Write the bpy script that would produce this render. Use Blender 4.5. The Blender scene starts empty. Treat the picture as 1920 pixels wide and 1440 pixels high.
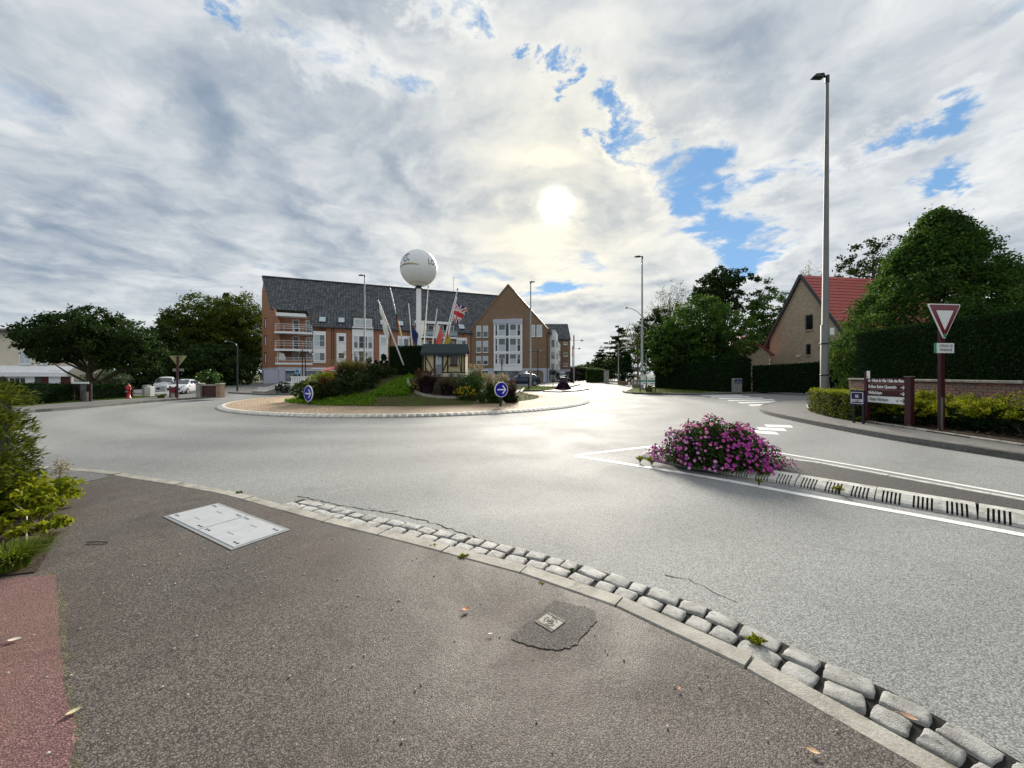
import bpy, bmesh, math, random
import numpy as np
from mathutils import Vector, Matrix

# ------------------------------------------------------------------ camera, world, sun, exposure
scene = bpy.context.scene
COL = scene.collection
R = math.radians
F, CX, HY, CAMZ = 721.0, 960.0, 702.0, 1.5      # focal length and horizon of the photograph, in its pixels
cam_data = bpy.data.cameras.new('camera')
cam = bpy.data.objects.new('camera', cam_data); COL.objects.link(cam)
cam.location = (0, 0, CAMZ); cam.rotation_euler = (R(90), 0, 0)
cam_data.sensor_width = 36.0; cam_data.lens = F / 1920 * 36
cam_data.shift_y = (HY - 720) / 1920
cam_data.clip_start = 0.05; cam_data.clip_end = 5000
scene.camera = cam

SUN_AZ, SUN_EL = math.atan2(82, F), math.atan2(HY - 385, math.hypot(F, 82))
SUN_DIR = Vector((math.sin(SUN_AZ) * math.cos(SUN_EL), math.cos(SUN_AZ) * math.cos(SUN_EL), math.sin(SUN_EL)))

def nodes_of(tree):
    def new(t, **kw):
        n = tree.nodes.new(t)
        for k, v in kw.items(): setattr(n, k, v)
        return n
    return new
class NB:
    """small helper to write node maths as expressions"""
    def __init__(s, tree): s.t = tree
    def put(s, sock, v):
        if isinstance(v, bpy.types.NodeSocket): s.t.links.new(v, sock)
        elif v is not None:
            sock.default_value = v
    def n(s, typ, **kw):
        n = s.t.nodes.new(typ)
        for k, v in kw.items(): setattr(n, k, v)
        return n
    def m(s, op, a, b=None, c=None, clamp=False):
        n = s.n('ShaderNodeMath', operation=op, use_clamp=clamp)
        for i, v in enumerate((a, b, c)): s.put(n.inputs[i], v)
        return n.outputs[0]
    def v(s, op, a, b=None, scale=None):
        n = s.n('ShaderNodeVectorMath', operation=op)
        s.put(n.inputs[0], a); s.put(n.inputs[1], b)
        if scale is not None: s.put(n.inputs['Scale'], scale)
        return n.outputs['Value'] if op in ('DOT_PRODUCT', 'LENGTH', 'DISTANCE') else n.outputs['Vector']
    def comb(s, x, y, z):
        n = s.n('ShaderNodeCombineXYZ')
        for i, q in enumerate((x, y, z)): s.put(n.inputs[i], q)
        return n.outputs[0]
    def sep(s, a):
        n = s.n('ShaderNodeSeparateXYZ'); s.put(n.inputs[0], a); return n.outputs
    def mix(s, f, a, b, blend='MIX'):
        n = s.n('ShaderNodeMix', data_type='RGBA', blend_type=blend)
        s.put(n.inputs[0], f)
        for sock, q in ((n.inputs[6], a), (n.inputs[7], b)):
            if isinstance(q, (tuple, list)) and len(q) == 3: q = (*q, 1)
            s.put(sock, q)
        return n.outputs[2]
    def smooth(s, x, lo, hi, a=0.0, b=1.0):
        n = s.n('ShaderNodeMapRange', interpolation_type='SMOOTHSTEP')
        for i, q in enumerate((x, lo, hi, a, b)): s.put(n.inputs[i], q)
        return n.outputs[0]
    def noise(s, vec, scale, detail=4, rough=0.55, dist=0.0, lac=2.0, out=0):
        n = s.n('ShaderNodeTexNoise')
        s.put(n.inputs['Vector'], vec); s.put(n.inputs['Scale'], scale); s.put(n.inputs['Detail'], detail)
        s.put(n.inputs['Roughness'], rough); s.put(n.inputs['Distortion'], dist); s.put(n.inputs['Lacunarity'], lac)
        return n.outputs[out]
    def vor(s, vec, scale, feature='F1', out=0, rnd=1.0):
        n = s.n('ShaderNodeTexVoronoi', feature=feature)
        s.put(n.inputs['Vector'], vec); s.put(n.inputs['Scale'], scale); s.put(n.inputs['Randomness'], rnd)
        return n.outputs[out]

def build_world():
    w = bpy.data.worlds.new('World'); scene.world = w; w.use_nodes = True
    w.cycles.sampling_method = 'MANUAL'; w.cycles.sample_map_resolution = 512
    t = w.node_tree; t.nodes.clear(); b = NB(t)
    sky = b.n('ShaderNodeTexSky', sky_type='NISHITA', sun_disc=False)
    sky.sun_elevation = SUN_EL; sky.sun_rotation = SUN_AZ
    sky.altitude = 50; sky.air_density = 1.0; sky.dust_density = 0.0; sky.ozone_density = 2.5
    d = b.v('NORMALIZE', b.n('ShaderNodeTexCoord').outputs['Generated'])
    x, y, z = b.sep(d)
    zc = b.m('MAXIMUM', z, 0.0)
    k = b.m('ADD', zc, DK)
    p = b.comb(b.m('DIVIDE', x, k), b.m('DIVIDE', y, k), 3.7)          # the cloud deck seen in perspective
    ks = SUN_DIR.z + DK
    sp = (SUN_DIR.x / ks, SUN_DIR.y / ks, 3.7)
    to_sun = b.v('NORMALIZE', b.v('SUBTRACT', sp, p))
    sdot = b.v('DOT_PRODUCT', d, tuple(SUN_DIR))
    warp = b.v('SUBTRACT', b.noise(p, 1.6, 5, 0.6, 0, out=1), (0.5, 0.5, 0.5))
    pw = b.v('ADD', p, b.v('SCALE', warp, scale=0.30))
    def dens(q):
        big = b.noise(q, 1.15, 3, 0.5, 0.15)
        fine = b.noise(q, 3.2, 9, 0.57, 0.20)
        return b.m('ADD', b.m('MULTIPLY', big, 0.46), b.m('MULTIPLY', fine, 0.54))
    n0 = dens(pw)
    n1 = dens(b.v('ADD', pw, b.v('SCALE', to_sun, scale=0.075)))
    # breaks in the deck, as holes at their places in the sky (pixel of the photograph, size in the deck)
    gaps = None
    def hole(px, py):
        v = Vector(((px - CX) / F, 1.0, (HY - py) / F)).normalized()
        return (v.x / (v.z + DK), v.y / (v.z + DK), 3.7)
    warp2 = b.v('SUBTRACT', b.noise(p, 5.5, 7, 0.66, 0.3, out=1), (0.5, 0.5, 0.5))
    pg = b.v('ADD', b.v('ADD', p, b.v('SCALE', warp, scale=0.22)), b.v('SCALE', warp2, scale=0.38))
    for (pts, wd, st) in GAPS:
        for (a0, a1) in zip(pts[:-1], pts[1:]):
            A = Vector(hole(*a0)); B = Vector(hole(*a1)); AB = B - A
            L2 = max(AB.length_squared, 1e-6)
            tt = b.m('DIVIDE', b.v('DOT_PRODUCT', b.v('SUBTRACT', pg, tuple(A)), tuple(AB)), L2, clamp=True)
            near = b.v('ADD', b.v('SCALE', tuple(AB), scale=tt), tuple(A))
            dist = b.v('DISTANCE', pg, near)
            g = b.smooth(dist, 0.0, wd, st, 0.0)
            gaps = g if gaps is None else b.m('MAXIMUM', gaps, g)
    cover = b.m('SUBTRACT', b.m('ADD', n0, 0.085), gaps)
    alpha = b.smooth(cover, 0.34, 0.52)
    thick = b.smooth(cover, 0.50, 0.68)
    edge = b.m('MULTIPLY', b.m('SUBTRACT', n0, n1), 3.9)
    px_, py_, _z = b.sep(p)
    veil = b.m('SUBTRACT', b.noise(p, 0.55, 3, 0.55), 0.5)
    bank = b.smooth(b.m('ADD', px_, b.m('MULTIPLY', veil, 1.2)), -1.4, 0.5, -0.09, 0.16)     # the deck is heavier towards the left
    near_sun = b.m('POWER', b.m('MAXIMUM', sdot, 0.0), 20.0)
    lit = b.m('ADD', b.m('ADD', b.m('SUBTRACT', 0.60, b.m('MULTIPLY', thick, 0.44)), edge), b.m('ADD', bank, b.m('MULTIPLY', veil, 0.3)))
    lit = b.smooth(b.m('ADD', lit, b.m('MULTIPLY', near_sun, 0.14)), -0.42, 1.22)
    cloud = b.mix(lit, CLOUD_DARK, CLOUD_LIGHT)
    warm = b.m('MULTIPLY', near_sun, b.m('ADD', 0.12, b.m('MULTIPLY', b.m('POWER', lit, 1.6), 0.9)))
    cloud = b.mix(b.m('MULTIPLY', warm, 0.62, clamp=True), cloud, (0.520, 0.475, 0.355))
    off = b.m('SUBTRACT', 1.0, sdot)                                    # sunlight coming through the thin cloud in front of the sun
    through = b.m('ADD', b.m('MULTIPLY', lit, 0.75), b.m('MULTIPLY', b.m('SUBTRACT', 1.0, thick), 0.45))
    g1 = b.m('MULTIPLY', b.m('EXPONENT', b.m('MULTIPLY', off, -2600.0)), b.m('ADD', 0.9, b.m('MULTIPLY', through, 0.5)))
    g2 = b.m('MULTIPLY', b.m('EXPONENT', b.m('MULTIPLY', off, -420.0)), through)
    g3 = b.m('MULTIPLY', b.m('EXPONENT', b.m('MULTIPLY', off, -70.0)), through)
    cloud = b.v('ADD', cloud, b.v('SCALE', (1.0, 0.95, 0.82), scale=g1))
    cloud = b.v('ADD', cloud, b.v('SCALE', (0.17, 0.145, 0.085), scale=g2))
    cloud = b.v('ADD', cloud, b.v('SCALE', (0.075, 0.060, 0.022), scale=g3))
    blue = b.v('SCALE', sky.outputs[0], scale=SKY_K)
    blue = b.mix(0.6, blue, (0.110, 0.225, 0.390))
    low = b.smooth(z, 0.0, 0.20, 1.0, 0.0)                              # the deck thins into bright mist at the horizon
    cloud = b.mix(b.m('MULTIPLY', low, 0.50), cloud, (0.40, 0.42, 0.415))
    a2 = b.m('MAXIMUM', alpha, b.m('MULTIPLY', low, 0.65))
    col = b.mix(a2, blue, cloud)
    bg = b.n('ShaderNodeBackground')
    t.links.new(b.v('SCALE', col, scale=10.0), bg.inputs[0])
    bg.inputs[1].default_value = 0.10
    out = b.n('ShaderNodeOutputWorld'); t.links.new(bg.outputs[0], out.inputs[0])

DK = 0.18      # keeps the far deck from shrinking to nothing at the horizon
GAPS = [  # polylines of blue breaks: points in photograph pixels, width in the deck, strength
    ([(985, 105), (1035, 150), (1040, 170)], 0.045, 0.19),
    ([(1135, 220), (1185, 285), (1270, 305)], 0.10, 0.27),
    ([(1275, 310), (1320, 390), (1390, 440), (1400, 500)], 0.21, 0.30),
    ([(1400, 350), (1530, 310)], 0.13, 0.22),
    ([(1680, 275), (1775, 225)], 0.11, 0.24),
    ([(1745, 330), (1790, 355)], 0.10, 0.20),
    ([(1015, 548), (1050, 540)], 0.26, 0.30),
    ([(555, 105), (640, 125), (735, 150)], 0.12, 0.19),
    ([(790, 5), (870, 15)], 0.10, 0.24),
    ([(395, 10), (410, 20)], 0.08, 0.20),
]
CLOUD_DARK = (0.118, 0.156, 0.208)
CLOUD_LIGHT = (0.45, 0.457, 0.452)
SKY_K = 0.06
build_world()
sun_data = bpy.data.lights.new('sun', 'SUN'); sun_data.energy = 3.7; sun_data.angle = R(16); sun_data.color = (1.0, 0.93, 0.82)
sun = bpy.data.objects.new('sun', sun_data); COL.objects.link(sun)
sun.rotation_euler = (-SUN_DIR).to_track_quat('-Z', 'Y').to_euler(); sun.location = (0, 0, 60)

scene.view_settings.view_transform = 'Standard'; scene.view_settings.look = 'None'
scene.view_settings.exposure = 1.06; scene.view_settings.gamma = 1.0
scene.render.engine = 'CYCLES'
scene.cycles.max_bounces = 6; scene.cycles.transparent_max_bounces = 6
scene.cycles.use_denoising = True
# ------------------------------------------------------------------ measuring and mesh helpers
rng = np.random.default_rng(7)
random.seed(7)
def G(px, py, z=0.0):
    """point on the level z under a pixel of the photograph"""
    Y = (CAMZ - z) * F / (py - HY)
    return Vector(((px - CX) / F * Y, Y, z))
def D(px, py, Y):
    """point at distance Y in front of the camera behind a pixel"""
    return Vector(((px - CX) / F * Y, Y, CAMZ - (py - HY) / F * Y))
def tag(o, label=None, cat=None, group=None, kind=None):
    if label: o['label'] = label
    if cat: o['category'] = cat
    if group: o['group'] = group
    if kind: o['kind'] = kind
    return o
def empty(name, loc=(0, 0, 0), rz=0.0, label=None, cat=None, group=None, parent=None):
    o = bpy.data.objects.new(name, None); COL.objects.link(o)
    o.location = loc; o.rotation_euler = (0, 0, rz); o.empty_display_size = 0.2
    if parent: o.parent = parent
    return tag(o, label, cat, group)
def link(name, me, parent=None, loc=None, rot=None, scale=None):
    o = bpy.data.objects.new(name, me); COL.objects.link(o)
    if parent: o.parent = parent
    if loc is not None: o.location = loc
    if rot is not None: o.rotation_euler = rot
    if scale is not None: o.scale = scale
    return o
def np_mesh(name, V, faces4, mats, tint=None, smooth=False, midx=None):
    me = bpy.data.meshes.new(name)
    V = np.asarray(V, dtype=np.float32); Fq = np.asarray(faces4, dtype=np.int32)
    k = Fq.shape[1]
    me.vertices.add(len(V)); me.vertices.foreach_set('co', V.ravel())
    me.loops.add(Fq.size); me.loops.foreach_set('vertex_index', Fq.ravel())
    me.polygons.add(len(Fq)); me.polygons.foreach_set('loop_start', np.arange(0, Fq.size, k, dtype=np.int32))
    me.polygons.foreach_set('loop_total', np.full(len(Fq), k, dtype=np.int32))
    if smooth: me.polygons.foreach_set('use_smooth', np.ones(len(Fq), dtype=bool))
    for m in (mats if isinstance(mats, (list, tuple)) else [mats]): me.materials.append(m)
    if midx is not None: me.polygons.foreach_set('material_index', np.asarray(midx, dtype=np.int32))
    if tint is not None:
        a = me.attributes.new('tint', 'FLOAT', 'FACE'); a.data.foreach_set('value', np.asarray(tint, dtype=np.float32))
    me.update(calc_edges=True)
    return me
class MB:
    """collects shapes and links them as one mesh object"""
    def __init__(s): s.v = []; s.f = []; s.mi = []; s.sm = []
    def add(s, vs, fs, mi=0, sm=False):
        b = len(s.v); s.v += [tuple(q) for q in vs]
        s.f += [tuple(b + i for i in f) for f in fs]; s.mi += [mi] * len(fs); s.sm += [sm] * len(fs); return s
    def box(s, x0, x1, y0, y1, z0, z1, mi=0):
        vs = [(x0, y0, z0), (x1, y0, z0), (x1, y1, z0), (x0, y1, z0), (x0, y0, z1), (x1, y0, z1), (x1, y1, z1), (x0, y1, z1)]
        return s.add(vs, [(3, 2, 1, 0), (4, 5, 6, 7), (0, 1, 5, 4), (1, 2, 6, 5), (2, 3, 7, 6), (3, 0, 4, 7)], mi)
    def bevbox(s, x0, x1, y0, y1, z0, z1, b=0.02, mi=0, jit=0.0, rnd=None):
        """box with its top edge chamfered"""
        j = (lambda: (rnd.random() - .5) * 2 * jit) if rnd else (lambda: 0.0)
        lo = [(x0 + j(), y0 + j(), z0), (x1 + j(), y0 + j(), z0), (x1 + j(), y1 + j(), z0), (x0 + j(), y1 + j(), z0)]
        md = [(q[0], q[1], z1 - b + j() * .4) for q in lo]
        cx, cy = (x0 + x1) / 2, (y0 + y1) / 2
        hi = [(q[0] + (b if q[0] < cx else -b), q[1] + (b if q[1] < cy else -b), z1 + j() * .4) for q in lo]
        fs = [(4, 5, 9, 8), (5, 6, 10, 9), (6, 7, 11, 10), (7, 4, 8, 11), (8, 9, 10, 11)] + [(i, (i + 1) % 4, 4 + (i + 1) % 4, 4 + i) for i in range(4)]
        return s.add(lo + md + hi, fs, mi)
    def obox(s, c, ax, ay, az, mi=0):
        """oriented box: centre and three half-axes"""
        c, ax, ay, az = map(Vector, (c, ax, ay, az))
        vs = [c + sx * ax + sy * ay + sz * az for sz in (-1, 1) for (sx, sy) in ((-1, -1), (1, -1), (1, 1), (-1, 1))]
        return s.add(vs, [(3, 2, 1, 0), (4, 5, 6, 7), (0, 1, 5, 4), (1, 2, 6, 5), (2, 3, 7, 6), (3, 0, 4, 7)], mi)
    def bar(s, a, b, w, h=None, mi=0):
        a, b = Vector(a), Vector(b); d = b - a; L = d.length; d.normalize()
        up = Vector((0, 0, 1)) if abs(d.z) < .95 else Vector((0, 1, 0))
        r = d.cross(up).normalized(); u = r.cross(d)
        return s.obox((a + b) / 2, d * L / 2, r * w / 2, u * (h or w) / 2, mi)
    def prism(s, poly, z0, z1, mi=0, mi_side=None):
        n = len(poly); vs = [(p[0], p[1], z0) for p in poly] + [(p[0], p[1], z1) for p in poly]
        s.add(vs, [tuple(range(n, 2 * n))], mi)
        s.add(vs, [(i, (i + 1) % n, n + (i + 1) % n, n + i) for i in range(n)], mi if mi_side is None else mi_side)
        return s
    def slab(s, poly3, off, mi=0):
        """closed plate: polygon of 3-D points pushed along off"""
        n = len(poly3); off = Vector(off)
        vs = [Vector(p) for p in poly3] + [Vector(p) + off for p in poly3]
        fs = [tuple(range(n - 1, -1, -1)), tuple(range(n, 2 * n))] + [(i, (i + 1) % n, n + (i + 1) % n, n + i) for i in range(n)]
        return s.add(vs, fs, mi)
    def tube(s, pts, radii, n=8, mi=0, cap=True, sm=True):
        pts = [Vector(p) for p in pts]
        if not hasattr(radii, '__len__'): radii = [radii] * len(pts)
        vs = []; prev = None
        for i, p in enumerate(pts):
            d = (pts[min(i + 1, len(pts) - 1)] - pts[max(i - 1, 0)]).normalized()
            if prev is None: u = d.orthogonal().normalized()
            else: u = (prev - d * prev.dot(d)).normalized()
            prev = u; w = d.cross(u)
            vs += [p + (u * math.cos(2 * math.pi * k / n) + w * math.sin(2 * math.pi * k / n)) * radii[i] for k in range(n)]
        fs = [(i * n + k, i * n + (k + 1) % n, (i + 1) * n + (k + 1) % n, (i + 1) * n + k) for i in range(len(pts) - 1) for k in range(n)]
        s.add(vs, fs, mi, sm)
        if cap: s.add(vs, [tuple(range(n - 1, -1, -1)), tuple(range((len(pts) - 1) * n, len(pts) * n))], mi)
        return s
    def cyl(s, x, y, z0, z1, r0, r1=None, n=12, mi=0):
        return s.tube([(x, y, z0), (x, y, z1)], [r0, r0 if r1 is None else r1], n, mi)
    def lathe(s, prof, n=24, c=(0, 0, 0), mi=0, sm=True):
        vs = [(c[0] + r * math.cos(2 * math.pi * k / n), c[1] + r * math.sin(2 * math.pi * k / n), c[2] + z) for (r, z) in prof for k in range(n)]
        fs = [(i * n + k, i * n + (k + 1) % n, (i + 1) * n + (k + 1) % n, (i + 1) * n + k) for i in range(len(prof) - 1) for k in range(n)]
        return s.add(vs, fs, mi, sm)
    def disc(s, c, u, w, r, n=28, mi=0):
        c, u, w = map(Vector, (c, u, w))
        return s.add([c + u * r * math.cos(2 * math.pi * k / n) + w * r * math.sin(2 * math.pi * k / n) for k in range(n)], [tuple(range(n))], mi)
    def mesh(s, name, mats):
        me = bpy.data.meshes.new(name); me.from_pydata(s.v, [], s.f)
        for m in (mats if isinstance(mats, (list, tuple)) else [mats]): me.materials.append(m)
        me.polygons.foreach_set('material_index', s.mi); me.polygons.foreach_set('use_smooth', s.sm)
        me.update(); return me
    def build(s, name, mats, parent=None, loc=None, rot=None):
        return link(name, s.mesh(name, mats), parent, loc, rot)
def recalc(o):
    bm = bmesh.new(); bm.from_mesh(o.data); bmesh.ops.recalc_face_normals(bm, faces=bm.faces); bm.to_mesh(o.data); bm.free(); return o
def copy_thing(o, label=None, parent=None, loc=None, rot=None, group=None):
    c = o.copy(); COL.objects.link(c)
    if parent: c.parent = parent
    if loc is not None: c.location = loc
    if rot is not None: c.rotation_euler = rot
    if label: c['label'] = label
    if group: c['group'] = group
    for ch in list(o.children):
        copy_thing(ch, None, c)
    return c
def resample(pts, step, closed=False):
    """points every `step` along a smooth curve through pts (Catmull-Rom)"""
    P = [Vector(p) for p in pts]; n = len(P); out = []
    for i in range(n if closed else n - 1):
        g = (lambda k: P[k % n]) if closed else (lambda k: P[max(0, min(n - 1, k))])
        a, b, c, d = g(i - 1), g(i), g(i + 1), g(i + 2)
        m = max(2, int((c - b).length / step * 4))
        for q in range(m):
            t = q / m
            out.append(0.5 * ((2 * b) + (c - a) * t + (2 * a - 5 * b + 4 * c - d) * t * t + (3 * b - a - 3 * c + d) * t ** 3))
    out.append(P[0] if closed else P[-1])
    res = [out[0]]; need = step
    for a, b in zip(out[:-1], out[1:]):
        L = (b - a).length; p = 0.0
        if L < 1e-9: continue
        while L - p >= need:
            p += need; res.append(a + (b - a) * (p / L)); need = step
        need -= L - p
    return res
def offset_curve(pts, d):
    """shift a ground curve sideways (left of travel for d > 0)"""
    out = []
    for i, p in enumerate(pts):
        t = pts[min(i + 1, len(pts) - 1)] - pts[max(i - 1, 0)]
        nrm = Vector((-t.y, t.x, 0)).normalized()
        out.append(p + nrm * d)
    return out
def fill_poly(name, pts, z, mat, kind='structure', parent=None, thick=0.0, mat_side=None):
    """flat (or raised) sheet from a ground polygon, triangulated"""
    bm = bmesh.new()
    vs = [bm.verts.new((p[0], p[1], z)) for p in pts]
    f = bm.faces.new(vs); bmesh.ops.recalc_face_normals(bm, faces=[f])
    if f.normal.z < 0: f.normal_flip()
    if thick:
        lo = [bm.verts.new((p[0], p[1], z - thick)) for p in pts]
        for i in range(len(vs)):
            j = (i + 1) % len(vs)
            q = bm.faces.new((vs[i], vs[j], lo[j], lo[i])); q.material_index = 1 if mat_side else 0
    bmesh.ops.triangulate(bm, faces=[f])
    me = bpy.data.meshes.new(name); bm.to_mesh(me); bm.free()
    me.materials.append(mat)
    if mat_side: me.materials.append(mat_side)
    o = link(name, me, parent)
    if kind: o['kind'] = kind
    return o
def text_mesh(body, size, mat, name, parent, loc, rot=(R(90), 0, 0), align='LEFT', width=None, bold=0.0, ext=0.0015):
    cu = bpy.data.curves.new('letters', 'FONT'); cu.body = body; cu.size = size; cu.align_x = align; cu.extrude = ext; cu.offset = bold
    cu.resolution_u = 2
    t = bpy.data.objects.new('letters', cu); COL.objects.link(t)
    bpy.context.view_layer.update()
    me = bpy.data.meshes.new_from_object(t.evaluated_get(bpy.context.evaluated_depsgraph_get()))
    bpy.data.objects.remove(t); bpy.data.curves.remove(cu)
    me.name = name; me.materials.clear(); me.materials.append(mat)
    if width and len(me.vertices):
        xs = [v.co.x for v in me.vertices]; w = max(xs) - min(xs); k = width / w
        for v in me.vertices: v.co.x *= k
    return link(name, me, parent, loc, rot)

# ------------------------------------------------------------------ materials
def new_mat(name):
    m = bpy.data.materials.new(name); m.use_nodes = True
    t = m.node_tree; t.nodes.clear(); b = NB(t)
    pr = b.n('ShaderNodeBsdfPrincipled'); out = b.n('ShaderNodeOutputMaterial'); t.links.new(pr.outputs[0], out.inputs[0])
    return m, b, pr, out
def C4(c): return (*c, 1) if len(c) == 3 else c
def bump(b, pr, h, strength=0.5, dist=0.01):
    n = b.n('ShaderNodeBump'); n.inputs['Strength'].default_value = strength; n.inputs['Distance'].default_value = dist
    b.put(n.inputs['Height'], h); b.t.links.new(n.outputs[0], pr.inputs['Normal'])
def obj_co(b): return b.n('ShaderNodeTexCoord').outputs['Object']
def pos(b): return b.n('ShaderNodeNewGeometry').outputs['Position']
def paint(name, col, rough=0.5, var=0.12, scale=3.0, metal=0.0, spec=0.5, dirt=None, bmp=0.0):
    m, b, pr, _ = new_mat(name); co = obj_co(b)
    n = b.noise(co, scale, 5, 0.6)
    lo = tuple(max(0, c * (1 - var)) for c in col); hi = tuple(min(1, c * (1 + var)) for c in col)
    c = b.mix(n, lo, hi)
    if dirt:
        c = b.mix(b.m('MULTIPLY', b.smooth(b.noise(co, scale * 2.3, 6, 0.65), 0.52, 0.75), 0.7), c, dirt)
    b.put(pr.inputs['Base Color'], c)
    b.put(pr.inputs['Roughness'], b.m('ADD', rough - 0.06, b.m('MULTIPLY', n, 0.12)))
    pr.inputs['Metallic'].default_value = metal; pr.inputs['Specular IOR Level'].default_value = spec
    if bmp: bump(b, pr, b.noise(co, scale * 12, 4), bmp, 0.01)
    return m
def leaf_mat(name, c0, c1, c2=None, trans=0.35, rough=0.65, spec=0.10):
    m, b, pr, out = new_mat(name)
    a = b.n('ShaderNodeAttribute', attribute_name='tint').outputs['Fac']
    col = b.mix(b.smooth(a, 0.0, 0.75), c0, c1)
    if c2: col = b.mix(b.smooth(a, 0.72, 1.0), col, c2)
    b.put(pr.inputs['Base Color'], col); pr.inputs['Roughness'].default_value = rough; pr.inputs['Specular IOR Level'].default_value = spec
    tr = b.n('ShaderNodeBsdfTranslucent'); b.put(tr.inputs[0], b.mix(0.5, col, b.mix(1.0, col, (1.0, 1.0, 0.35), 'MULTIPLY')))
    ms = b.n('ShaderNodeMixShader'); ms.inputs[0].default_value = trans
    b.t.links.new(pr.outputs[0], ms.inputs[1]); b.t.links.new(tr.outputs[0], ms.inputs[2]); b.t.links.new(ms.outputs[0], out.inputs[0])
    return m
def asphalt(name, dark, light, grain=95.0, gb=0.5, rough=(0.5, 0.75), patch=0.35, red=None, spec=0.35, fleck=0.5, ring=False):
    """aggregate in binder: stones of different tone, pits between them, damp and worn patches"""
    m, b, pr, _ = new_mat(name); co = pos(b)
    v = b.n('ShaderNodeTexVoronoi', feature='F1'); b.put(v.inputs['Vector'], co); v.inputs['Scale'].default_value = grain
    cell = b.sep(v.outputs['Color'])
    stone = b.smooth(cell[0], 0.22, 0.86)
    fine = b.noise(co, grain * 2.2, 3, 0.7)
    wear = b.noise(co, 0.55, 5, 0.6, 0.4)
    wear2 = b.noise(co, 3.3, 5, 0.65)
    c = b.mix(b.m('ADD', b.m('MULTIPLY', stone, 0.62), b.m('MULTIPLY', fine, 0.38)), dark, light)
    c = b.mix(b.m('MULTIPLY', b.smooth(cell[1], 0.90, 0.97), fleck), c, tuple(min(1, q * 2.1) for q in light))
    if red: c = b.mix(b.m('MULTIPLY', b.smooth(b.noise(co, 0.8, 4, 0.6), 0.42, 0.66), 0.55), c, red)
    c = b.mix(b.smooth(v.outputs['Distance'], 0.35, 0.75, 0.0, 0.65), c, tuple(q * 0.3 for q in dark))
    k = b.m('ADD', 1.0 - patch * 0.5, b.m('MULTIPLY', b.m('ADD', b.m('MULTIPLY', wear, 0.65), b.m('MULTIPLY', wear2, 0.35)), patch))
    c = b.v('SCALE', c, scale=k)
    blot = b.m('MULTIPLY', b.smooth(b.noise(co, 1.7, 7, 0.68, 0.5), 0.56, 0.66), 0.34)
    c = b.mix(blot, c, tuple(q * 0.75 for q in dark))                       # old spills and tyre marks
    c = b.mix(b.m('MULTIPLY', b.smooth(b.noise(co, 2.6, 6, 0.7, 0.8), 0.60, 0.72), 0.22), c, tuple(min(1, q * 1.25) for q in light))
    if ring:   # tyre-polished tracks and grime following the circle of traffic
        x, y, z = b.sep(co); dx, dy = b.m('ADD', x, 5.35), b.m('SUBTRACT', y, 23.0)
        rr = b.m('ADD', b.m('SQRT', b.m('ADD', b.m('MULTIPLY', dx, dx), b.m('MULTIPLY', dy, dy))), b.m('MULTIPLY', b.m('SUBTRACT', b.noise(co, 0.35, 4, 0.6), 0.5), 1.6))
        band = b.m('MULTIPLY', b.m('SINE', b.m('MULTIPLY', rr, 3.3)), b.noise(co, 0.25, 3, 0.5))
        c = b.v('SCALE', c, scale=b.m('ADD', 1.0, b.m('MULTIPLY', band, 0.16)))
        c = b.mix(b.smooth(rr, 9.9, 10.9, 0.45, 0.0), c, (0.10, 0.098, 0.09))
    b.put(pr.inputs['Base Color'], c)
    b.put(pr.inputs['Roughness'], b.smooth(wear, 0.35, 0.65, rough[0], rough[1])); pr.inputs['Specular IOR Level'].default_value = spec
    h = b.m('ADD', b.m('SUBTRACT', 1.0, v.outputs['Distance']), b.m('MULTIPLY', cell[2], 0.7))
    bump(b, pr, h, gb, 0.006)
    return m
def brick_mat(name, c1, c2, mortar, bw=0.22, bh=0.075, axis='XZ', var=0.25, rough=0.85):
    m, b, pr, _ = new_mat(name); co = obj_co(b); x, y, z = b.sep(co)
    u = b.m('ADD', x, y)
    vec = b.comb(u, z, 0.0)
    t = b.n('ShaderNodeTexBrick'); b.put(t.inputs['Vector'], vec)
    t.inputs['Color1'].default_value = C4(c1); t.inputs['Color2'].default_value = C4(c2); t.inputs['Mortar'].default_value = C4(mortar)
    t.inputs['Scale'].default_value = 1.0; t.inputs['Mortar Size'].default_value = 0.008; t.inputs['Brick Width'].default_value = bw; t.inputs['Row Height'].default_value = bh
    n = b.noise(co, 0.7, 5, 0.6); n2 = b.noise(co, 9.0, 4, 0.7)
    c = b.v('SCALE', t.outputs[0], scale=b.m('ADD', 1 - var, b.m('MULTIPLY', b.m('ADD', n, n2), var)))
    b.put(pr.inputs['Base Color'], c); pr.inputs['Roughness'].default_value = rough; pr.inputs['Specular IOR Level'].default_value = 0.2
    bump(b, pr, b.m('SUBTRACT', b.m('MULTIPLY', n2, 0.3), t.outputs['Fac']), 0.6, 0.01)
    return m
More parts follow.
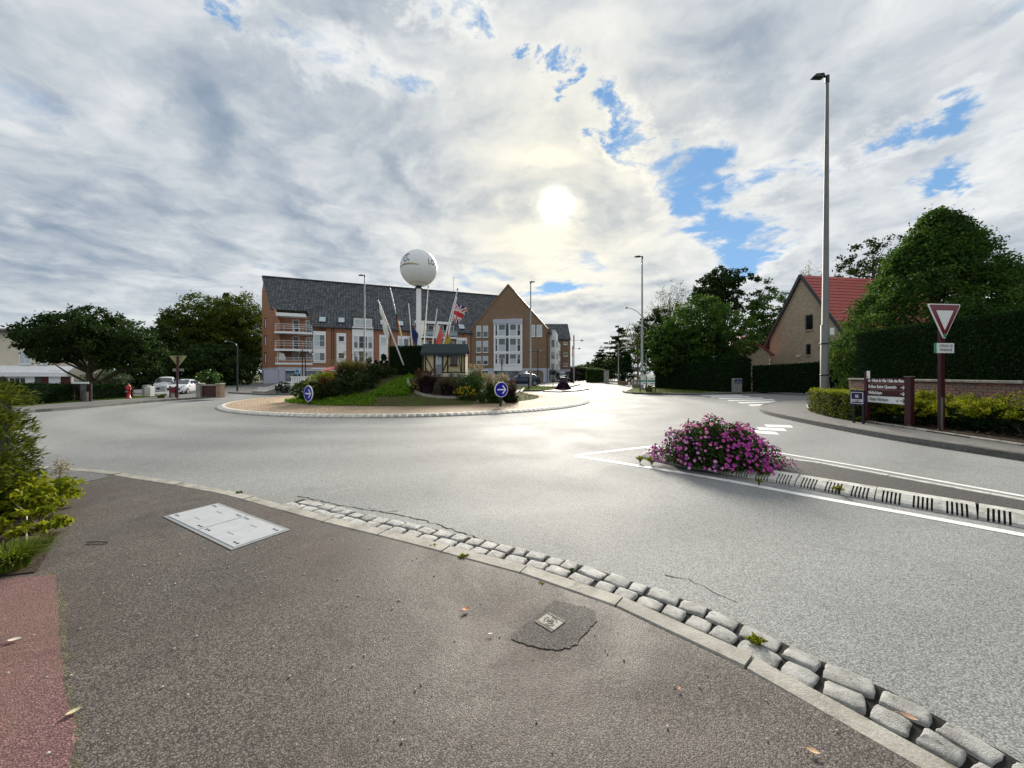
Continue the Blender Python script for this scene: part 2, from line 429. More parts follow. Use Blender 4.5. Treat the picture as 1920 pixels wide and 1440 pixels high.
def tile_mat(name, c1, c2, gap, tw=0.25, th=0.33, moss=None):
    """roof tiles in rows, laid along local X and up the slope (local Z)"""
    m, b, pr, _ = new_mat(name); co = obj_co(b); x, y, z = b.sep(co)
    vec = b.comb(x, b.m('MULTIPLY', z, 1.35), 0.0)
    t = b.n('ShaderNodeTexBrick'); b.put(t.inputs['Vector'], vec)
    t.inputs['Color1'].default_value = C4(c1); t.inputs['Color2'].default_value = C4(c2); t.inputs['Mortar'].default_value = C4(gap)
    t.inputs['Scale'].default_value = 1.0; t.offset = 0.0; t.inputs['Mortar Size'].default_value = 0.045; t.inputs['Brick Width'].default_value = tw; t.inputs['Row Height'].default_value = th
    n = b.noise(co, 0.35, 5, 0.65)
    n3 = b.noise(vec, 3.1, 2, 0.5)
    c = b.v('SCALE', t.outputs[0], scale=b.m('ADD', 0.72, b.m('ADD', b.m('MULTIPLY', n, 0.34), b.m('MULTIPLY', n3, 0.22))))
    if moss: c = b.mix(b.m('MULTIPLY', b.smooth(b.noise(co, 0.9, 6, 0.7), 0.5, 0.68), 0.8), c, moss)
    b.put(pr.inputs['Base Color'], c); pr.inputs['Roughness'].default_value = 0.55; pr.inputs['Specular IOR Level'].default_value = 0.4
    saw = b.m('FRACT', b.m('DIVIDE', b.m('MULTIPLY', z, 1.35), th))
    bump(b, pr, b.m('SUBTRACT', b.m('SUBTRACT', 1.0, saw), b.m('MULTIPLY', t.outputs['Fac'], 0.6)), 0.9, 0.04)
    return m
def glass_mat(name, col=(0.03, 0.05, 0.06), rough=0.06, spec=0.8):
    m, b, pr, _ = new_mat(name); co = obj_co(b)
    b.put(pr.inputs['Base Color'], b.mix(b.noise(co, 1.3, 3), tuple(c * .6 for c in col), tuple(c * 1.4 for c in col)))
    pr.inputs['Roughness'].default_value = rough; pr.inputs['Specular IOR Level'].default_value = spec
    pr.inputs['Coat Weight'].default_value = 0.35; pr.inputs['Coat Roughness'].default_value = 0.03
    bump(b, pr, b.noise(co, 0.8, 2), 0.05, 0.05)
    return m
def ground_mat(name, c0, c1, c2, scale=2.0, bmp=0.6, mid=(0.35, 0.65)):
    m, b, pr, _ = new_mat(name); co = pos(b)
    n = b.noise(co, scale, 6, 0.65, 0.3); f = b.noise(co, scale * 14, 4, 0.7)
    c = b.mix(b.smooth(n, *mid), c0, c1); c = b.mix(b.smooth(f, 0.45, 0.75), c, c2)
    b.put(pr.inputs['Base Color'], c); pr.inputs['Roughness'].default_value = 0.9; pr.inputs['Specular IOR Level'].default_value = 0.15
    bump(b, pr, f, bmp, 0.03)
    return m
def stone_mat(name, c0, c1, scale=6.0, bmp=0.6, rough=0.7, stain=None, spec=0.3):
    m, b, pr, _ = new_mat(name); co = pos(b)
    n = b.noise(co, scale, 6, 0.65); f = b.noise(co, scale * 16, 4, 0.7)
    c = b.mix(b.smooth(n, 0.3, 0.7), c0, c1)
    c = b.v('SCALE', c, scale=b.m('ADD', 0.7, b.m('MULTIPLY', f, 0.6)))
    if stain: c = b.mix(b.smooth(b.noise(co, scale * 1.7, 5, 0.7), 0.55, 0.72), c, stain)
    b.put(pr.inputs['Base Color'], c); pr.inputs['Roughness'].default_value = rough; pr.inputs['Specular IOR Level'].default_value = spec
    bump(b, pr, b.m('ADD', f, n), bmp, 0.012)
    return m

M = {}
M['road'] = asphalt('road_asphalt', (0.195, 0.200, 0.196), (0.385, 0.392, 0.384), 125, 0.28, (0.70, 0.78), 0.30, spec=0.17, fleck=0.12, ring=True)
M['pavement'] = asphalt('pavement_asphalt', (0.022, 0.018, 0.016), (0.205, 0.180, 0.158), 165, 0.26, (0.50, 0.78), 0.95, red=(0.085, 0.062, 0.052), spec=0.24, fleck=0.45)
M['patch'] = asphalt('repair_asphalt', (0.018, 0.016, 0.015), (0.175, 0.158, 0.142), 165, 0.7, (0.6, 0.8), 0.5, spec=0.3)
M['red_asphalt'] = asphalt('red_asphalt', (0.075, 0.036, 0.040), (0.275, 0.148, 0.145), 165, 0.4, (0.6, 0.85), 0.9, red=(0.20, 0.125, 0.09), spec=0.25)
M['walk'] = asphalt('far_pavement_asphalt', (0.10, 0.098, 0.095), (0.24, 0.235, 0.225), 80, 0.35, (0.55, 0.8), 0.5, spec=0.3)
M['island_asphalt'] = asphalt('island_asphalt', (0.03, 0.028, 0.026), (0.10, 0.095, 0.09), 110, 0.5, (0.55, 0.8), 0.7, spec=0.3)
M['kerb'] = stone_mat('kerb_concrete', (0.22, 0.21, 0.18), (0.36, 0.345, 0.30), 5, 0.4, 0.75, (0.13, 0.13, 0.09))
M['kerb_dark'] = stone_mat('weathered_kerb_stone', (0.075, 0.075, 0.065), (0.17, 0.165, 0.145), 4, 0.5, 0.8, (0.055, 0.06, 0.04))
M['cobble'] = stone_mat('granite_cobble', (0.25, 0.247, 0.232), (0.53, 0.525, 0.50), 11, 1.0, 0.62, (0.14, 0.132, 0.11), spec=0.35)
M['dirt'] = asphalt('dirty_asphalt', (0.045, 0.040, 0.026), (0.20, 0.175, 0.115), 150, 0.5, (0.6, 0.8), 0.8, spec=0.2)
M['joint'] = stone_mat('joint_soil', (0.012, 0.011, 0.010), (0.03, 0.028, 0.024), 14, 0.9, 0.95)
M['white_paint'] = stone_mat('road_paint', (0.62, 0.62, 0.60), (0.82, 0.82, 0.80), 7, 0.3, 0.6, (0.45, 0.45, 0.43))
M['white_kerb'] = stone_mat('white_concrete_kerb', (0.40, 0.39, 0.345), (0.70, 0.69, 0.64), 7, 0.6, 0.75, (0.22, 0.21, 0.165))
M['slot'] = stone_mat('kerb_slot', (0.015, 0.014, 0.012), (0.04, 0.037, 0.03), 30, 0.3, 0.95)
M['earth'] = ground_mat('earth', (0.03, 0.022, 0.016), (0.06, 0.045, 0.03), (0.09, 0.07, 0.05), 3.0)
M['grass_ground'] = ground_mat('grass_ground', (0.055, 0.075, 0.018), (0.085, 0.11, 0.025), (0.13, 0.12, 0.045), 1.5)
M['field'] = ground_mat('field_ground', (0.05, 0.065, 0.02), (0.08, 0.09, 0.03), (0.10, 0.09, 0.05), 0.3)
M['galv'] = paint('galvanised_steel', (0.30, 0.31, 0.31), 0.5, 0.2, 2.0, 0.55, 0.5, (0.16, 0.15, 0.13))
M['lamp_pole'] = paint('weathered_lamp_pole', (0.17, 0.17, 0.165), 0.65, 0.25, 1.3, 0.15, 0.4, (0.09, 0.085, 0.075))
M['dark_metal'] = paint('dark_green_metal', (0.012, 0.022, 0.022), 0.45, 0.2, 4)
M['black_metal'] = paint('black_metal', (0.012, 0.012, 0.014), 0.45, 0.2, 4)
M['maroon'] = paint('maroon_paint', (0.042, 0.005, 0.010), 0.42, 0.2, 4, 0, 0.5)
M['maroon_bright'] = paint('bright_maroon_paint', (0.17, 0.018, 0.04), 0.4, 0.15, 5)  # brighter maroon for the litter bin and the sign trim lines
M['sign_red'] = paint('sign_red_film', (0.15, 0.005, 0.018), 0.35, 0.12, 6)
M['sign_white'] = paint('sign_white_film', (0.76, 0.78, 0.78), 0.4, 0.05, 6)
M['sign_green'] = paint('sign_green_edge', (0.03, 0.24, 0.13), 0.45, 0.2, 6)
M['sign_blue'] = paint('sign_blue_film', (0.006, 0.010, 0.33), 0.45, 0.1, 6, 0, 0.25)
M['plate_blue'] = paint('enamel_navy', (0.010, 0.012, 0.065), 0.3, 0.1, 6)
M['letter_dark'] = paint('dark_lettering', (0.02, 0.03, 0.04), 0.5, 0.1, 6)
M['letter_white'] = paint('white_lettering', (0.80, 0.80, 0.80), 0.5, 0.04, 6)
M['white'] = paint('white_render', (0.84, 0.85, 0.86), 0.6, 0.07, 1.5, dirt=(0.55, 0.55, 0.54))
M['white_frame'] = paint('white_window_frame', (0.78, 0.79, 0.80), 0.4, 0.05, 2)
M['lilac'] = paint('pale_lilac_concrete', (0.46, 0.47, 0.56), 0.7, 0.1, 1.2, dirt=(0.30, 0.31, 0.38))
M['glass'] = glass_mat('window_glass', (0.05, 0.075, 0.085))
M['glass_dark'] = glass_mat('dark_window_glass', (0.010, 0.013, 0.016), spec=0.4)
M['glass_shop'] = glass_mat('shop_glass', (0.03, 0.09, 0.13))
M['curtain'] = paint('net_curtain_behind_glass', (0.42, 0.50, 0.53), 0.18, 0.22, 2.6, 0, 0.9)
M['teal'] = paint('dark_teal_panel', (0.012, 0.055, 0.065), 0.35, 0.2, 1.5)
M['glass_rail'] = paint('frosted_glass_rail', (0.16, 0.25, 0.26), 0.2, 0.2, 1.5, 0, 0.8)
M['brick'] = brick_mat('red_brown_brick', (0.44, 0.200, 0.105), (0.32, 0.140, 0.076), (0.26, 0.20, 0.155))
M['brick_brown'] = brick_mat('tan_brown_brick', (0.290, 0.190, 0.118), (0.215, 0.135, 0.085), (0.20, 0.155, 0.115))
M['brick_garden'] = M['brick_brown']  # garden wall shares the tan-brown brick
M['brick_house'] = brick_mat('buff_house_brick', (0.50, 0.405, 0.285), (0.36, 0.285, 0.195), (0.42, 0.37, 0.30), 0.22, 0.075)
M['roof'] = tile_mat('slate_grey_tiles', (0.016, 0.024, 0.034), (0.100, 0.114, 0.132), (0.004, 0.005, 0.008), 0.46, 0.56, moss=(0.060, 0.062, 0.035))
M['roof_red'] = tile_mat('red_clay_tiles', (0.27, 0.048, 0.036), (0.20, 0.034, 0.028), (0.055, 0.012, 0.012), 0.24, 0.36)
M['verge'] = paint('dark_verge_board', (0.045, 0.045, 0.05), 0.6, 0.2, 3)
M['cream'] = paint('cream_render', (0.66, 0.60, 0.47), 0.8, 0.1, 0.8, dirt=(0.50, 0.44, 0.33))
M['bark'] = stone_mat('bark', (0.035, 0.026, 0.018), (0.085, 0.068, 0.05), 5, 1.0, 0.9)
M['twig'] = paint('bare_twig', (0.10, 0.075, 0.05), 0.8, 0.2, 4)
# ------------------------------------------------------------------ ground, roads, pavements
def kerb_run(curve, step, w, h, mat, parent, name='kerb_stone', gap=0.012, side=1, z=0.0, inset=0.0):
    """kerb stones one by one along a ground curve; side = +1 puts the stone left of travel"""
    pts = resample(curve, step); n = len(pts)
    rnd = random.Random(len(pts))
    for i in range(n - 1):
        a, b = pts[i], pts[i + 1]; t = (b - a).normalized(); nrm = Vector((-t.y, t.x, 0)) * side
        ta = (pts[i + 1] - pts[max(i - 1, 0)]).normalized(); tb = (pts[min(i + 2, n - 1)] - a).normalized()
        na = Vector((-ta.y, ta.x, 0)) * side; nb = Vector((-tb.y, tb.x, 0)) * side
        a2, b2 = a + t * gap / 2, b - t * gap / 2
        dz = rnd.uniform(-.004, .004)
        lo = [a2, b2, b2 + nb * w, a2 + na * w]
        vs = [(p.x, p.y, z) for p in lo]
        ch = 0.018
        md = [(p.x, p.y, z + h - (ch if k < 2 else 0) + dz) for k, p in enumerate(lo)]
        e1, e2 = a2 + na * ch, b2 + nb * ch
        hi = [(e1.x, e1.y, z + h + dz), (e2.x, e2.y, z + h + dz)]
        V = vs + md + hi
        Fc = [(0, 1, 5, 4), (1, 2, 6, 5), (2, 3, 7, 6), (3, 0, 4, 7), (4, 5, 9, 8), (8, 9, 6, 7), (5, 6, 9), (4, 8, 7)]
        if side < 0: Fc = [tuple(reversed(f)) for f in Fc]
        me = bpy.data.meshes.new(name); me.from_pydata(V, [], Fc); me.materials.append(mat); me.update()
        link(name, me, parent)
    return pts

g = MB(); g.add([(-1500, -60, -0.08), (1500, -60, -0.08), (1500, 2500, -0.08), (-1500, 2500, -0.08)], [(0, 1, 2, 3)])
tag(g.build('ground', M['field']), kind='structure')
road_poly = [(-60, -6), (34, -6), (34, 24), (60, 24), (60, 36), (24, 40), (27, 120), (62, 330), (54, 330), (14, 120), (6, 60), (-14, 56), (-40, 44), (-60, 40)]
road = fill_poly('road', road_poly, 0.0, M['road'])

# -- near pavement in front of the camera
kpx = [(-60, 874), (60, 878), (190, 888), (280, 903), (360, 915), (455, 937), (560, 967), (645, 990), (740, 1012), (900, 1055), (1010, 1085), (1120, 1125), (1270, 1185), (1400, 1255), (1500, 1310), (1620, 1370), (1700, 1420)]
KZ = 0.045
near_edge = [G(x, y, KZ) for x, y in kpx]
near_edge = [Vector((p.x, p.y, 0)) for p in near_edge] + [Vector((1.63, 1.15, 0)), Vector((1.68, 0.6, 0)), Vector((1.70, -1.0, 0)), Vector((1.70, -4.0, 0))]
ne = resample(near_edge, 0.25)
near_pav = fill_poly('near_pavement', [(p.x, p.y) for p in ne] + [(-14, -4), (-14, ne[0].y)], KZ - 0.004, M['pavement'], thick=0.06)
kerb_run(near_edge, 0.72, 0.13, KZ, M['kerb'], near_pav, side=1)
# concrete crossover behind the hedge and a red strip by the garden
fill_poly('driveway', [G(70, 876, KZ), G(190, 886.5, KZ), G(205, 893, KZ), G(150, 906, KZ), G(60, 912, KZ), G(-60, 905, KZ), G(-60, 872, KZ)], KZ, M['walk'])
rj = random.Random(5)
def rough_edge(pts, st, j): return [q + Vector((rj.uniform(-j, j), rj.uniform(-j, j), 0)) for q in resample(pts, st)]
fill_poly('edge_dirt', rough_edge([G(88, 1072, KZ), G(112, 1094, KZ), G(128, 1180, KZ), G(124, 1260, KZ), G(146, 1330, KZ), G(140, 1445, KZ), Vector((-0.80, 0.5, 0))], .04, .02) + [Vector((-1.0, .5, 0)), G(80, 1300, KZ), G(70, 1090, KZ)], KZ - .002, M['dirt'])
fill_poly('red_strip', rough_edge([G(-90, 1098, KZ), G(92, 1078, KZ), G(104, 1100, KZ), G(118, 1270, KZ), G(130, 1445, KZ), Vector((-0.86, 0.4, 0))], .03, .008) + [Vector((-3, 0.4, 0)), Vector((-4.2, 2.6, 0))], KZ, M['red_asphalt'])
fill_poly('asphalt_repair', rough_edge([G(1040, 1124, KZ), G(1118, 1150, KZ), G(1085, 1200, KZ), G(1060, 1216, KZ), G(1010, 1212, KZ), G(960, 1194, KZ), G(1000, 1158, KZ), G(1040, 1124, KZ)], .025, .008), KZ, M['patch'])
fill_poly('garden_soil', [G(-120, 1010, KZ), G(30, 985, KZ), G(95, 1030, KZ), G(70, 1072, KZ), G(-90, 1092, KZ)], KZ + 0.004, M['earth'])

# -- cobbled gutter: two rows of granite setts between kerb and carriageway
gut_start = 0
side_c = [p for p in ne if p.x > G(505, 950).x - 0.02]
k1 = offset_curve(side_c, 0.135); k2 = offset_curve(side_c, 0.425)
gutter = fill_poly('cobble_gutter', [(p.x, p.y) for p in k1] + [(p.x, p.y) for p in reversed(k2)], 0.006, M['joint'])
def sett_mesh(seed):
    r = random.Random(seed); US = [-1, -.93, -.78, -.3, .3, .78, .93, 1]; nx, ny = 8, 8; V = []; Fc = []
    for j in range(ny):
        for i in range(nx):
            u, v = US[i], US[j]
            e = max(abs(u), abs(v)); corner = (abs(u) ** 4 * abs(v) ** 4)
            z = 1.0 - 0.42 * max(0, e - 0.70) / 0.23 - 0.25 * corner + r.uniform(-.10, .10)
            if e > .99: z = -0.6
            V.append((u * (1 - .07 * corner) * 0.5 + r.uniform(-.025, .025), v * (1 - .10 * corner) * 0.5 + r.uniform(-.03, .03), z))
    for j in range(ny - 1):
        for i in range(nx - 1):
            k = j * nx + i; Fc.append((k, k + 1, k + nx + 1, k + nx))
    me = bpy.data.meshes.new('cobble'); me.from_pydata(V, [], Fc); me.materials.append(M['cobble'])
    me.polygons.foreach_set('use_smooth', [True] * len(Fc)); me.update(); return me
setts = [sett_mesh(i) for i in range(9)]
rnd = random.Random(3)
for row, off in enumerate((0.212, 0.350)):
    c = offset_curve(side_c, off); c = resample(c, 0.01)
    s = 0.02 + row * 0.07
    while True:
        L = rnd.choice([0.13, 0.145, 0.16, 0.17, 0.18, 0.20]) if rnd.random() < .9 else 0.11
        i0, i1 = int(s * 100), int((s + L) * 100)
        if i1 >= len(c) - 1: break
        a, b = c[i0], c[i1]; m = (a + b) / 2; t = (b - a)
        o = link('cobble', rnd.choice(setts), gutter, (m.x + rnd.uniform(-.006, .006), m.y + rnd.uniform(-.006, .006), 0.004), (rnd.uniform(-.07, .07), rnd.uniform(-.05, .05), math.atan2(t.y, t.x) + rnd.uniform(-.07, .07) + rnd.choice([0, math.pi])), (L - 0.006, rnd.uniform(.120, .134), rnd.uniform(.020, .030)))
        s += L + 0.012

# -- road paint (sheets of their own just above the road)
def stripe(name, pts, w0, w1, z=0.004):
    P = [G(x, y) for x, y in pts]; P = resample(P, 0.3) if len(P) > 2 else P
    n = len(P); L = []; Rr = []
    for i, p in enumerate(P):
        t = (P[min(i + 1, n - 1)] - P[max(i - 1, 0)]).normalized(); nr = Vector((-t.y, t.x, 0)); w = w0 + (w1 - w0) * i / max(1, n - 1)
        L.append(p + nr * w / 2); Rr.append(p - nr * w / 2)
    return fill_poly(name, L + Rr[::-1], z, M['white_paint'])
stripe('road_line', [(1080, 855.5), (1180, 871), (1340, 897), (1500, 927), (1700, 963), (1960, 1011), (2500, 1110)], 0.13, 0.13)
stripe('road_line', [(1082, 854), (1150, 845.5), (1235, 836)], 0.11, 0.11)
stripe('road_line', [(1440, 846), (1600, 873), (1760, 902), (1960, 938), (2500, 1035)], 0.10, 0.10)
zeb = tag(empty('zebra_crossing'), kind='structure')
for (x0, y0, x1, y1, th) in [(1312, 740.6, 1388, 740.2, 1.6), (1330, 743.4, 1402, 742.8, 1.8), (1345, 746.4, 1428, 745.4, 2.0), (1362, 750.0, 1448, 748.6, 2.2), (1382, 754.0, 1466, 752.0, 2.4), (1402, 758.8, 1482, 755.6, 2.6),
                             (1432, 796.0, 1482, 797.6, 4.6), (1418, 801.0, 1470, 803.5, 5.2), (1405, 806.5, 1455, 810.0, 5.6)]:
    fill_poly('zebra_stripe', [G(x0, y0), G(x1, y1), G(x1 + 6, y1 + th), G(x0 + 6, y0 + th)], 0.004, M['white_paint'], kind=None, parent=zeb)
for pts in ([(1262, 744), (1288, 744.4)], [(1300, 745.5), (1318, 746)], [(440, 741.5), (475, 740.2)], [(1075, 727.5), (1100, 724.5)]):
    stripe('road_line', pts, 0.22, 0.22)
# a long repair seam and a few cracks in the carriageway
crack = MB()
def crackline(pts, w, seed):
    r = random.Random(seed); P = resample([G(x, y) for x, y in pts], 0.05)
    for i, p in enumerate(P): p.x += r.uniform(-.015, .015); p.y += r.uniform(-.015, .015)
    n = len(P); nr = [Vector((-(P[min(i + 1, n - 1)] - P[max(i - 1, 0)]).y, (P[min(i + 1, n - 1)] - P[max(i - 1, 0)]).x, 0)).normalized() for i in range(n)]
    for i in range(n - 1):
        a, b = P[i], P[i + 1]; w2 = w * r.uniform(.3, 1)
        crack.add([(q.x, q.y, 0.003) for q in (a - nr[i] * w2, a + nr[i] * w2, b + nr[i + 1] * w2, b - nr[i + 1] * w2)], [(3, 2, 1, 0)])
crackline([(1250, 1080), (1300, 1090), (1345, 1115), (1400, 1135)], 0.005, 1)
crackline([(690, 952), (720, 960), (745, 958)], 0.006, 2)
crackline([(1130, 1122), (1180, 1133), (1230, 1160), (1300, 1190), (1380, 1230), (1470, 1290), (1560, 1340), (1680, 1400)], 0.012, 3)
crackline([(560, 930), (640, 948), (760, 968), (880, 1003), (1000, 1045), (1130, 1090)], 0.009, 4)
tag(crack.build('road_crack', M['joint']), kind='structure')

# -- splitter island with slotted white kerb blocks
def slotted_block(L=0.78, groups=3, slits=5):
    prof = [(0, 0), (0, .035), (.05, .06), (.165, .0983), (.18, .1033), (.29, .115), (.29, 0)]
    cut = [(0, 0), (0, .004), (.04, .018), (.165, .064), (.18, .1033), (.29, .115), (.29, 0)]
    segs = []; x = 0.012; glen = (L - 0.024) / groups
    for gi in range(groups):
        sl = glen * 0.62 / (slits * 2 - 1)
        x0 = 0.012 + gi * glen + glen * 0.19
        for k in range(slits): segs.append((x0 + 2 * k * sl, x0 + (2 * k + 1) * sl))
    mb = MB(); cur = 0.006
    def ext(a, b, pr, mi):
        n = len(pr); vs = [(a, y, z) for y, z in pr] + [(b, y, z) for y, z in pr]
        fs = [(i + 1, i, n + i, n + i + 1) for i in range(n - 1)]
        mb.add(vs, [f for j, f in enumerate(fs) if not (mi and 1 <= j <= 3)], 0)
        if mi: mb.add(vs, [fs[j] for j in (1, 2, 3)], 1)
        mb.add(vs, [tuple(range(n)), tuple(range(2 * n - 1, n - 1, -1))], 0)
    for a, b in segs:
        ext(cur, a, prof, 0); ext(a, b, cut, 1); cur = b
    ext(cur, L - 0.006, prof, 0)
    return mb.mesh('kerb_block', [M['white_kerb'], M['slot']])
BLOCK = slotted_block()
def block_run(curve, parent, flip=False):
    P = resample(curve, 0.78)
    if flip: P = P[::-1]
    rr = random.Random(len(P))
    for a, b in zip(P[:-1], P[1:]):
        t = b - a; o = link('kerb_block', BLOCK, parent, (a.x, a.y, rr.uniform(-.006, .004)), (rr.uniform(-.012, .012), rr.uniform(-.008, .008), math.atan2(t.y, t.x)))
        o.scale = (t.length / 0.78, 1, 1)
nearpx = [(1198, 858), (1240, 868), (1300, 879), (1400, 896), (1500, 914), (1620, 936), (1740, 957), (1920, 990), (2100, 1024), (2500, 1102), (3200, 1240)]
near_k = [G(x, y) for x, y in nearpx]
farpx = [(1215, 844), (1300, 842), (1455, 857), (1600, 882), (1760, 911), (1920, 940), (2200, 992), (2700, 1085), (3300, 1200)]
far_k = [G(x, y, 0.1) for x, y in farpx]
inner = offset_curve(resample(near_k, 0.3), 0.27)
spl = fill_poly('splitter_island', [(p.x, p.y) for p in inner] + [(p.x, p.y) for p in reversed(resample(far_k, 0.3))], 0.105, M['island_asphalt'])
block_run(near_k, spl)
kerb_run([Vector((p.x, p.y, 0)) for p in far_k], 0.9, 0.10, 0.112, M['white_kerb'], spl, side=1)

# -- far left pavement and verge
lk = [(-40, 784), (60, 774), (100, 771), (180, 764), (260, 756.5), (330, 751), (400, 746.5), (425, 743.5), (431, 741), (424, 738.5)]
lkp = [G(x, y) for x, y in lk]
left_pav = fill_poly('left_pavement', [(p.x, p.y) for p in resample(lkp, 0.5)] + [(-24, 33), (-62, 34), (-62, 14)], 0.118, M['walk'], thick=0.12)
kerb_run(lkp, 1.0, 0.14, 0.125, M['kerb_dark'], left_pav, side=1)
lv = [G(x, y, .12) for x, y in [(-60, 772), (40, 763), (80, 758.5), (180, 751), (250, 747), (268, 746)]]
left_verge = fill_poly('left_verge', [(p.x, p.y) for p in lv] + [(lv[-1].x - .3, lv[-1].y + 2.5), (-30, 26), (-40, 24), (-40, lv[0].y)], 0.123, M['grass_ground'])

# -- right corner pavement with kerb and planting bed
rk = [(2100, 897), (1960, 873), (1920, 864), (1800, 846), (1700, 830), (1600, 812), (1520, 796), (1460, 783), (1432, 775.5), (1424, 769), (1431, 763), (1455, 757.5), (1490, 754), (1530, 751.5), (1620, 747)]
rkp = [G(x, y) for x, y in rk]
right_pav = fill_poly('right_pavement', [(p.x, p.y) for p in resample(rkp, 0.3)] + [(26, 23.5), (26, 4), (9, 4)], 0.128, M['walk'], thick=0.13)
kerb_run(rkp, 0.95, 0.15, 0.135, M['kerb_dark'], right_pav, side=-1)
bed = [(1512, 760), (1516, 767), (1545, 777), (1590, 786), (1680, 800), (1770, 814), (1850, 826), (1940, 840), (2080, 862)]
bedp = [G(x, y, .13) for x, y in bed]
bed_soil = fill_poly('planting_bed', [(p.x, p.y) for p in resample(bedp, 0.3)] + [(12.6, 6.0), (16, 14), (16, 18), (13.4, 17.4)], 0.15, M['earth'], thick=0.02)
kerb_run([Vector((p.x, p.y, 0)) for p in bedp], 0.95, 0.06, 0.045, M['kerb'], bed_soil, name='edging_stone', side=1, z=0.13)

# -- verge on the far side of the side street
vk = [(1092, 716.2), (1118, 717.8), (1145, 720.2), (1168, 723.2), (1182, 727), (1172, 731), (1167, 735), (1182, 738.2), (1240, 740.2), (1311, 741), (1395, 738.5), (1511, 735), (1640, 732)]
vkp = [G(x, y) for x, y in vk]
far_pav = fill_poly('far_pavement', [(p.x, p.y) for p in resample(vkp, 0.6)] + [(60, 34), (60, 100), (20, 100)], 0.118, M['walk'], thick=0.12)
kerb_run(vkp[3:], 1.0, 0.14, 0.125, M['kerb_dark'], far_pav, side=1)
gv = [G(x, y, .12) for x, y in [(1173, 733.8), (1186, 727.8), (1230, 725.8), (1300, 729.5), (1345, 734.2), (1312, 737), (1235, 737.2), (1188, 736)]]
far_verge = fill_poly('far_verge', [(p.x, p.y) for p in gv], 0.123, M['grass_ground'])

# -- building forecourt, and the little island in the street behind the roundabout
fk = [(950, 735), (985, 733.6), (1015, 733.2), (1042, 731.6), (1062, 728), (1088, 721), (1080, 716.5)]
fkp = [G(x, y) for x, y in fk]
fore = fill_poly('forecourt', [(p.x, p.y) for p in resample(fkp, 0.6)] + [(14, 100), (-30, 90), (-30, 40), (-6, 37.0)], 0.118, M['walk'], thick=0.12)
kerb_run(fkp, 1.2, 0.14, 0.125, M['kerb_dark'], fore, side=1)
fg = [G(x, y, .12) for x, y in [(960, 731.5), (1010, 731.5), (1044, 729), (1060, 724.5), (1010, 724.5), (960, 725.5)]]
fill_poly('forecourt_verge', [(p.x, p.y) for p in fg], 0.123, M['grass_ground'])
sk = [G(x, y) for x, y in [(1018, 735), (1040, 732.6), (1075, 731.5), (1105, 730.5), (1085, 733.6), (1050, 735.8)]]
fill_poly('street_island', [(p.x, p.y) for p in sk], 0.10, M['walk'], thick=0.10, mat_side=M['kerb_dark'])
fl = [(484, 740.6), (520, 740.8), (560, 740.5), (600, 738)]
flp = [G(x, y) for x, y in fl]
fill_poly('left_forecourt', [(p.x, p.y) for p in flp] + [(-12, 40), (-10, 60), (-44, 66), (-44, 44)], 0.10, M['walk'], thick=0.10)

# -- the roundabout: kerb ring, paved apron, planted mound
RC = Vector((-5.35, 23.0, 0)); RO, RI, RG = 9.78, 9.49, 6.95
def apron_mat():
    m, b, pr, _ = new_mat('sand_paver_rings'); x, y, z = b.sep(pos(b))
    dx, dy = b.m('SUBTRACT', x, RC.x), b.m('SUBTRACT', y, RC.y)
    r = b.m('SQRT', b.m('ADD', b.m('MULTIPLY', dx, dx), b.m('MULTIPLY', dy, dy)))
    th = b.m('ARCTAN2', dy, dx)
    t = b.n('ShaderNodeTexBrick'); b.put(t.inputs['Vector'], b.comb(b.m('MULTIPLY', th, 8.2), r, 0.0))
    t.inputs['Color1'].default_value = (0.46, 0.33, 0.215, 1); t.inputs['Color2'].default_value = (0.36, 0.255, 0.165, 1); t.inputs['Mortar'].default_value = (0.13, 0.105, 0.07, 1)
    t.inputs['Scale'].default_value = 1.0; t.inputs['Mortar Size'].default_value = 0.014; t.inputs['Brick Width'].default_value = 0.21; t.inputs['Row Height'].default_value = 0.125
    co = pos(b)
    c = b.mix(b.m('MULTIPLY', b.smooth(b.noise(co, 1.4, 6, 0.7), 0.52, 0.66), 0.55), t.outputs[0], (0.17, 0.155, 0.075))
    c = b.v('SCALE', c, scale=b.m('ADD', 0.72, b.m('MULTIPLY', b.noise(co, 5, 4), 0.56)))
    b.put(pr.inputs['Base Color'], c); pr.inputs['Roughness'].default_value = 0.8; pr.inputs['Specular IOR Level'].default_value = 0.25
    bump(b, pr, b.m('SUBTRACT', 1.0, t.outputs['Fac']), 0.5, 0.01)
    return m
M['apron'] = apron_mat()
ap = MB(); NA = 128
ring = lambda r, z: [(RC.x + r * math.cos(2 * math.pi * k / NA), RC.y + r * math.sin(2 * math.pi * k / NA), z) for k in range(NA)]
rs = [(RI - 0.01, 0.10), (8.7, 0.125), (7.8, 0.15), (RG - 0.15, 0.17), (RG - 0.2, 0.05)]
vs = [p for r_, z_ in rs for p in ring(r_, z_)]
ap.add(vs, [(i * NA + k, i * NA + (k + 1) % NA, (i + 1) * NA + (k + 1) % NA, (i + 1) * NA + k) for i in range(len(rs) - 1) for k in range(NA)], 0, True)
apron = tag(ap.build('roundabout_apron', M['apron']), kind='structure')
nb = 78
for k in range(nb):
    a0 = 2 * math.pi * k / nb; a1 = 2 * math.pi * (k + 1) / nb
    p0 = RC + Vector((math.cos(a0), math.sin(a0), 0)) * RO; p1 = RC + Vector((math.cos(a1), math.sin(a1), 0)) * RO
    t = p1 - p0
    if math.sin((a0 + a1) / 2) > 0.75: continue
    o = link('kerb_block', BLOCK, apron, p0, (0, 0, math.atan2(t.y, t.x))); o.scale = (t.length / 0.78, 1, 1)
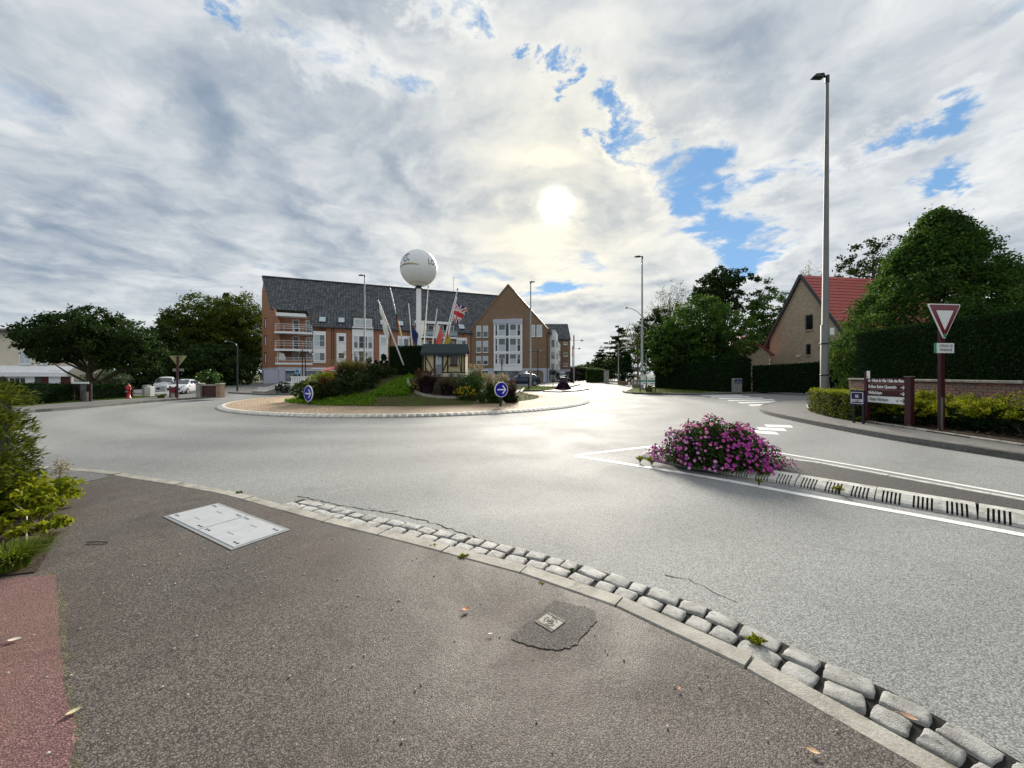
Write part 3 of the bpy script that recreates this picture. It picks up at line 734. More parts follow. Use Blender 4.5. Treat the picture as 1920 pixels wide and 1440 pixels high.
def mound_z(x, y):
    """height of the planted mound at a point"""
    dx, dy = x - RC.x, y - RC.y; r = math.hypot(dx, dy)
    t = max(0.0, min(1.0, (RG - r) / (RG - 2.4))); s = t * t * (3 - 2 * t)
    return 0.17 + 1.28 * (0.45 * t + 0.55 * s) + 0.05 * math.sin(x * 1.7 + 1) * math.sin(y * 1.9) * t
def mound_mat():
    m, b, pr, _ = new_mat('mound_grass'); co = pos(b)
    n = b.noise(co, 0.8, 5, 0.6, 0.3); f = b.noise(co, 30, 4, 0.7)
    c = b.mix(b.smooth(n, 0.40, 0.60), (0.075, 0.068, 0.030), (0.060, 0.095, 0.020)); c = b.mix(b.smooth(f, 0.45, 0.75), c, (0.15, 0.135, 0.06))
    b.put(pr.inputs['Base Color'], c); pr.inputs['Roughness'].default_value = 0.9; pr.inputs['Specular IOR Level'].default_value = 0.1
    bump(b, pr, f, 0.8, 0.04); return m
M['mound'] = mound_mat()
mv = [(RC.x, RC.y, mound_z(RC.x, RC.y))]; mf = []; NR, NS = 22, 80
for i in range(1, NR + 1):
    for k in range(NS):
        a = 2 * math.pi * k / NS; r = RG * i / NR; x, y = RC.x + r * math.cos(a), RC.y + r * math.sin(a)
        mv.append((x, y, mound_z(x, y)))
for k in range(NS): mf.append((0, 1 + k, 1 + (k + 1) % NS))
for i in range(NR - 1):
    for k in range(NS):
        a, b_ = 1 + i * NS + k, 1 + i * NS + (k + 1) % NS; mf.append((a, a + NS, b_ + NS, b_))
mo = MB(); mo.add(mv, mf, 0, True)
tag(mo.build('roundabout_mound', M['mound']), kind='structure')
# ------------------------------------------------------------------ vegetation
L_DARK = leaf_mat('dark_leaves', (0.012, 0.026, 0.008), (0.030, 0.058, 0.013), (0.060, 0.085, 0.018), 0.25)
L_MID = leaf_mat('mid_leaves', (0.024, 0.058, 0.014), (0.062, 0.125, 0.024), (0.140, 0.180, 0.032), 0.42)
L_OLIVE = leaf_mat('olive_leaves', (0.030, 0.055, 0.010), (0.075, 0.110, 0.016), (0.160, 0.175, 0.028), 0.40)
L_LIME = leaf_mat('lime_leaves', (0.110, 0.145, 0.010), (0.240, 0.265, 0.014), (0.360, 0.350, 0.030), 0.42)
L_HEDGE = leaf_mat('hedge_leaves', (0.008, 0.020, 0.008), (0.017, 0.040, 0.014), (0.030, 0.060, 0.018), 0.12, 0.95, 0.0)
L_CONIFER = leaf_mat('conifer_sprays', (0.045, 0.065, 0.010), (0.120, 0.145, 0.015), (0.230, 0.240, 0.025), 0.30)
L_PALE = leaf_mat('pale_thin_leaves', (0.060, 0.075, 0.030), (0.120, 0.130, 0.055), (0.20, 0.19, 0.09), 0.45)
L_RED = leaf_mat('russet_leaves', (0.060, 0.030, 0.018), (0.130, 0.062, 0.035), (0.20, 0.11, 0.06), 0.30)
L_PURPLE = leaf_mat('purple_leaves', (0.022, 0.014, 0.020), (0.045, 0.026, 0.034), (0.085, 0.05, 0.06), 0.2)
L_GREY = leaf_mat('grey_green_leaves', (0.060, 0.085, 0.050), (0.13, 0.16, 0.10), (0.22, 0.25, 0.17), 0.35)
L_GRASS = leaf_mat('grass_blades', (0.065, 0.105, 0.012), (0.140, 0.195, 0.022), (0.19, 0.20, 0.05), 0.35)
L_DRY = leaf_mat('dry_grass_blades', (0.075, 0.070, 0.030), (0.14, 0.13, 0.05), (0.24, 0.20, 0.09), 0.3)
L_CLOVER = leaf_mat('clover_leaves', (0.085, 0.185, 0.012), (0.165, 0.320, 0.020), (0.26, 0.40, 0.04), 0.45)
L_PLUME = leaf_mat('grass_plumes', (0.22, 0.18, 0.12), (0.36, 0.30, 0.21), (0.50, 0.44, 0.33), 0.4)
L_YELLOW = leaf_mat('yellow_flowers', (0.42, 0.28, 0.015), (0.60, 0.44, 0.02), (0.70, 0.55, 0.08), 0.3)
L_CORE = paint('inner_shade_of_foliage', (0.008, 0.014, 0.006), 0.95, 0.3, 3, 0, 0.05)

def leaf_quads(P, size, rg, aspect=0.55, out=None, flat=0.0, fold=True):
    """one diamond leaf per point; out = preferred outward normals"""
    n = len(P); P = np.asarray(P, dtype=np.float64)
    nr = rg.normal(size=(n, 3))
    if out is not None: nr = nr * 0.75 + out * 1.0
    if flat: nr[:, 2] += flat
    nr /= np.linalg.norm(nr, axis=1, keepdims=True) + 1e-9
    a = rg.normal(size=(n, 3)); u = np.cross(nr, a); u /= np.linalg.norm(u, axis=1, keepdims=True) + 1e-9
    w = np.cross(nr, u)
    s = (size * rg.uniform(0.6, 1.35, n))[:, None]
    V = np.empty((n, 4, 3))
    V[:, 0] = P - u * s; V[:, 1] = P + w * s * aspect + nr * s * 0.15; V[:, 2] = P + u * s; V[:, 3] = P - w * s * aspect + nr * s * 0.15
    Fq = np.arange(n * 4).reshape(n, 4)
    return V.reshape(-1, 3), Fq
def cloud_mesh(name, P, size, mat, rg, aspect=0.55, out=None, flat=0.0, tint=None):
    V, Fq = leaf_quads(P, size, rg, aspect, out, flat)
    if tint is None: tint = rg.uniform(0, 1, len(Fq))
    return np_mesh(name, V, Fq, mat, tint)
def lumpy(dirs, rg, amp=0.25, k=5):
    """smooth random radius factor over directions"""
    f = np.ones(len(dirs))
    for _ in range(k):
        c = rg.normal(size=3); c /= np.linalg.norm(c)
        f += amp * rg.uniform(-.6, 1) * np.exp(-(1 - dirs @ c) * rg.uniform(4, 14))
    return f
def blob_points(n_cl, per, rx, ry, rz, rg, shell=0.55, amp=0.25, k=8, sig=0.12, prof=None, bottom=-1.0):
    """leaf points gathered into twig clusters inside a lumpy ellipsoid or a turned profile"""
    d = rg.normal(size=(n_cl, 3)); d /= np.linalg.norm(d, axis=1, keepdims=True)
    d[:, 2] = np.where(d[:, 2] < bottom, -d[:, 2], d[:, 2])
    r = rg.uniform(0, 1, n_cl) ** shell
    f = lumpy(d, rg, amp, k)
    if prof is None:
        c = d * (r * f)[:, None] * np.array([rx, ry, rz])
    else:
        t = rg.uniform(0, 1, n_cl)
        keep = np.array([prof(q) for q in t]); th = rg.uniform(0, 2 * np.pi, n_cl)
        wgt = np.argsort(-keep * rg.uniform(0.3, 1, n_cl) ** .5)
        dd = np.stack([np.cos(th), np.sin(th), t * 2 - 1], 1); dd /= np.linalg.norm(dd, axis=1, keepdims=True)
        f = lumpy(dd, rg, amp, k)
        c = np.stack([np.cos(th) * r * keep * f * rx, np.sin(th) * r * keep * f * ry, (t * 2 - 1) * rz], 1)
    sg = sig * (rx + ry + rz) / 3
    P = np.repeat(c, per, axis=0) + rg.normal(size=(n_cl * per, 3)) * sg * np.array([1, 1, 0.7])
    tint = np.repeat(rg.uniform(0, 1, n_cl) * 0.6, per) + rg.uniform(0, 0.4, n_cl * per)
    return c, P, tint
def branchy(mb, base, top, r0, targets, rg, wob=0.12, limb=0.35):
    """tapered trunk plus limbs that leave it and reach for the crown"""
    base, top = Vector(base), Vector(top); H = (top - base).length
    pts = [base + (top - base) * t + Vector((rg.normal() * wob * t * (1 - t) * 2, rg.normal() * wob * t * (1 - t) * 2, 0)) for t in np.linspace(0, 1, 7)]
    rad = [r0 * (1.25 if i == 0 else 1 - 0.8 * i / 6) for i in range(7)]
    mb.tube(pts, rad, 8)
    for tg in targets:
        tg = Vector(tg); i = int(np.clip((tg.z - base.z) / H * 6 * 0.62, 1, 5)); a = pts[i]
        mid = a.lerp(tg, 0.5) + Vector((rg.normal() * .08, rg.normal() * .08, abs(rg.normal()) * .1)) * (tg - a).length
        mb.tube([a, a.lerp(mid, .5), mid, mid.lerp(tg, .6), tg], [rad[i] * limb * q for q in (1.3, 1.0, .75, .45, .18)], 5)
def make_tree(label, base, H, crown, r0=0.25, mat=None, leaf=0.14, n=260, per=45, seed=1, name='tree', cat='tree', group=None, limbs=16, sig=0.10, amp=0.3, shell=0.45, prof=None, bark=None, k=9, lobes=None, aspect=0.55):
    """crown = (centre height, rx, ry, rz); extra lobes = [(dx,dy,dz,rx,ry,rz,share)]"""
    rg = np.random.default_rng(seed); root = empty(name, base, 0, label, cat, group)
    ch, rx, ry, rz = crown; Cs, Ps, Ts = [], [], []
    for (dx, dy, dz, ax, ay, az, sh) in [(0, 0, 0, rx, ry, rz, 1.0)] + (lobes or []):
        c, P, T = blob_points(int(n * sh), per, ax, ay, az, rg, shell, amp, k, sig, prof)
        o = np.array([dx, dy, ch + dz]); Cs.append(c + o); Ps.append(P + o); Ts.append(T)
    C_, P_, T_ = np.concatenate(Cs), np.concatenate(Ps), np.concatenate(Ts)
    keep = P_[:, 2] > 0.05; P_, T_ = P_[keep], T_[keep]
    mb = MB(); tg = C_[rg.choice(len(C_), min(limbs, len(C_)), replace=False)]
    branchy(mb, (0, 0, 0), (rg.normal() * .1, rg.normal() * .1, ch + rz * .55), r0, tg, rg)
    mb.build('trunk', bark or M['bark'], root)
    link('crown', cloud_mesh('crown', P_, leaf, mat, rg, aspect, tint=T_), root)
    return root
def make_shrub(label, base, size, mat, leaf=0.04, n=60, per=30, seed=1, name='shrub', group=None, sig=0.10, amp=0.3, core=True, cat='shrub', shell=0.35, extra=None, zmin=0.0, lower=None):
    """low leafy shrub: size = (rx, ry, height)"""
    rg = np.random.default_rng(seed); root = empty(name, base, 0, label, cat, group)
    rx, ry, h = size
    c, P, T = blob_points(n, per, rx, ry, h * .55, rg, shell, amp, 8, sig)
    P[:, 2] += h * .48; keep = P[:, 2] > zmin * h; P, T = P[keep], T[keep]
    me = cloud_mesh('foliage', P, leaf, mat, rg, tint=T); link('foliage', me, root)
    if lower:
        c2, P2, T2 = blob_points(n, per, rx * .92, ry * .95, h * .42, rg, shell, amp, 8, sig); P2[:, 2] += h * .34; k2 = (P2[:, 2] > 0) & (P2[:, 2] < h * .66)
        link('shaded_foliage', cloud_mesh('shaded_foliage', P2[k2], leaf, lower, rg, tint=T2[k2]), root)  # darker leaf colour paints in the shade below the lit top
    mb = MB()
    for q in range(7):
        a = rg.uniform(0, 6.28); mb.tube([(0, 0, -.05), (rx * .3 * math.cos(a), ry * .3 * math.sin(a), h * .3), (rx * .6 * math.cos(a), ry * .6 * math.sin(a), h * rg.uniform(.5, .8))], [.025 * h + .006, .012 * h + .004, .004], 5)
    mb.build('stem', M['bark'], root)
    if extra:
        mt, nn, sz, zlo = extra
        d = rg.normal(size=(nn, 3)); d[:, 2] = np.abs(d[:, 2]) + zlo; d /= np.linalg.norm(d, axis=1, keepdims=True)
        Q = d * np.array([rx, ry, h * .55]) * rg.uniform(.85, 1.08, nn)[:, None] + np.array([0, 0, h * .48])
        link('flower_cluster', cloud_mesh('flower_cluster', np.repeat(Q, 5, 0) + rg.normal(size=(nn * 5, 3)) * sz * .6, sz, mt, rg, .8, flat=.6), root)['kind'] = 'stuff'
    return root
def blades(n, rx, ry, h, rg, w=0.012, arch=0.5, segs=3, spread=0.35, bias=0.0):
    """arching grass blades from a clump"""
    a = rg.uniform(0, 2 * np.pi, n); r = np.sqrt(rg.uniform(0, 1, n)) * spread
    x0 = np.stack([np.cos(a) * r * rx, np.sin(a) * r * ry, np.zeros(n)], 1)
    dr = np.stack([np.cos(a + rg.normal(0, .35, n)), np.sin(a + rg.normal(0, .35, n)), np.zeros(n)], 1)
    hh = h * rg.uniform(.55, 1.05, n); reach = rg.uniform(.2, 1.0, n) * arch * (rx + ry) / 2
    sd = np.stack([-dr[:, 1], dr[:, 0], np.zeros(n)], 1)
    V = np.empty((n, segs + 1, 2, 3))
    for s in range(segs + 1):
        t = s / segs
        c = x0 + dr * (reach * t ** 1.6)[:, None]; c[:, 2] = hh * (t * 1.25 - 0.25 * t ** 3 * (1 + arch))
        wd = w * (1 - .85 * t)
        V[:, s, 0] = c - sd * wd; V[:, s, 1] = c + sd * wd
    base = (np.arange(n) * (segs + 1) * 2)[:, None]
    Fq = np.concatenate([base + np.array([[2 * s, 2 * s + 1, 2 * s + 3, 2 * s + 2]]) for s in range(segs)], 0)
    tint = np.tile(rg.uniform(0, 1, n), segs)
    return V.reshape(-1, 3), Fq, tint, V[:, -1].mean(1)
def make_grass(label, base, size, mat, n=350, seed=1, name='ornamental_grass', group=None, plume=0, w=0.012, arch=0.7, plume_mat=None, cat='grass clump', plen=0.16):
    rg = np.random.default_rng(seed); root = empty(name, base, 0, label, cat, group); rx, ry, h = size
    V, Fq, T, tips = blades(n, rx, ry, h, rg, w, arch, 4)
    link('blades', np_mesh('blades', V, Fq, mat, T), root)
    if plume:
        V2, F2, T2, tp = blades(plume, rx, ry, h * 1.12, rg, .004, arch * .6, 3)
        link('stalks', np_mesh('stalks', V2, F2, mat, T2), root)
        P = np.repeat(tp, 26, 0); k = np.tile(np.linspace(-1, .4, 26), len(tp))
        P = P + rg.normal(size=P.shape) * plen * .12; P[:, 2] += k * plen * .8
        link('plumes', cloud_mesh('plumes', P, plen * .22, plume_mat or L_PLUME, rg, .35), root)
    return root
def hedge(label, path, width, h0, h1, mat, leaf=0.05, dens=260, seed=1, name='hedge', core=None, top_lift=0.0, fuzz=0.03, z=0.1, cat='hedge', top_mat=None, lump=0.0):
    """clipped hedge along a ground path: shaded core and a skin of leaves; width lies left of travel"""
    rg = np.random.default_rng(seed); P = [Vector((p[0], p[1], 0)) for p in path]; n = len(P)
    root = empty(name, (0, 0, 0), 0, label, cat)
    Ld = offset_curve(P, width); hs = [h0 + (h1 - h0) * i / max(1, n - 1) for i in range(n)]
    ins = 0.05
    mb = MB()
    A = offset_curve(P, ins); B = offset_curve(P, width - ins)
    vs = []
    for i in range(n): vs += [(A[i].x, A[i].y, z), (B[i].x, B[i].y, z), (B[i].x, B[i].y, z + hs[i] - ins), (A[i].x, A[i].y, z + hs[i] - ins)]
    fs = []
    for i in range(n - 1):
        b0, b1 = i * 4, i * 4 + 4
        fs += [(b0, b1, b1 + 3, b0 + 3), (b0 + 3, b1 + 3, b1 + 2, b0 + 2), (b0 + 2, b1 + 2, b1 + 1, b0 + 1)]
    fs += [(0, 3, 2, 1), (n * 4 - 4, n * 4 - 3, n * 4 - 2, n * 4 - 1)]
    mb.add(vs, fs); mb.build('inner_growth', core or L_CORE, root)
    pts, nrm, top = [], [], []
    def face(p0, p1, z0a, z0b, z1a, z1b, nv, is_top=False, q0=None, q1=None):
        if is_top: L = (p1 - p0).length; area = L * width
        else: L = (p1 - p0).length; area = L * (z1a - z0a + z1b - z0b) / 2
        m = int(area * dens * (1.6 if is_top else 1))
        u, v = rg.uniform(0, 1, m), rg.uniform(0, 1, m)
        a, b = np.array(p0), np.array(p1)
        X = a[None] * (1 - u)[:, None] + b[None] * u[:, None]
        if is_top:
            c, d = np.array(q0), np.array(q1)
            Y = c[None] * (1 - u)[:, None] + d[None] * u[:, None]
            X = X * (1 - v)[:, None] + Y * v[:, None]; X[:, 2] = z1a * (1 - u) + z1b * u
        else:
            X[:, 2] = (z0a * (1 - u) + z0b * u) * (1 - v) + (z1a * (1 - u) + z1b * u) * v
        nv = np.array(nv)
        wave = 0.0
        if lump: wave = lump * (np.sin(X[:, 0] * 5.1 + X[:, 2] * 4) * np.sin(X[:, 1] * 4.3 + 1) + np.sin(X[:, 0] * 11 + X[:, 1] * 9))[:, None]
        X = X + nv[None] * (rg.normal(0, fuzz, m)[:, None] + wave) + rg.normal(0, fuzz * .4, (m, 3))
        pts.append(X); nrm.append(np.repeat(nv[None], m, 0)); top.append(np.full(m, 1 if is_top else 0))
    for i in range(n - 1):
        t = (P[i + 1] - P[i]).normalized(); l = Vector((-t.y, t.x, 0))
        face(P[i], P[i + 1], z, z, z + hs[i], z + hs[i + 1], -l)
        face(Ld[i], Ld[i + 1], z, z, z + hs[i], z + hs[i + 1], l)
        face(P[i], P[i + 1], 0, 0, z + hs[i], z + hs[i + 1], (0, 0, 1), True, Ld[i], Ld[i + 1])
    face(P[0], Ld[0], z, z, z + hs[0], z + hs[0], -(P[1] - P[0]).normalized())
    face(P[-1], Ld[-1], z, z, z + hs[-1], z + hs[-1], (P[-1] - P[-2]).normalized())
    X, N_, Tp = np.concatenate(pts), np.concatenate(nrm), np.concatenate(top)
    V, Fq = leaf_quads(X, leaf, rg, .5, N_)
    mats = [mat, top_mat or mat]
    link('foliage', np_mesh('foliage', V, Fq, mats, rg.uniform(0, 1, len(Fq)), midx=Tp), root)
    return root

# ---- trees on the left
make_tree('round dark tree with low spreading branches behind the hedge beside the cream house', D(174, 720, 26) * Vector((1, 1, 0)), 5.6, (3.75, 3.5, 3.0, 1.7), 0.24, L_DARK, 0.095, 300, 55, 11, 'garden_tree', limbs=34, sig=0.075, amp=0.32, shell=0.4,
          lobes=[(-2.2, 0, -0.4, 1.8, 1.8, 1.15, .30), (2.5, .3, -0.75, 2.0, 1.9, 1.15, .32), (0.2, 0, .95, 2.1, 2.0, 1.0, .28)])
def far_tree(label, px, py_top, Y, w_px, mat, seed, leaf=0.26, n=260, per=34, low=0.12, group='big trees left of the apartment building', sig=.085, shell=.42, amp=.3, lobes=True, name='broadleaf_tree'):
    top = D(px, py_top, Y).z; base = Vector((D(px, 700, Y).x, Y, 0)); rx = w_px / F * Y / 2; rz = top * (1 - low) / 2
    lb = [(rx * .45, -rx * .2, -rz * .35, rx * .62, rx * .6, rz * .6, .35), (-rx * .5, -rx * .1, -rz * .25, rx * .6, rx * .55, rz * .62, .35)] if lobes else None
    return make_tree(label, base, top, (top * low + rz, rx * .86, rx * .8, rz * .93), 0.012 * top + .12, mat, leaf, n, per, seed, name, 'tree', group, 14, sig, amp, shell, lobes=lb)
far_tree('tall olive-green tree touching the left end of the apartment building', 446, 543, 74, 122, L_OLIVE, 21, 0.22, 380, 40)
far_tree('broad olive-green tree, second of the big trees from the apartment building', 368, 552, 68, 128, L_OLIVE, 22, 0.22, 380, 40)
far_tree('darker lower tree at the left edge of the big trees', 308, 606, 58, 66, L_DARK, 23, 0.20, 260, 36)
far_tree('distant rounded treetop showing just above the big olive-green trees', 424, 536, 84, 40, L_DARK, 24, 0.24, 120, 30, 0.3)
make_shrub('pale green bush seen under the spreading dark tree', Vector((D(200, 700, 34).x, 34, 0)), (1.7, 1.4, 1.9), L_GREY, 0.085, 90, 40, 31, 'bush')
make_shrub('dark bush beside the white hatchback under the big trees', Vector((D(392, 700, 33).x, 33, 0)), (1.1, 1.0, 1.75), L_MID, 0.08, 70, 34, 32, 'bush', extra=(M['letter_white'], 14, .05, .3))
for i, (px, Y, rx, h, sd, lb) in enumerate([(250, 40, 3.2, 2.9, 41, 'dark undergrowth bush behind the red fire hydrant'), (345, 46, 4.0, 4.6, 42, 'dark undergrowth mass behind the parked white cars'), (428, 50, 3.2, 5.2, 43, 'dark undergrowth mass behind the green street lamp'), (470, 72, 3.4, 8.0, 44, 'dark undergrowth against the left corner of the apartment building'), (395, 48, 3.4, 4.9, 45, 'dark undergrowth bush behind the low masonry pillars')]):
    make_shrub(lb, Vector((D(px, 700, Y).x, Y, 0)), (rx, 2.0, h), L_DARK, 0.17, 130, 36, sd, 'bush', 'undergrowth under the big trees')
hedge('clipped dark hedge in front of the cream house on the left', [G(44, 760, .12), G(120, 754, .12), G(200, 748.6, .12), G(250, 745.4, .12)], 0.8, 0.95, 0.72, L_HEDGE, 0.045, 420, 51, z=.12)
# ---- trees on the right
make_tree('big conical leafy tree rising behind the tall clipped hedge', Vector((D(1760, 700, 21).x, 21, 0)), 11, (5.2, 5.1, 4.8, 5.05), 0.3, L_MID, 0.078, 1500, 78, 61, 'broadleaf_tree', limbs=40, sig=0.042, amp=0.16, shell=0.30,
          prof=lambda t: min(.97, (1.0 - t) ** .80 * 1.22 + .02) * (.86 + .14 * min(1, t * 3)), k=16)
make_tree('thin-leaved tree partly hidden behind the big conical tree', Vector((D(1632, 700, 38).x, 38, 0)), 15, (10.6, 3.3, 3.0, 4.4), 0.25, L_DARK, 0.13, 150, 36, 62, 'broadleaf_tree', limbs=60, sig=.06, amp=.3, shell=.35)
make_tree('almost bare small tree showing above the red tiled roof', Vector((D(1517, 700, 46).x, 46, 0)), 15, (12.4, 1.9, 1.8, 2.6), 0.16, L_PALE, 0.07, 70, 12, 63, 'bare_tree', limbs=55, sig=.09, shell=.4, bark=M['twig'])
make_tree('dense tree with bright green top over the corner of the dark hedge', Vector((D(1312, 700, 37).x, 37, 0)), 9, (4.9, 4.3, 3.9, 4.1), 0.22, L_MID, 0.13, 420, 48, 64, 'broadleaf_tree', limbs=24, sig=.055, amp=.3, shell=.36,
          lobes=[(1.3, 0, -.9, 2.9, 2.6, 2.4, .4), (-2.8, .4, -1.0, 2.6, 2.4, 2.5, .4)])
make_tree('tall dark tree with a rounded clumpy crown, behind the bright green tree', Vector((D(1356, 700, 58).x, 58, 0)), 18, (14.0, 4.5, 4.0, 3.8), 0.4, L_DARK, 0.20, 230, 46, 65, 'broadleaf_tree', limbs=30, sig=.060, amp=.42, shell=.4)
make_tree('wispy tree with thin bare twigs left of the tall dark tree', Vector((D(1256, 700, 62).x, 62, 0)), 16, (11.6, 3.9, 3.6, 4.6), 0.28, L_PALE, 0.10, 260, 14, 66, 'bare_tree', limbs=110, sig=.07, shell=.4, bark=M['twig'])
make_tree('dark leafy tree beside the street lamp with a curved arm', Vector((D(1232, 700, 44).x, 44, 0)), 9, (4.7, 2.8, 2.5, 4.2), 0.2, L_DARK, 0.14, 240, 44, 67, 'broadleaf_tree', limbs=20, sig=.06)
make_tree('light leafy tree between the bright green tree and the gabled house', Vector((D(1437, 700, 52).x, 52, 0)), 12, (7.4, 3.3, 3.0, 4.6), 0.25, L_MID, 0.17, 220, 38, 68, 'broadleaf_tree', limbs=36, sig=.07, amp=.35)
make_tree('spindly tree at the bend behind the far pavement', Vector((D(1196, 700, 66).x, 66, 0)), 11, (7.3, 2.6, 2.4, 3.6), 0.2, L_PALE, 0.12, 150, 22, 69, 'bare_tree', limbs=60, sig=.07, bark=M['twig'])
def conifer(label, px, py_top, Y, w_px, mat, seed, name='conifer_tree', n=420, per=14, leaf=.2, tiers=9, group='conifers along the far street'):
    rg = np.random.default_rng(seed); top = D(px, py_top, Y).z; rx = w_px / F * Y / 2
    root = empty(name, (D(px, 700, Y).x, Y, 0), 0, label, 'tree', group)
    P, Td = [], []; mb = MB(); mb.tube([(0, 0, 0), (0, 0, top)], [top * .018 + .05, .03], 7)
    for i in range(tiers):
        t = (i + .5) / tiers; r = rx * (1.05 - t) ** .8
        for k in range(9):
            z = top * (.10 + .88 * min(.99, max(0, t + rg.uniform(-.6, .6) / tiers))); a = rg.uniform(0, 6.28); L = r * rg.uniform(.6, 1.15); e = Vector((math.cos(a) * L, math.sin(a) * L, z + rg.uniform(-.02, .10) * L))
            mb.tube([(0, 0, z - .1 * L), Vector((0, 0, z)).lerp(e, .6), e], [.05, .03, .012], 4)
            m = int(n * (r / rx) / 9); q = rg.uniform(.25, 1.05, m)
            X = np.array([0, 0, z])[None] + (np.array(e) - np.array([0, 0, z]))[None] * q[:, None]
            X = X + rg.normal(size=X.shape) * np.array([.16, .16, .07]) * (L * .5 + .3); P.append(X)
    mb.build('trunk', M['bark'], root)
    P = np.concatenate(P); link('crown', cloud_mesh('crown', P, leaf, mat, rg, .4, flat=.5), root); return root
conifer('tallest dark spruce leaning over the far street', 1160, 608, 74, 92, L_DARK, 71, n=1700, leaf=.2)
conifer('shorter dark spruce in front of the far street end', 1128, 655, 82, 66, L_DARK, 72, n=1400, leaf=.19)
conifer('small spruce farthest down the street', 1104, 678, 98, 40, L_OLIVE, 73, n=1000, leaf=.2)
make_tree('dense clipped cypress column left of the street lamp', Vector((D(1176, 700, 55).x, 55, 0)), 5, (2.2, 0.95, 0.95, 2.15), .1, L_HEDGE, .11, 150, 40, 74, 'cypress_tree', limbs=3, sig=.06, shell=.25, amp=.1, prof=lambda t: min(1, (1.02 - t) ** .5 * 1.15))
hedge('low rounded garden hedge beside the far gate pillars', [Vector((13.6, 70, 0)), Vector((16.3, 69, 0))], 1.5, 2.4, 2.2, L_MID, .12, 90, 75, fuzz=.12)
hedge('garden hedge at the far end of the street', [Vector((13.3, 92, 0)), Vector((18.5, 88, 0))], 1.5, 3.0, 2.6, L_DARK, .14, 70, 76, fuzz=.15)
for (px, Y, rx, h, mt, sd, lb) in [(1073, 66, 1.4, 2.3, L_PURPLE, 77, 'dark purple bush at the right end of the apartment building'), (1092, 150, 5, 5.0, L_OLIVE, 78, 'hazy bush closing the far end of the street'), (1140, 90, 4, 6.0, L_DARK, 79, 'dark bush behind the street spruces')]:
    make_shrub(lb, Vector((D(px, 700, Y).x, Y, 0)), (rx, rx * .7, h), mt, .06 * rx, 90, 36, sd, 'bush')
# ---- hedges on the right
hedge('long dark clipped hedge along the far verge, tapering towards the street', [G(1228, 727.5, .12), G(1290, 731, .12), G(1345, 734.6, .12)], 1.1, 2.15, 2.55, L_HEDGE, .07, 150, 81, z=.12)
hedge('tallest step of the dark clipped hedge at the street corner', [G(1347, 734.7, .12), G(1380, 735, .12), G(1409, 734.6, .12)], 1.1, 2.6, 2.68, L_HEDGE, .07, 160, 82, z=.12)
hedge('lower dark clipped hedge in front of the gabled house', [Vector((D(1411, 0, 30.6).x, 30.6, 0)), Vector((D(1470, 0, 29.2).x, 29.2, 0)), Vector((D(1530, 0, 27.6).x, 27.6, 0)), Vector((D(1615, 0, 26).x, 26, 0))], 1.1, 2.02, 2.30, L_HEDGE, .07, 160, 83, z=.12)
hedge('very tall clipped hedge rising behind the low brick wall', [Vector((13.75, 15.4, 0)), Vector((13.3, 13, 0)), Vector((12.8, 10.5, 0)), Vector((12.5, 8.5, 0)), Vector((12.2, 6.6, 0))], 1.3, 3.0, 3.0, L_HEDGE, .030, 900, 84, z=.1, fuzz=.025)
# ------------------------------------------------------------------ the apartment building
class Facade:
    """a vertical plane seen in the photograph: pixels -> metres along it and above the ground"""
    def __init__(s, pa, Ya, pb, Yb, parent_name=None, label=None, cat=None, root=None, group=None):
        a = Vector(((pa - CX) / F * Ya, Ya, 0)); b = Vector(((pb - CX) / F * Yb, Yb, 0))
        s.a = a; s.L = (b - a).length; s.c, s.s = (b - a).x / s.L, (b - a).y / s.L
        s.rz = math.atan2(s.s, s.c)
        s.root = root or empty(parent_name, a, s.rz, label, cat, group)
    def u(s, px):
        k = (px - CX) / F; return (k * s.a.y - s.a.x) / (s.c - k * s.s)
    def z(s, px, py):
        return CAMZ - (py - HY) / F * (s.a.y + s.u(px) * s.s)
    def rect(s, x0, y0, x1, y1):
        """pixel box -> (u0, u1, z0, z1)"""
        xm, ym = (x0 + x1) / 2, (y0 + y1) / 2; d = s.a.y + s.u(xm) * s.s
        return s.u(x0), s.u(x1), CAMZ - (y1 - HY) / F * d, CAMZ - (y0 - HY) / F * d
Z1 = lambda x, y: (480 + x / 4.8, 460 + y / 4.8)
Z2 = lambda x, y: (780 + x / 4.8, 460 + y / 4.8)
def zr(fac, Z, x0, y0, x1, y1): return fac.rect(*Z(x0, y0), *Z(x1, y1))
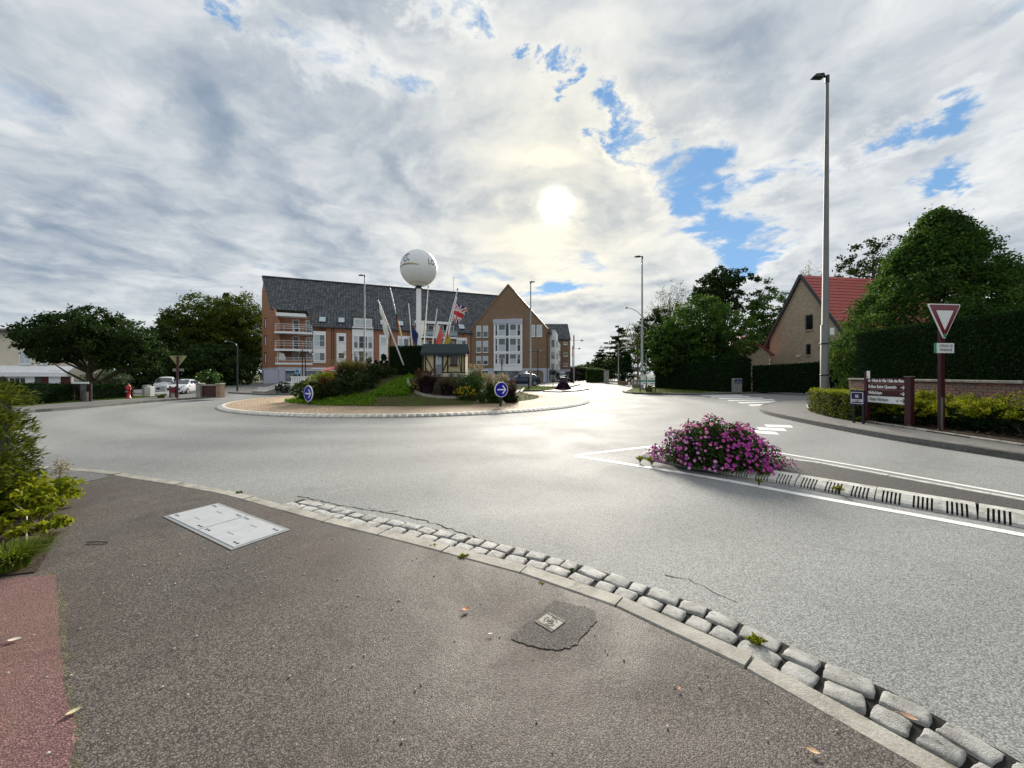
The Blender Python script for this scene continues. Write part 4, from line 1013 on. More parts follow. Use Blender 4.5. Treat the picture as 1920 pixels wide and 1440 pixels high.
def window(parent, r, y=0.0, cols=1, rows=1, frame=0.07, glass=None, depth=0.10, sill=True, name='window', fm=None, trans=None):
    """framed window set proud of a wall at local y: frame with mullions, one pane per opening, sill"""
    u0, u1, z0, z1 = r; f = MB(); d0, d1 = y - depth, y + 0.02
    f.box(u0, u0 + frame, d0, d1, z0, z1); f.box(u1 - frame, u1, d0, d1, z0, z1)
    f.box(u0 + frame, u1 - frame, d0, d1, z0, z0 + frame); f.box(u0 + frame, u1 - frame, d0, d1, z1 - frame, z1)
    cw = (u1 - u0 - 2 * frame) / cols; rh = (z1 - z0 - 2 * frame) / rows; mw = frame * .7
    for i in range(1, cols): x = u0 + frame + i * cw; f.box(x - mw / 2, x + mw / 2, d0 + .01, d1, z0 + frame, z1 - frame)
    for j in range(1, rows): zz = z0 + frame + j * rh; f.box(u0 + frame, u1 - frame, d0 + .012, d1, zz - mw / 2, zz + mw / 2)
    w = f.build(name, fm or M['white_frame'], parent)
    for i in range(cols):
        for j in range(rows):
            a, b = u0 + frame + i * cw, u0 + frame + (i + 1) * cw; c, d = z0 + frame + j * rh, z0 + frame + (j + 1) * rh
            gm = glass[(i + j * cols) % len(glass)] if isinstance(glass, (list, tuple)) else (glass or M['glass'])
            g_ = MB(); g_.box(a + .004, b - .004, y - depth * .45, y + .015, c + .004, d - .004); g_.build('pane', gm, w)
    if sill:
        sl = MB(); sl.box(u0 - .06, u1 + .06, d0 - .06, d0 - .002, z0 - .07, z0 - .004); sl.build('sill', fm or M['white_frame'], w)
    return w
def panel(parent, r, y0, y1, mat, name='white_panel'):
    u0, u1, z0, z1 = r; return MB().box(u0, u1, y0, y1, z0, z1).build(name, mat, parent)
def rail_run(parent, pts, z0, h, bars=2, post=0.9, mat=None, name='railing', r=0.022, glass=None):
    """balcony railing along a polyline (local metres): posts, rails, optional glass infill"""
    mb = MB(); P = [Vector((p[0], p[1], 0)) for p in pts]
    for a, b in zip(P[:-1], P[1:]):
        L = (b - a).length; n = max(1, round(L / post))
        for i in range(n + 1):
            q = a.lerp(b, i / n); mb.tube([(q.x, q.y, z0), (q.x, q.y, z0 + h)], r, 6)
        for k in range(bars):
            z = z0 + h * (1 - k / max(1, bars) * .85); mb.bar((a.x, a.y, z), (b.x, b.y, z), r * 2)
    o = mb.build(name, mat or M['white_frame'], parent)
    if glass:
        for a, b in zip(P[:-1], P[1:]):
            MB().bar((a.x, a.y, z0 + h * .5), (b.x, b.y, z0 + h * .5), .02, h * .72).build('glass_panel', glass, o)
    return o

FM = Facade(521, 60, 876, 71.7, 'apartment_building', 'long red-brick apartment building with steep slate-grey roof and white balconies', 'building')
root = FM.root; LM = FM.L + 1.0
ZSHOP = 2.62; ZE = 9.5
# end wall at the left runs back and to the left; local coordinates of its back corner and of the ridge ends
def loc(px, Y, z=0.0):
    w = Vector(((px - CX) / F * Y, Y, 0)) - FM.a; return Vector((w.x * FM.c + w.y * FM.s, -w.x * FM.s + w.y * FM.c, z))
EB = loc(491, 69); RL = loc(494.5, 67.6); RL.z = CAMZ + (HY - 518.5) / F * 67.6
RYL = RL.y
RR = Vector((LM + 9, RYL, 0)); RR.z = RL.z * 1.0
wl = MB()
REC0, REC1 = FM.u(516), FM.u(587)      # recessed balcony corner
RECD = 1.5
# front wall: solid strips beside the recess
wl.box(FM.u(611), LM, 0.0, 0.35, ZSHOP, ZE)
wl.box(FM.u(587), FM.u(611), 0.0, 0.35, ZSHOP, ZSHOP + 1.1)
wl.box(0.0, FM.u(587), 0.0, 0.35, ZSHOP, ZSHOP + 1.15)
wl.box(-1.35, FM.u(612), RECD, RECD + .3, ZSHOP, 11.0)
# end wall polygon under the verge
tE = 0.0
wl.slab([(0, 0, ZSHOP), (EB.x, EB.y, ZSHOP), (EB.x, EB.y, RL.z - 2.4), (RL.x, RL.y, RL.z - .25), (0, 0, ZE + 0.15)], Vector((.3, .12, 0)))
wl.box(LM - .35, LM, .35, 10, ZSHOP, ZE)
recalc(wl.build('wall', M['brick'], root))
# roof: front slope and back slope as plates
rf = MB()
eoff = Vector((0, -0.32, -0.32 * (RL.z - ZE) / RYL))
fl0 = Vector((0, 0, ZE)) + eoff; fr0 = Vector((LM + .2, 0, ZE)) + eoff
v0 = Vector((RL.x - .12, RL.y, RL.z)); v1 = Vector((RR.x, RR.y, RL.z))
# the front slope stops above the balcony recess on the left, where it is cut back
cutu = FM.u(584); tcut = 0.30
fc_a = fl0.lerp(v0, tcut) + Vector((-.1, 0, 0)); fc_b = Vector((FM.u(573), fc_a.y, fc_a.z)); fc_c = Vector((cutu, fl0.y, fl0.z))
nrm = Vector((0, -(RL.z - ZE), RYL)).normalized() * -0.22
rf.slab([fc_a, fc_b, fc_c, fr0, v1, v0], nrm)
bk = 6.0
rf.slab([v0, v1, Vector((RR.x, RYL + bk, RL.z - bk * 1.05)), Vector((EB.x + 1, RYL + bk, RL.z - bk * 1.05))], Vector((0, -.1, -.2)))
roof = recalc(rf.build('roof', M['roof'], root))
mbv = MB(); mbv.bar(v0 + Vector((-.1, 0, .02)), fc_a + Vector((-.1, 0, .02)), .14, .3); mbv.build('verge_board', M['verge'], roof)
MB().bar(v0 + Vector((0, 0, .08)), v1 + Vector((0, 0, .08)), .3, .16).build('ridge_tiles', M['verge'], roof)
MB().box(cutu, LM, -.46, -.30, ZE - .42, ZE - .28).build('gutter', M['verge'], roof)
MB().box(cutu + .02, LM, -.28, -.01, ZE - .36, ZE - .30).build('soffit', M['white'], roof)
u_ant = FM.u(874)
an = MB(); an.tube([(u_ant, RYL, RL.z), (u_ant, RYL, RL.z + 3.4)], .035, 6)
for k, w in enumerate((.5, .35, .25)): an.bar((u_ant - w, RYL, RL.z + 3.2 - k * .35), (u_ant + w, RYL, RL.z + 3.2 - k * .35), .025)
an.build('antenna', M['galv'], roof)
def roof_at(u, z):
    return Vector((u, (z - ZE) / (RL.z - ZE) * RYL, z))
for (x0, y0, x1, y1) in [(560, 638, 628, 692), (735, 650, 800, 698), (1118, 668, 1178, 718), (1275, 680, 1335, 726), (1832, 710, 1890, 756)]:
    u0, u1, z0, z1 = zr(FM, Z1, x0, y0, x1, y1); z0 = max(z0, ZE + .25); z1 = z0 + 1.0
    a, b = roof_at((u0 + u1) / 2, z0), roof_at((u0 + u1) / 2, z1); up = (b - a) / 2; nn = Vector((0, -(RL.z - ZE), RYL)).normalized()
    w = MB(); w.obox((a + b) / 2 + nn * .05, Vector(((u1 - u0) / 2, 0, 0)), up, nn * .09); sk_ = w.build('skylight', M['verge'], roof)
    MB().obox((a + b) / 2 + nn * .15, Vector(((u1 - u0) / 2 - .09, 0, 0)), up * .86, nn * .015).build('pane', M['curtain'], sk_)
# ---- ground floor: pale concrete frame with shop windows
gf = MB(); gf.box(-.02, LM, -.06, .34, 2.18, ZSHOP - .002)
for (xa, xb) in [(55, 68), (207, 262), (400, 448), (600, 640), (860, 905), (1060, 1110)]:
    u0, u1 = FM.u(Z1(xa, 0)[0]), FM.u(Z1(xb, 0)[0]); gf.box(max(u0, 0), u1, -.05, .33, .1, 2.178)
gf.box(-.02, LM, -.04, .32, .0, .40)
gf.slab([(0, 0, 0), (EB.x, EB.y, 0), (EB.x, EB.y, ZSHOP - .004), (0, 0, ZSHOP - .004)], Vector((.28, .1, 0)))
recalc(gf.build('ground_floor', M['lilac'], root))
for (xa, xb, c) in [(68, 207, 3), (262, 400, 3), (448, 600, 4), (640, 860, 4), (905, 1060, 3), (1110, 1400, 5)]:
    u0, u1 = FM.u(Z1(xa, 0)[0]), FM.u(Z1(xb, 0)[0])
    window(root, (max(u0, 0.1) + .02, u1 - .02, .44, 2.14), .16, c, 1, .05, M['glass_shop'], .1, False, 'shop_window', M['teal'])
for (xa, xb) in [(500, 640), (640, 760)]:
    u0, u1 = FM.u(Z1(xa, 0)[0]), FM.u(Z1(xb, 0)[0])
MB().box(FM.u(584), FM.u(612), -.5, -.07, 2.30, 2.52).build('white_canopy', M['white'], root)
# ---- recessed corner balconies
zf = [FM.rect(520, 678.5, 585, 680)[2], FM.rect(520, 652.5, 585, 655)[2], FM.rect(520, 620, 585, 623)[2]]
bx0, bx1 = FM.u(517), FM.u(586)
for i, zb in enumerate(zf):
    pr = [0.05, 1.05, 1.05][i]
    sb = MB(); sb.prism([(bx0 - .1, RECD), (bx0 - .1, -pr * .55), (bx0 + 1.2, -pr), (bx1 - 1.2, -pr), (bx1, -pr * .55), (bx1, RECD)], zb - .32, zb - .002)
    slabo = recalc(sb.build('balcony', M['white'], root))
    pl = [(bx0, -.0), (bx0, -pr * .5), (bx0 + 1.25, -pr + .07), (bx1 - 1.25, -pr + .07), (bx1 - .08, -pr * .5)]
    rail_run(slabo, pl, zb, [0.8, 1.25, 1.15][i], 3, 1.6, r=.028)
    zt = zb + 2.3
    for (xa, xb, gm) in [(318, 378, M['glass_dark']), (440, 505, M['glass'])]:
        u0, u1 = FM.u(Z1(xa, 0)[0]), FM.u(Z1(xb, 0)[0]); window(slabo, (u0, u1, zb + .1, zt - .15), RECD, 2 if xb == 505 else 1, 1, .07, gm, .08, False, 'balcony_door')
arc = MB(); u0 = FM.u(519.5); z0, z1 = zf[0], zf[1] - .34
arc.slab([(u0, .05, z0)] + [(u0 + 1.05 * math.sin(t * math.pi / 2) + .0, .05, z0 + (z1 - z0) * 1.0 * (1 - math.cos(t * math.pi / 2)) ** .7) for t in (0.95, .96, .97)][::-1][:0] + [(u0 + 1.25, .05, z0), (u0 + 1.15, .05, z0 + .8), (u0 + .9, .05, z0 + 1.5), (u0 + .5, .05, z1 - .25), (u0 + .25, .05, z1), (u0, .05, z1)], (0, .12, 0))
recalc(arc.build('curved_screen', M['white'], root))
MB().box(bx0 + .1, FM.u(573), -.45, RECD, 10.62, 11.12).build('balcony_roof', M['white'], root)
tb = MB(); uu = FM.u(556); zt = zf[2]
tb.box(uu - .5, uu + .5, .1, .8, zt + .68, zt + .74); [tb.box(uu + q - .03, uu + q + .03, .42, .48, zt, zt + .68) for q in (-.35, .35)]
tb.build('balcony_table', M['white_frame'], root)
# white bay beside the balconies
u0, u1 = FM.u(587.5), FM.u(611)
MB().box(u0, u1, -.22, .3, zf[0] - .02, zf[2] + .3).build('white_bay', M['white'], root)
for k, (ya, yb) in enumerate([(805, 915), (965, 1040)]):
    r = zr(FM, Z1, 524, ya, 622, yb); window(root, r, -.22, 2, 2 if k == 0 else 1, .08, [M['curtain'], M['glass']], .06, True)
# ---- white panels with small windows
for (xa, xb, ya, yb, wins) in [(725, 811, 790, 1055, [(740, 797, 814, 868, M['glass_dark']), (740, 797, 966, 1022, M['glass_dark'])]), (1110, 1187, 806, 1060, [(1121, 1176, 826, 882, M['curtain']), (1121, 1176, 976, 1030, M['teal'])])]:
    panel(root, zr(FM, Z1, xa, ya, xb, yb), -.05, .02, M['white'])
    for (a, b, c, d, gm) in wins: window(root, zr(FM, Z1, a, c, b, d), -.05, 1, 1, .09, gm, .06, True)
# ---- stair tower
r = zr(FM, Z1, 866, 735, 1056, 1062); panel(root, (r[0], r[1], r[2], r[3]), -.30, .02, M['white'], 'stair_tower')
for (ya, yb) in [(818, 928), (952, 1048)]:
    rr = zr(FM, Z1, 880, ya, 1046, yb); w3 = (rr[1] - rr[0]); xs = [0, .22, .27, .72, .77, 1.0]
    for q in range(3):
        window(root, (rr[0] + w3 * xs[2 * q], rr[0] + w3 * xs[2 * q + 1], rr[2], rr[3]), -.30, 1, 2, .06, M['glass_dark'] if q == 1 else [M['glass'], M['curtain']], .06, False)
r = zr(FM, Z1, 878, 655, 1044, 733); dm = MB(); dm.box(r[0], r[1], -.28, 1.9, r[2] + .02, r[3]); dorm = dm.build('dormer', M['white'], root)
window(dorm, (r[0] + .1, r[1] - .1, r[2] + .12, r[3] - .3), -.28, 3, 1, .06, M['curtain'], .05, False)
MB().box(r[0] - .15, r[1] + .15, -.5, 1.9, r[3] + .002, r[3] + .14).build('dormer_roof', M['verge'], dorm)
# ---- centre balconies behind the flags
u0, u1 = FM.u(Z1(1385, 0)[0]), FM.u(Z1(1800, 0)[0])
zb = zr(FM, Z1, 1385, 815, 1800, 826)[2]
for k, zz in enumerate((zb, zb - 2.75)):
    sb = MB(); sb.box(u0, u1, -1.15, .02, zz - .25, zz); slabo = sb.build('balcony', M['white'], root)
    rail_run(slabo, [(u0 + .05, 0), (u0 + .05, -1.08), (u1 - .05, -1.08), (u1 - .05, 0)], zz + .002, 1.1, 2, 1.3, r=.022, glass=M['glass_rail'])
    for (a, b, gm) in [(.04, .20, M['brick_brown']), (.22, .36, M['curtain']), (.38, .50, M['glass_dark']), (.60, .72, M['glass']), (.78, .95, M['glass'])]:
        window(slabo, (u0 + (u1 - u0) * a, u0 + (u1 - u0) * b, zz + .06, zz + 2.15), -.02, 1, 1, .07, gm, .06, False, 'balcony_door')
rr = zr(FM, Z1, 1430, 680, 1752, 716); MB().box(rr[0], rr[1], -.45, 1.2, zb + 2.35, zb + 2.8).build('dormer_header', M['white'], root)
for (xa, xb, ya, yb) in [(1275, 1382, 816, 1000), (1803, 1897, 832, 1000)]:
    r = zr(FM, Z1, xa, ya, xb, yb); panel(root, r, -.2, .02, M['white'], 'white_bay')
    window(root, (r[0] + .15, r[1] - .15, r[3] - 1.9, r[3] - .45), -.2, 2, 1, .08, [M['curtain'], M['glass']], .06, True)
    window(root, (r[0] + .15, r[1] - .15, r[3] - 4.5, r[3] - 3.0), -.2, 2, 1, .08, M['curtain'], .06, True)
for px in (622, 626, 732, 868):
    MB().cyl(FM.u(px), -.07, ZSHOP, ZE - .3, .06, n=8).build('downpipe', M['verge'], root)
# end wall windows, set along the oblique wall
ed = Vector((EB.x, EB.y, 0)); eL = ed.length; ed.normalize(); en = Vector((ed.y, -ed.x, 0))
if en.x > 0: en = -en
for (ya, yb) in [(655, 746), (812, 900), (965, 1056)]:
    Yd = 66.5; zc0, zc1 = CAMZ - (460 + yb / 4.8 - HY) / F * Yd, CAMZ - (460 + ya / 4.8 - HY) / F * Yd
    p = ed * (eL * .72); hw = .75
    w = MB(); w.obox((p.x + en.x * .03, p.y + en.y * .03, (zc0 + zc1) / 2), ed * hw, en * .05, Vector((0, 0, (zc1 - zc0) / 2))); wo = w.build('window', M['glass_dark'], root)
    MB().obox((p.x + en.x * .10 - ed.x * .32, p.y + en.y * .10 - ed.y * .32, (zc0 + zc1) / 2 - .1), ed * .28, en * .03, Vector((0, 0, (zc1 - zc0) / 2 - .12))).build('frame', M['white_frame'], wo)

pe = ed * (eL * .52)
sw = MB(); sw.obox((pe.x + en.x * .04, pe.y + en.y * .04, 1.28), ed * (eL * .40), en * .05, Vector((0, 0, .86))); swo = sw.build('shop_window', M['glass_shop'], root)
for q in (-.8, -.27, .27, .8):
    pq = pe + ed * (eL * .40 * q); MB().obox((pq.x + en.x * .10, pq.y + en.y * .10, 1.28), ed * .05, en * .02, Vector((0, 0, .86))).build('mullion', M['teal'], swo)
# ---- the gabled block at its right
FG = Facade(884, 72, 1028, 69, 'gabled_block', 'brown-brick gabled block at the right end of the apartment building', 'building')
gr = FG.root; GL = FG.L
ua, za = FG.u(953), FG.z(953, 534.5); zl, zrr = 9.8, 9.4
dg = 14.0
w = MB(); w.slab([(0, 0, ZSHOP), (GL, 0, ZSHOP), (GL, 0, zrr), (ua, 0, za - .12), (0, 0, zl)], (0, .35, 0))
w.box(0, .35, .352, dg, ZSHOP, zl - .3); w.box(GL - .35, GL, .352, dg, ZSHOP, zrr - .3)
recalc(w.build('wall', M['brick_brown'], gr))
rf = MB()
for (e, zz, sg) in ((0, zl, -1), (GL, zrr, 1)):
    sl = (za - zz) / abs(ua - e); ex = e + sg * .45; ez = zz - .45 * sl
    rf.slab([(ua, -.06, za), (ua, dg, za), (ex, dg, ez), (ex, -.06, ez)], Vector((0, 0, .2)))
groof = recalc(rf.build('roof', M['roof'], gr))
for (e, zz, sg) in ((0, zl, -1), (GL, zrr, 1)):
    MB().bar((ua, -.09, za + .1), (e + sg * .45, -.09, zz - .45 * (za - zz) / abs(ua - e) + .1), .10, .22).build('verge_board', M['brick_brown'], groof)
pane_mix = [M['curtain'], M['glass'], M['curtain'], M['glass_shop']]
for (ya, yb) in [(724, 828), (860, 965), (997, 1075)]:
    for (xa, xb) in [(543, 587), (603, 649)]:
        window(gr, zr(FG, Z2, xa, ya, xb, yb), 0, 1, 2, .07, [M['glass'], M['curtain']], .05, True)
for (xa, xb) in [(1031, 1072), (1086, 1135)]:
    window(gr, zr(FG, Z2, xa, 716, xb, 822), 0, 1, 2, .10, M['curtain'], .05, True)
r = zr(FG, Z2, 705, 666, 959, 1130); bay = panel(gr, r, -.45, .02, M['white'], 'white_bay')
for (ya, yb) in [(712, 816), (838, 956), (978, 1068)]:
    for k, (xa, xb) in enumerate([(718, 740), (748, 810), (848, 908), (914, 946)]):
        window(bay, zr(FG, Z2, xa, ya, xb, yb), -.45, 1, 2, .07, [M['curtain'], M['glass']] if k in (1, 2) else [M['glass_dark'], M['glass']], .06, False)
    panel(bay, zr(FG, Z2, 814, ya, 838, yb), -.50, -.452, M['teal'], 'teal_panel')
    panel(bay, zr(FG, Z2, 705, yb + 3, 959, yb + 14), -.54, -.452, M['white'], 'ledge')
r2 = zr(FG, Z2, 705, 668, 959, 706); MB().box(r2[0] - .1, r2[1] + .1, -.62, -.452, r2[2], r2[3]).build('header', M['lilac'], bay)
for px in (883, 1026): MB().cyl(FG.u(px), -.08, .1, 9.2, .07, n=8).build('downpipe', M['verge'], gr)
# ground floor of the gable: arcade openings
gf = MB(); gf.box(0, GL, -.05, .36, 2.25, ZSHOP - .003)
for (xa, xb) in [(500, 560), (650, 700), (930, 975), (1147, 1190)]:
    u0, u1 = FG.u(Z2(xa, 0)[0]), FG.u(Z2(xb, 0)[0]); gf.box(max(u0, 0), min(u1, GL), -.04, .35, .1, 2.248)
for (xa, s_) in [(975, 1), (1147, -1)]:
    u0 = FG.u(Z2(xa, 0)[0]); gf.slab([(u0, -.03, 2.25), (u0 + s_ * .5, -.03, 2.25), (u0, -.03, 1.75)], (0, .36, 0))
recalc(gf.build('ground_floor', M['lilac'], gr))
ap_ = MB(); u0, u1 = FG.u(Z2(975, 0)[0]), FG.u(Z2(1147, 0)[0]); ap_.box(u0 - .2, u1 + .2, 4.5, 4.7, .1, ZSHOP); ap_.box(u0 - .2, u1 + .2, .36, 4.5, 2.5, ZSHOP - .01); ap_.build('passage_wall', M['cream'], gr)
for (xa, xb) in [(562, 648), (702, 928)]:
    u0, u1 = FG.u(Z2(xa, 0)[0]), FG.u(Z2(xb, 0)[0]); window(gr, (u0, u1, .3, 2.2), .2, 3, 1, .06, M['glass_shop'], .1, False, 'shop_window', M['lilac'])
# ---- side wing with stacked white bays, receding along the street
FS = Facade(1029, 69.3, 1042, 85, 'bay_wing', 'receding wing with stacked white bay windows right of the brown gable', 'building')
sr = FS.root
w = MB(); w.box(0, FS.L, 0.0, .35, ZSHOP, 9.3); w.box(0, FS.L, .02, .3, .1, ZSHOP - .004, 1); recalc(w.build('wall', [M['brick_brown'], M['lilac']], sr))
rf = MB(); rf.slab([(0, -.4, 9.25), (FS.L + .3, -.4, 9.25), (FS.L + .3, 6, 13.6), (0, 6, 13.6)], (0, 0, .2)); recalc(rf.build('roof', M['roof'], sr))
for (a, b, zt) in [(2.2, 7.2, 9.4), (8.6, 14.6, 8.0)]:
    bb = MB().box(a, b, -1.1, .02, 2.4, zt).build('white_bay', M['white'], sr)
    MB().box(a + .3, b - .3, -.9, 0.0, zt + .002, zt + .45).build('balcony_top', M['lilac'], bb)
    for k in range(3):
        zz = zt - 2.2 - k * 2.2
        for q in range(2):
            um = a + (b - a) * (.12 + .46 * q)
            window(bb, (um, um + (b - a) * .3, zz - .65, zz + .75), -1.1, 1, 1, .07, M['glass_dark'], .05, False)
        MB().box(a - .045, a - .004, -.85, -.3, zz - .6, zz + .7).build('pane', M['glass'], bb)
for k in range(5): window(sr, (1.0 + k * 3.1, 3.4 + k * 3.1, .3, 2.3), -.01, 2, 1, .06, M['glass_shop'], .06, False, 'shop_window', M['sign_blue'] if k < 0 else M['teal'])
# ---- far brown wing
FW = Facade(1041, 85, 1069.5, 85, 'brick_wing', 'brown-brick wing with dark roof at the far right end of the apartment building', 'building')
wr = FW.root
w = MB(); w.box(0, FW.L, 0, 9, ZSHOP, FW.z(1055, 636)); recalc(w.build('wall', M['brick_brown'], wr))
zt, ze = FW.z(1055, 604), FW.z(1055, 636)
rf = MB(); rf.slab([(-6.5, .0 - .3, ze - .15), (FW.L + .05, -.3, ze - .15), (FW.L + .05, 4.5, zt), (-6.5, 4.5, zt)], (0, 0, .2)); rf.slab([(-6.5, 4.5, zt), (FW.L + .05, 4.5, zt), (FW.L + .05, 9.5, ze), (-6.5, 9.5, ze)], (0, 0, .2)); recalc(rf.build('roof', M['roof'], wr))
w = MB(); w.slab([(FW.L - .02, 0, ze - .1), (FW.L - .02, 9, ze - .1), (FW.L - .02, 4.5, zt)], (-.25, 0, 0)); recalc(w.build('gable_wall', M['brick_brown'], wr))
for (y0, y1) in [(873, 895), (965, 998), (1060, 1090)]:
    window(wr, zr(FW, Z2, 1329, y0, 1362, y1), 0, 2, 1, .09, M['glass'], .06, True)
gf = MB(); gf.box(-.4, FW.L + .02, -.03, .3, 2.1, ZSHOP - .003); gf.box(FW.L - .6, FW.L + .02, -.03, .3, .1, 2.098); gf.box(-.4, .2, -.03, .3, .1, 2.098); gf.build('ground_floor', M['lilac'], wr)
window(wr, (.25, FW.L - .65, .2, 2.08), .12, 3, 1, .06, M['glass_dark'], .1, False, 'shop_window', M['lilac'])

# ------------------------------------------------------------------ houses on the right
HA, HB, HP = Vector(((1443.5 - CX) / F * 38, 38, 0)), Vector(((1581 - CX) / F * 31, 31, 0)), None
hd = (HB - HA); hl = hd.length; hd.normalize(); ho = Vector((-hd.y, hd.x, 0))     # ho points into the house (right, away)
if ho.x < 0: ho = -ho
hroot = empty('gabled_house', HA, math.atan2(hd.y, hd.x), 'buff-brick house with steep red tiled roof behind the dark hedge', 'house')
sgn = 1.0 if (Vector((-math.sin(hroot.rotation_euler.z), math.cos(hroot.rotation_euler.z), 0)).dot(ho) > 0) else -1.0
# local x runs along the gable towards the camera, local y (times sgn) runs along the ridge
uap = hl * .49; hz, he = 10.35, 4.95; dl = 12.0
w = MB(); w.slab([(0, 0, 0), (hl, 0, 0), (hl, 0, he + .1), (uap, 0, hz - .1), (0, 0, he)], (0, .35 * sgn, 0)); w.box(hl - .35, hl, min(.352 * sgn, dl * sgn), max(.352 * sgn, dl * sgn), 0, he - .25)
recalc(w.build('wall', M['brick_house'], hroot))
def house_slope(e, eave_z, sg, name):
    """tile courses of one roof slope, each course a lapped row"""
    base = MB(); sl = (hz - eave_z) / abs(uap - e); ex = e + sg * .45; ez = eave_z - .45 * sl
    y0, y1 = -.18 * sgn, (dl + .2) * sgn
    base.slab([(uap, y0, hz), (uap, y1, hz), (ex, y1, ez), (ex, y0, ez)], (0, 0, .06)); ro = recalc(base.build('roof', M['verge'], hroot))
    n = 19
    for i in range(n):
        t0, t1 = i / n, (i + 1.12) / n
        a = Vector((ex + (uap - ex) * t0, 0, ez + (hz - ez) * t0)); b_ = Vector((ex + (uap - ex) * min(1, t1), 0, ez + (hz - ez) * min(1, t1)))
        up = (b_ - a).normalized(); nr = Vector((-up.z * (1 if up.x > 0 else -1), 0, abs(up.x)))
        if nr.z < 0: nr = -nr
        a2, b2 = a + nr * .13, b_ + nr * .085
        c = MB(); c.slab([(a2.x, y0, a2.z), (a2.x, y1, a2.z), (b2.x, y1, b2.z), (b2.x, y0, b2.z)], nr * -.045); recalc(c.build('tile_course', M['roof_red'], ro))
    return ro
M['roof_red'] = paint('red_clay_tiles', (0.34, 0.060, 0.048), 0.6, 0.35, 2.2, dirt=(0.10, 0.03, 0.025), bmp=.5)
house_slope(hl, he, 1, 'roof'); house_slope(0, he, -1, 'roof')
for (px0, py0, px1, py1) in [(1511, 590, 1524, 618), (1512, 645, 1520, 665)]:
    Yw = 31.0; k0 = (px0 - CX) / F; 
    def hu(px):
        k = (px - CX) / F; return (k * HA.y - HA.x) / (hd.x - k * hd.y)
    a, b_ = hu(px0), hu(px1); Yw = HA.y + (a + b_) / 2 * hd.y
    z0, z1 = CAMZ - (py1 - HY) / F * Yw, CAMZ - (py0 - HY) / F * Yw
    wn = MB(); y0, y1 = sorted((-.03 * sgn, .02 * sgn)); wn.box(min(a, b_), max(a, b_), y0, y1, z0, z1); wo = wn.build('window', M['glass_dark'], hroot)
    fr = MB(); y0, y1 = sorted((-.07 * sgn, -.002 * sgn)); fr.box(min(a, b_) - .06, max(a, b_) + .06, y0 - .04, y1, z0 - .12, z0 - .002); fr.build('sill', M['brick_house'], wo)
    fr = MB(); y0, y1 = sorted((-.06 * sgn, -.032 * sgn)); fr.box(min(a, b_), min(a, b_) + .12, y0, y1, z0, z1); fr.box(min(a, b_) + .12, max(a, b_), y0, y1, z1 - .12, z1); fr.build('frame', M['verge'], wo)
for k, (a, b_) in enumerate([((uap, hz), (hl + .45, he - .45 * (hz - he) / (hl - uap))), ((uap, hz), (-.45, he - .45 * (hz - he) / uap))]):
    MB().bar((a[0], -.2 * sgn, a[1] + .08), (b_[0], -.2 * sgn, b_[1] + .08), .08, .26).build('verge_board', M['verge'], hroot)
lb = MB(); lb.obox((hl * .45, -.1 * sgn, 3.15), (.12, 0, 0), (0, .08, 0), (0, 0, .08)); lb.build('wall_lamp', M['letter_white'], hroot)
an_root = empty('annex_house', (D(1350, 700, 37).x, 37, 0), 0, 'low buff-brick annex with a dark sloping verge beside the gabled house', 'house')
aw = (1443 - 1350) / F * 37; az = CAMZ + (HY - 631) / F * 37; aze = CAMZ + (HY - 662) / F * 37
w = MB(); w.slab([(0, 0, 0), (aw, 0, 0), (aw, 0, aze), (aw * .52, 0, az), (0, 0, aze)], (0, .3, 0)); recalc(w.build('wall', M['brick_house'], an_root))
rf = MB()
for (e, sg) in ((0, -1), (aw, 1)): rf.slab([(aw * .52, -.15, az), (aw * .52, 5, az), (e + sg * .4, 5, aze - .4 * (az - aze) / (aw * .48)), (e + sg * .4, -.15, aze - .4 * (az - aze) / (aw * .48))], (0, 0, .14))
recalc(rf.build('roof', M['roof_red'], an_root))
# ------------------------------------------------------------------ cream house on the left
YH = 36.0
def hx(px): return (px - CX) / F * YH
def hzz(py): return CAMZ - (py - HY) / F * YH
ch = empty('cream_house', (hx(-70), YH, 0), 0, 'cream rendered house with a white flat-roofed garage wing behind the dark hedge', 'house')
ox = hx(-70)
w = MB(); w.box(0, hx(64) - ox, 1.2, 7, 0, hzz(621)); w.build('wall', M['cream'], ch)
MB().box(-.5, hx(70) - ox, .7, 7.5, hzz(621) + .003, hzz(614)).build('roof', M['kerb'], ch)
MB().box(-.5, hx(70.5) - ox, .62, .69, hzz(622), hzz(617)).build('fascia', M['verge'], ch)
window(ch, (hx(7) - ox, hx(30) - ox, hzz(682), hzz(655)), 1.2, 2, 1, .09, M['curtain'], .08, True)
window(ch, (hx(42) - ox, hx(62) - ox, hzz(682), hzz(655)), 1.2, 2, 1, .09, M['curtain'], .08, True)
tr = MB(); tr.slab([(0, .5, hzz(699)), (hx(113) - ox, .5, hzz(699)), (hx(113) - ox, 1.19, hzz(688)), (hx(64) - ox, 1.19, hzz(686)), (0, 1.19, hzz(686))], (0, 0, .06)); recalc(tr.build('terrace_roof', M['white'], ch))
MB().box(0, hx(114) - ox, .2, .49, hzz(706), hzz(699.5)).build('white_fascia', M['white'], ch)
bw = MB(); bw.box(hx(50) - ox, hx(62) - ox, .6, .8, 0, hzz(706)); bw.box(hx(62) - ox, hx(78) - ox, .6, .8, 0, hzz(706), 1); bw.box(hx(100) - ox, hx(115) - ox, .6, .8, 0, hzz(706), 1); bw.box(hx(34) - ox, hx(50) - ox, .6, .8, 0, hzz(706), 2)
bw.build('garage_wall', [M['verge'], brick_mat('dark_red_brick', (0.13, 0.030, 0.030), (0.09, 0.022, 0.022), (0.07, 0.05, 0.045)), M['white']], ch)
gd = MB()
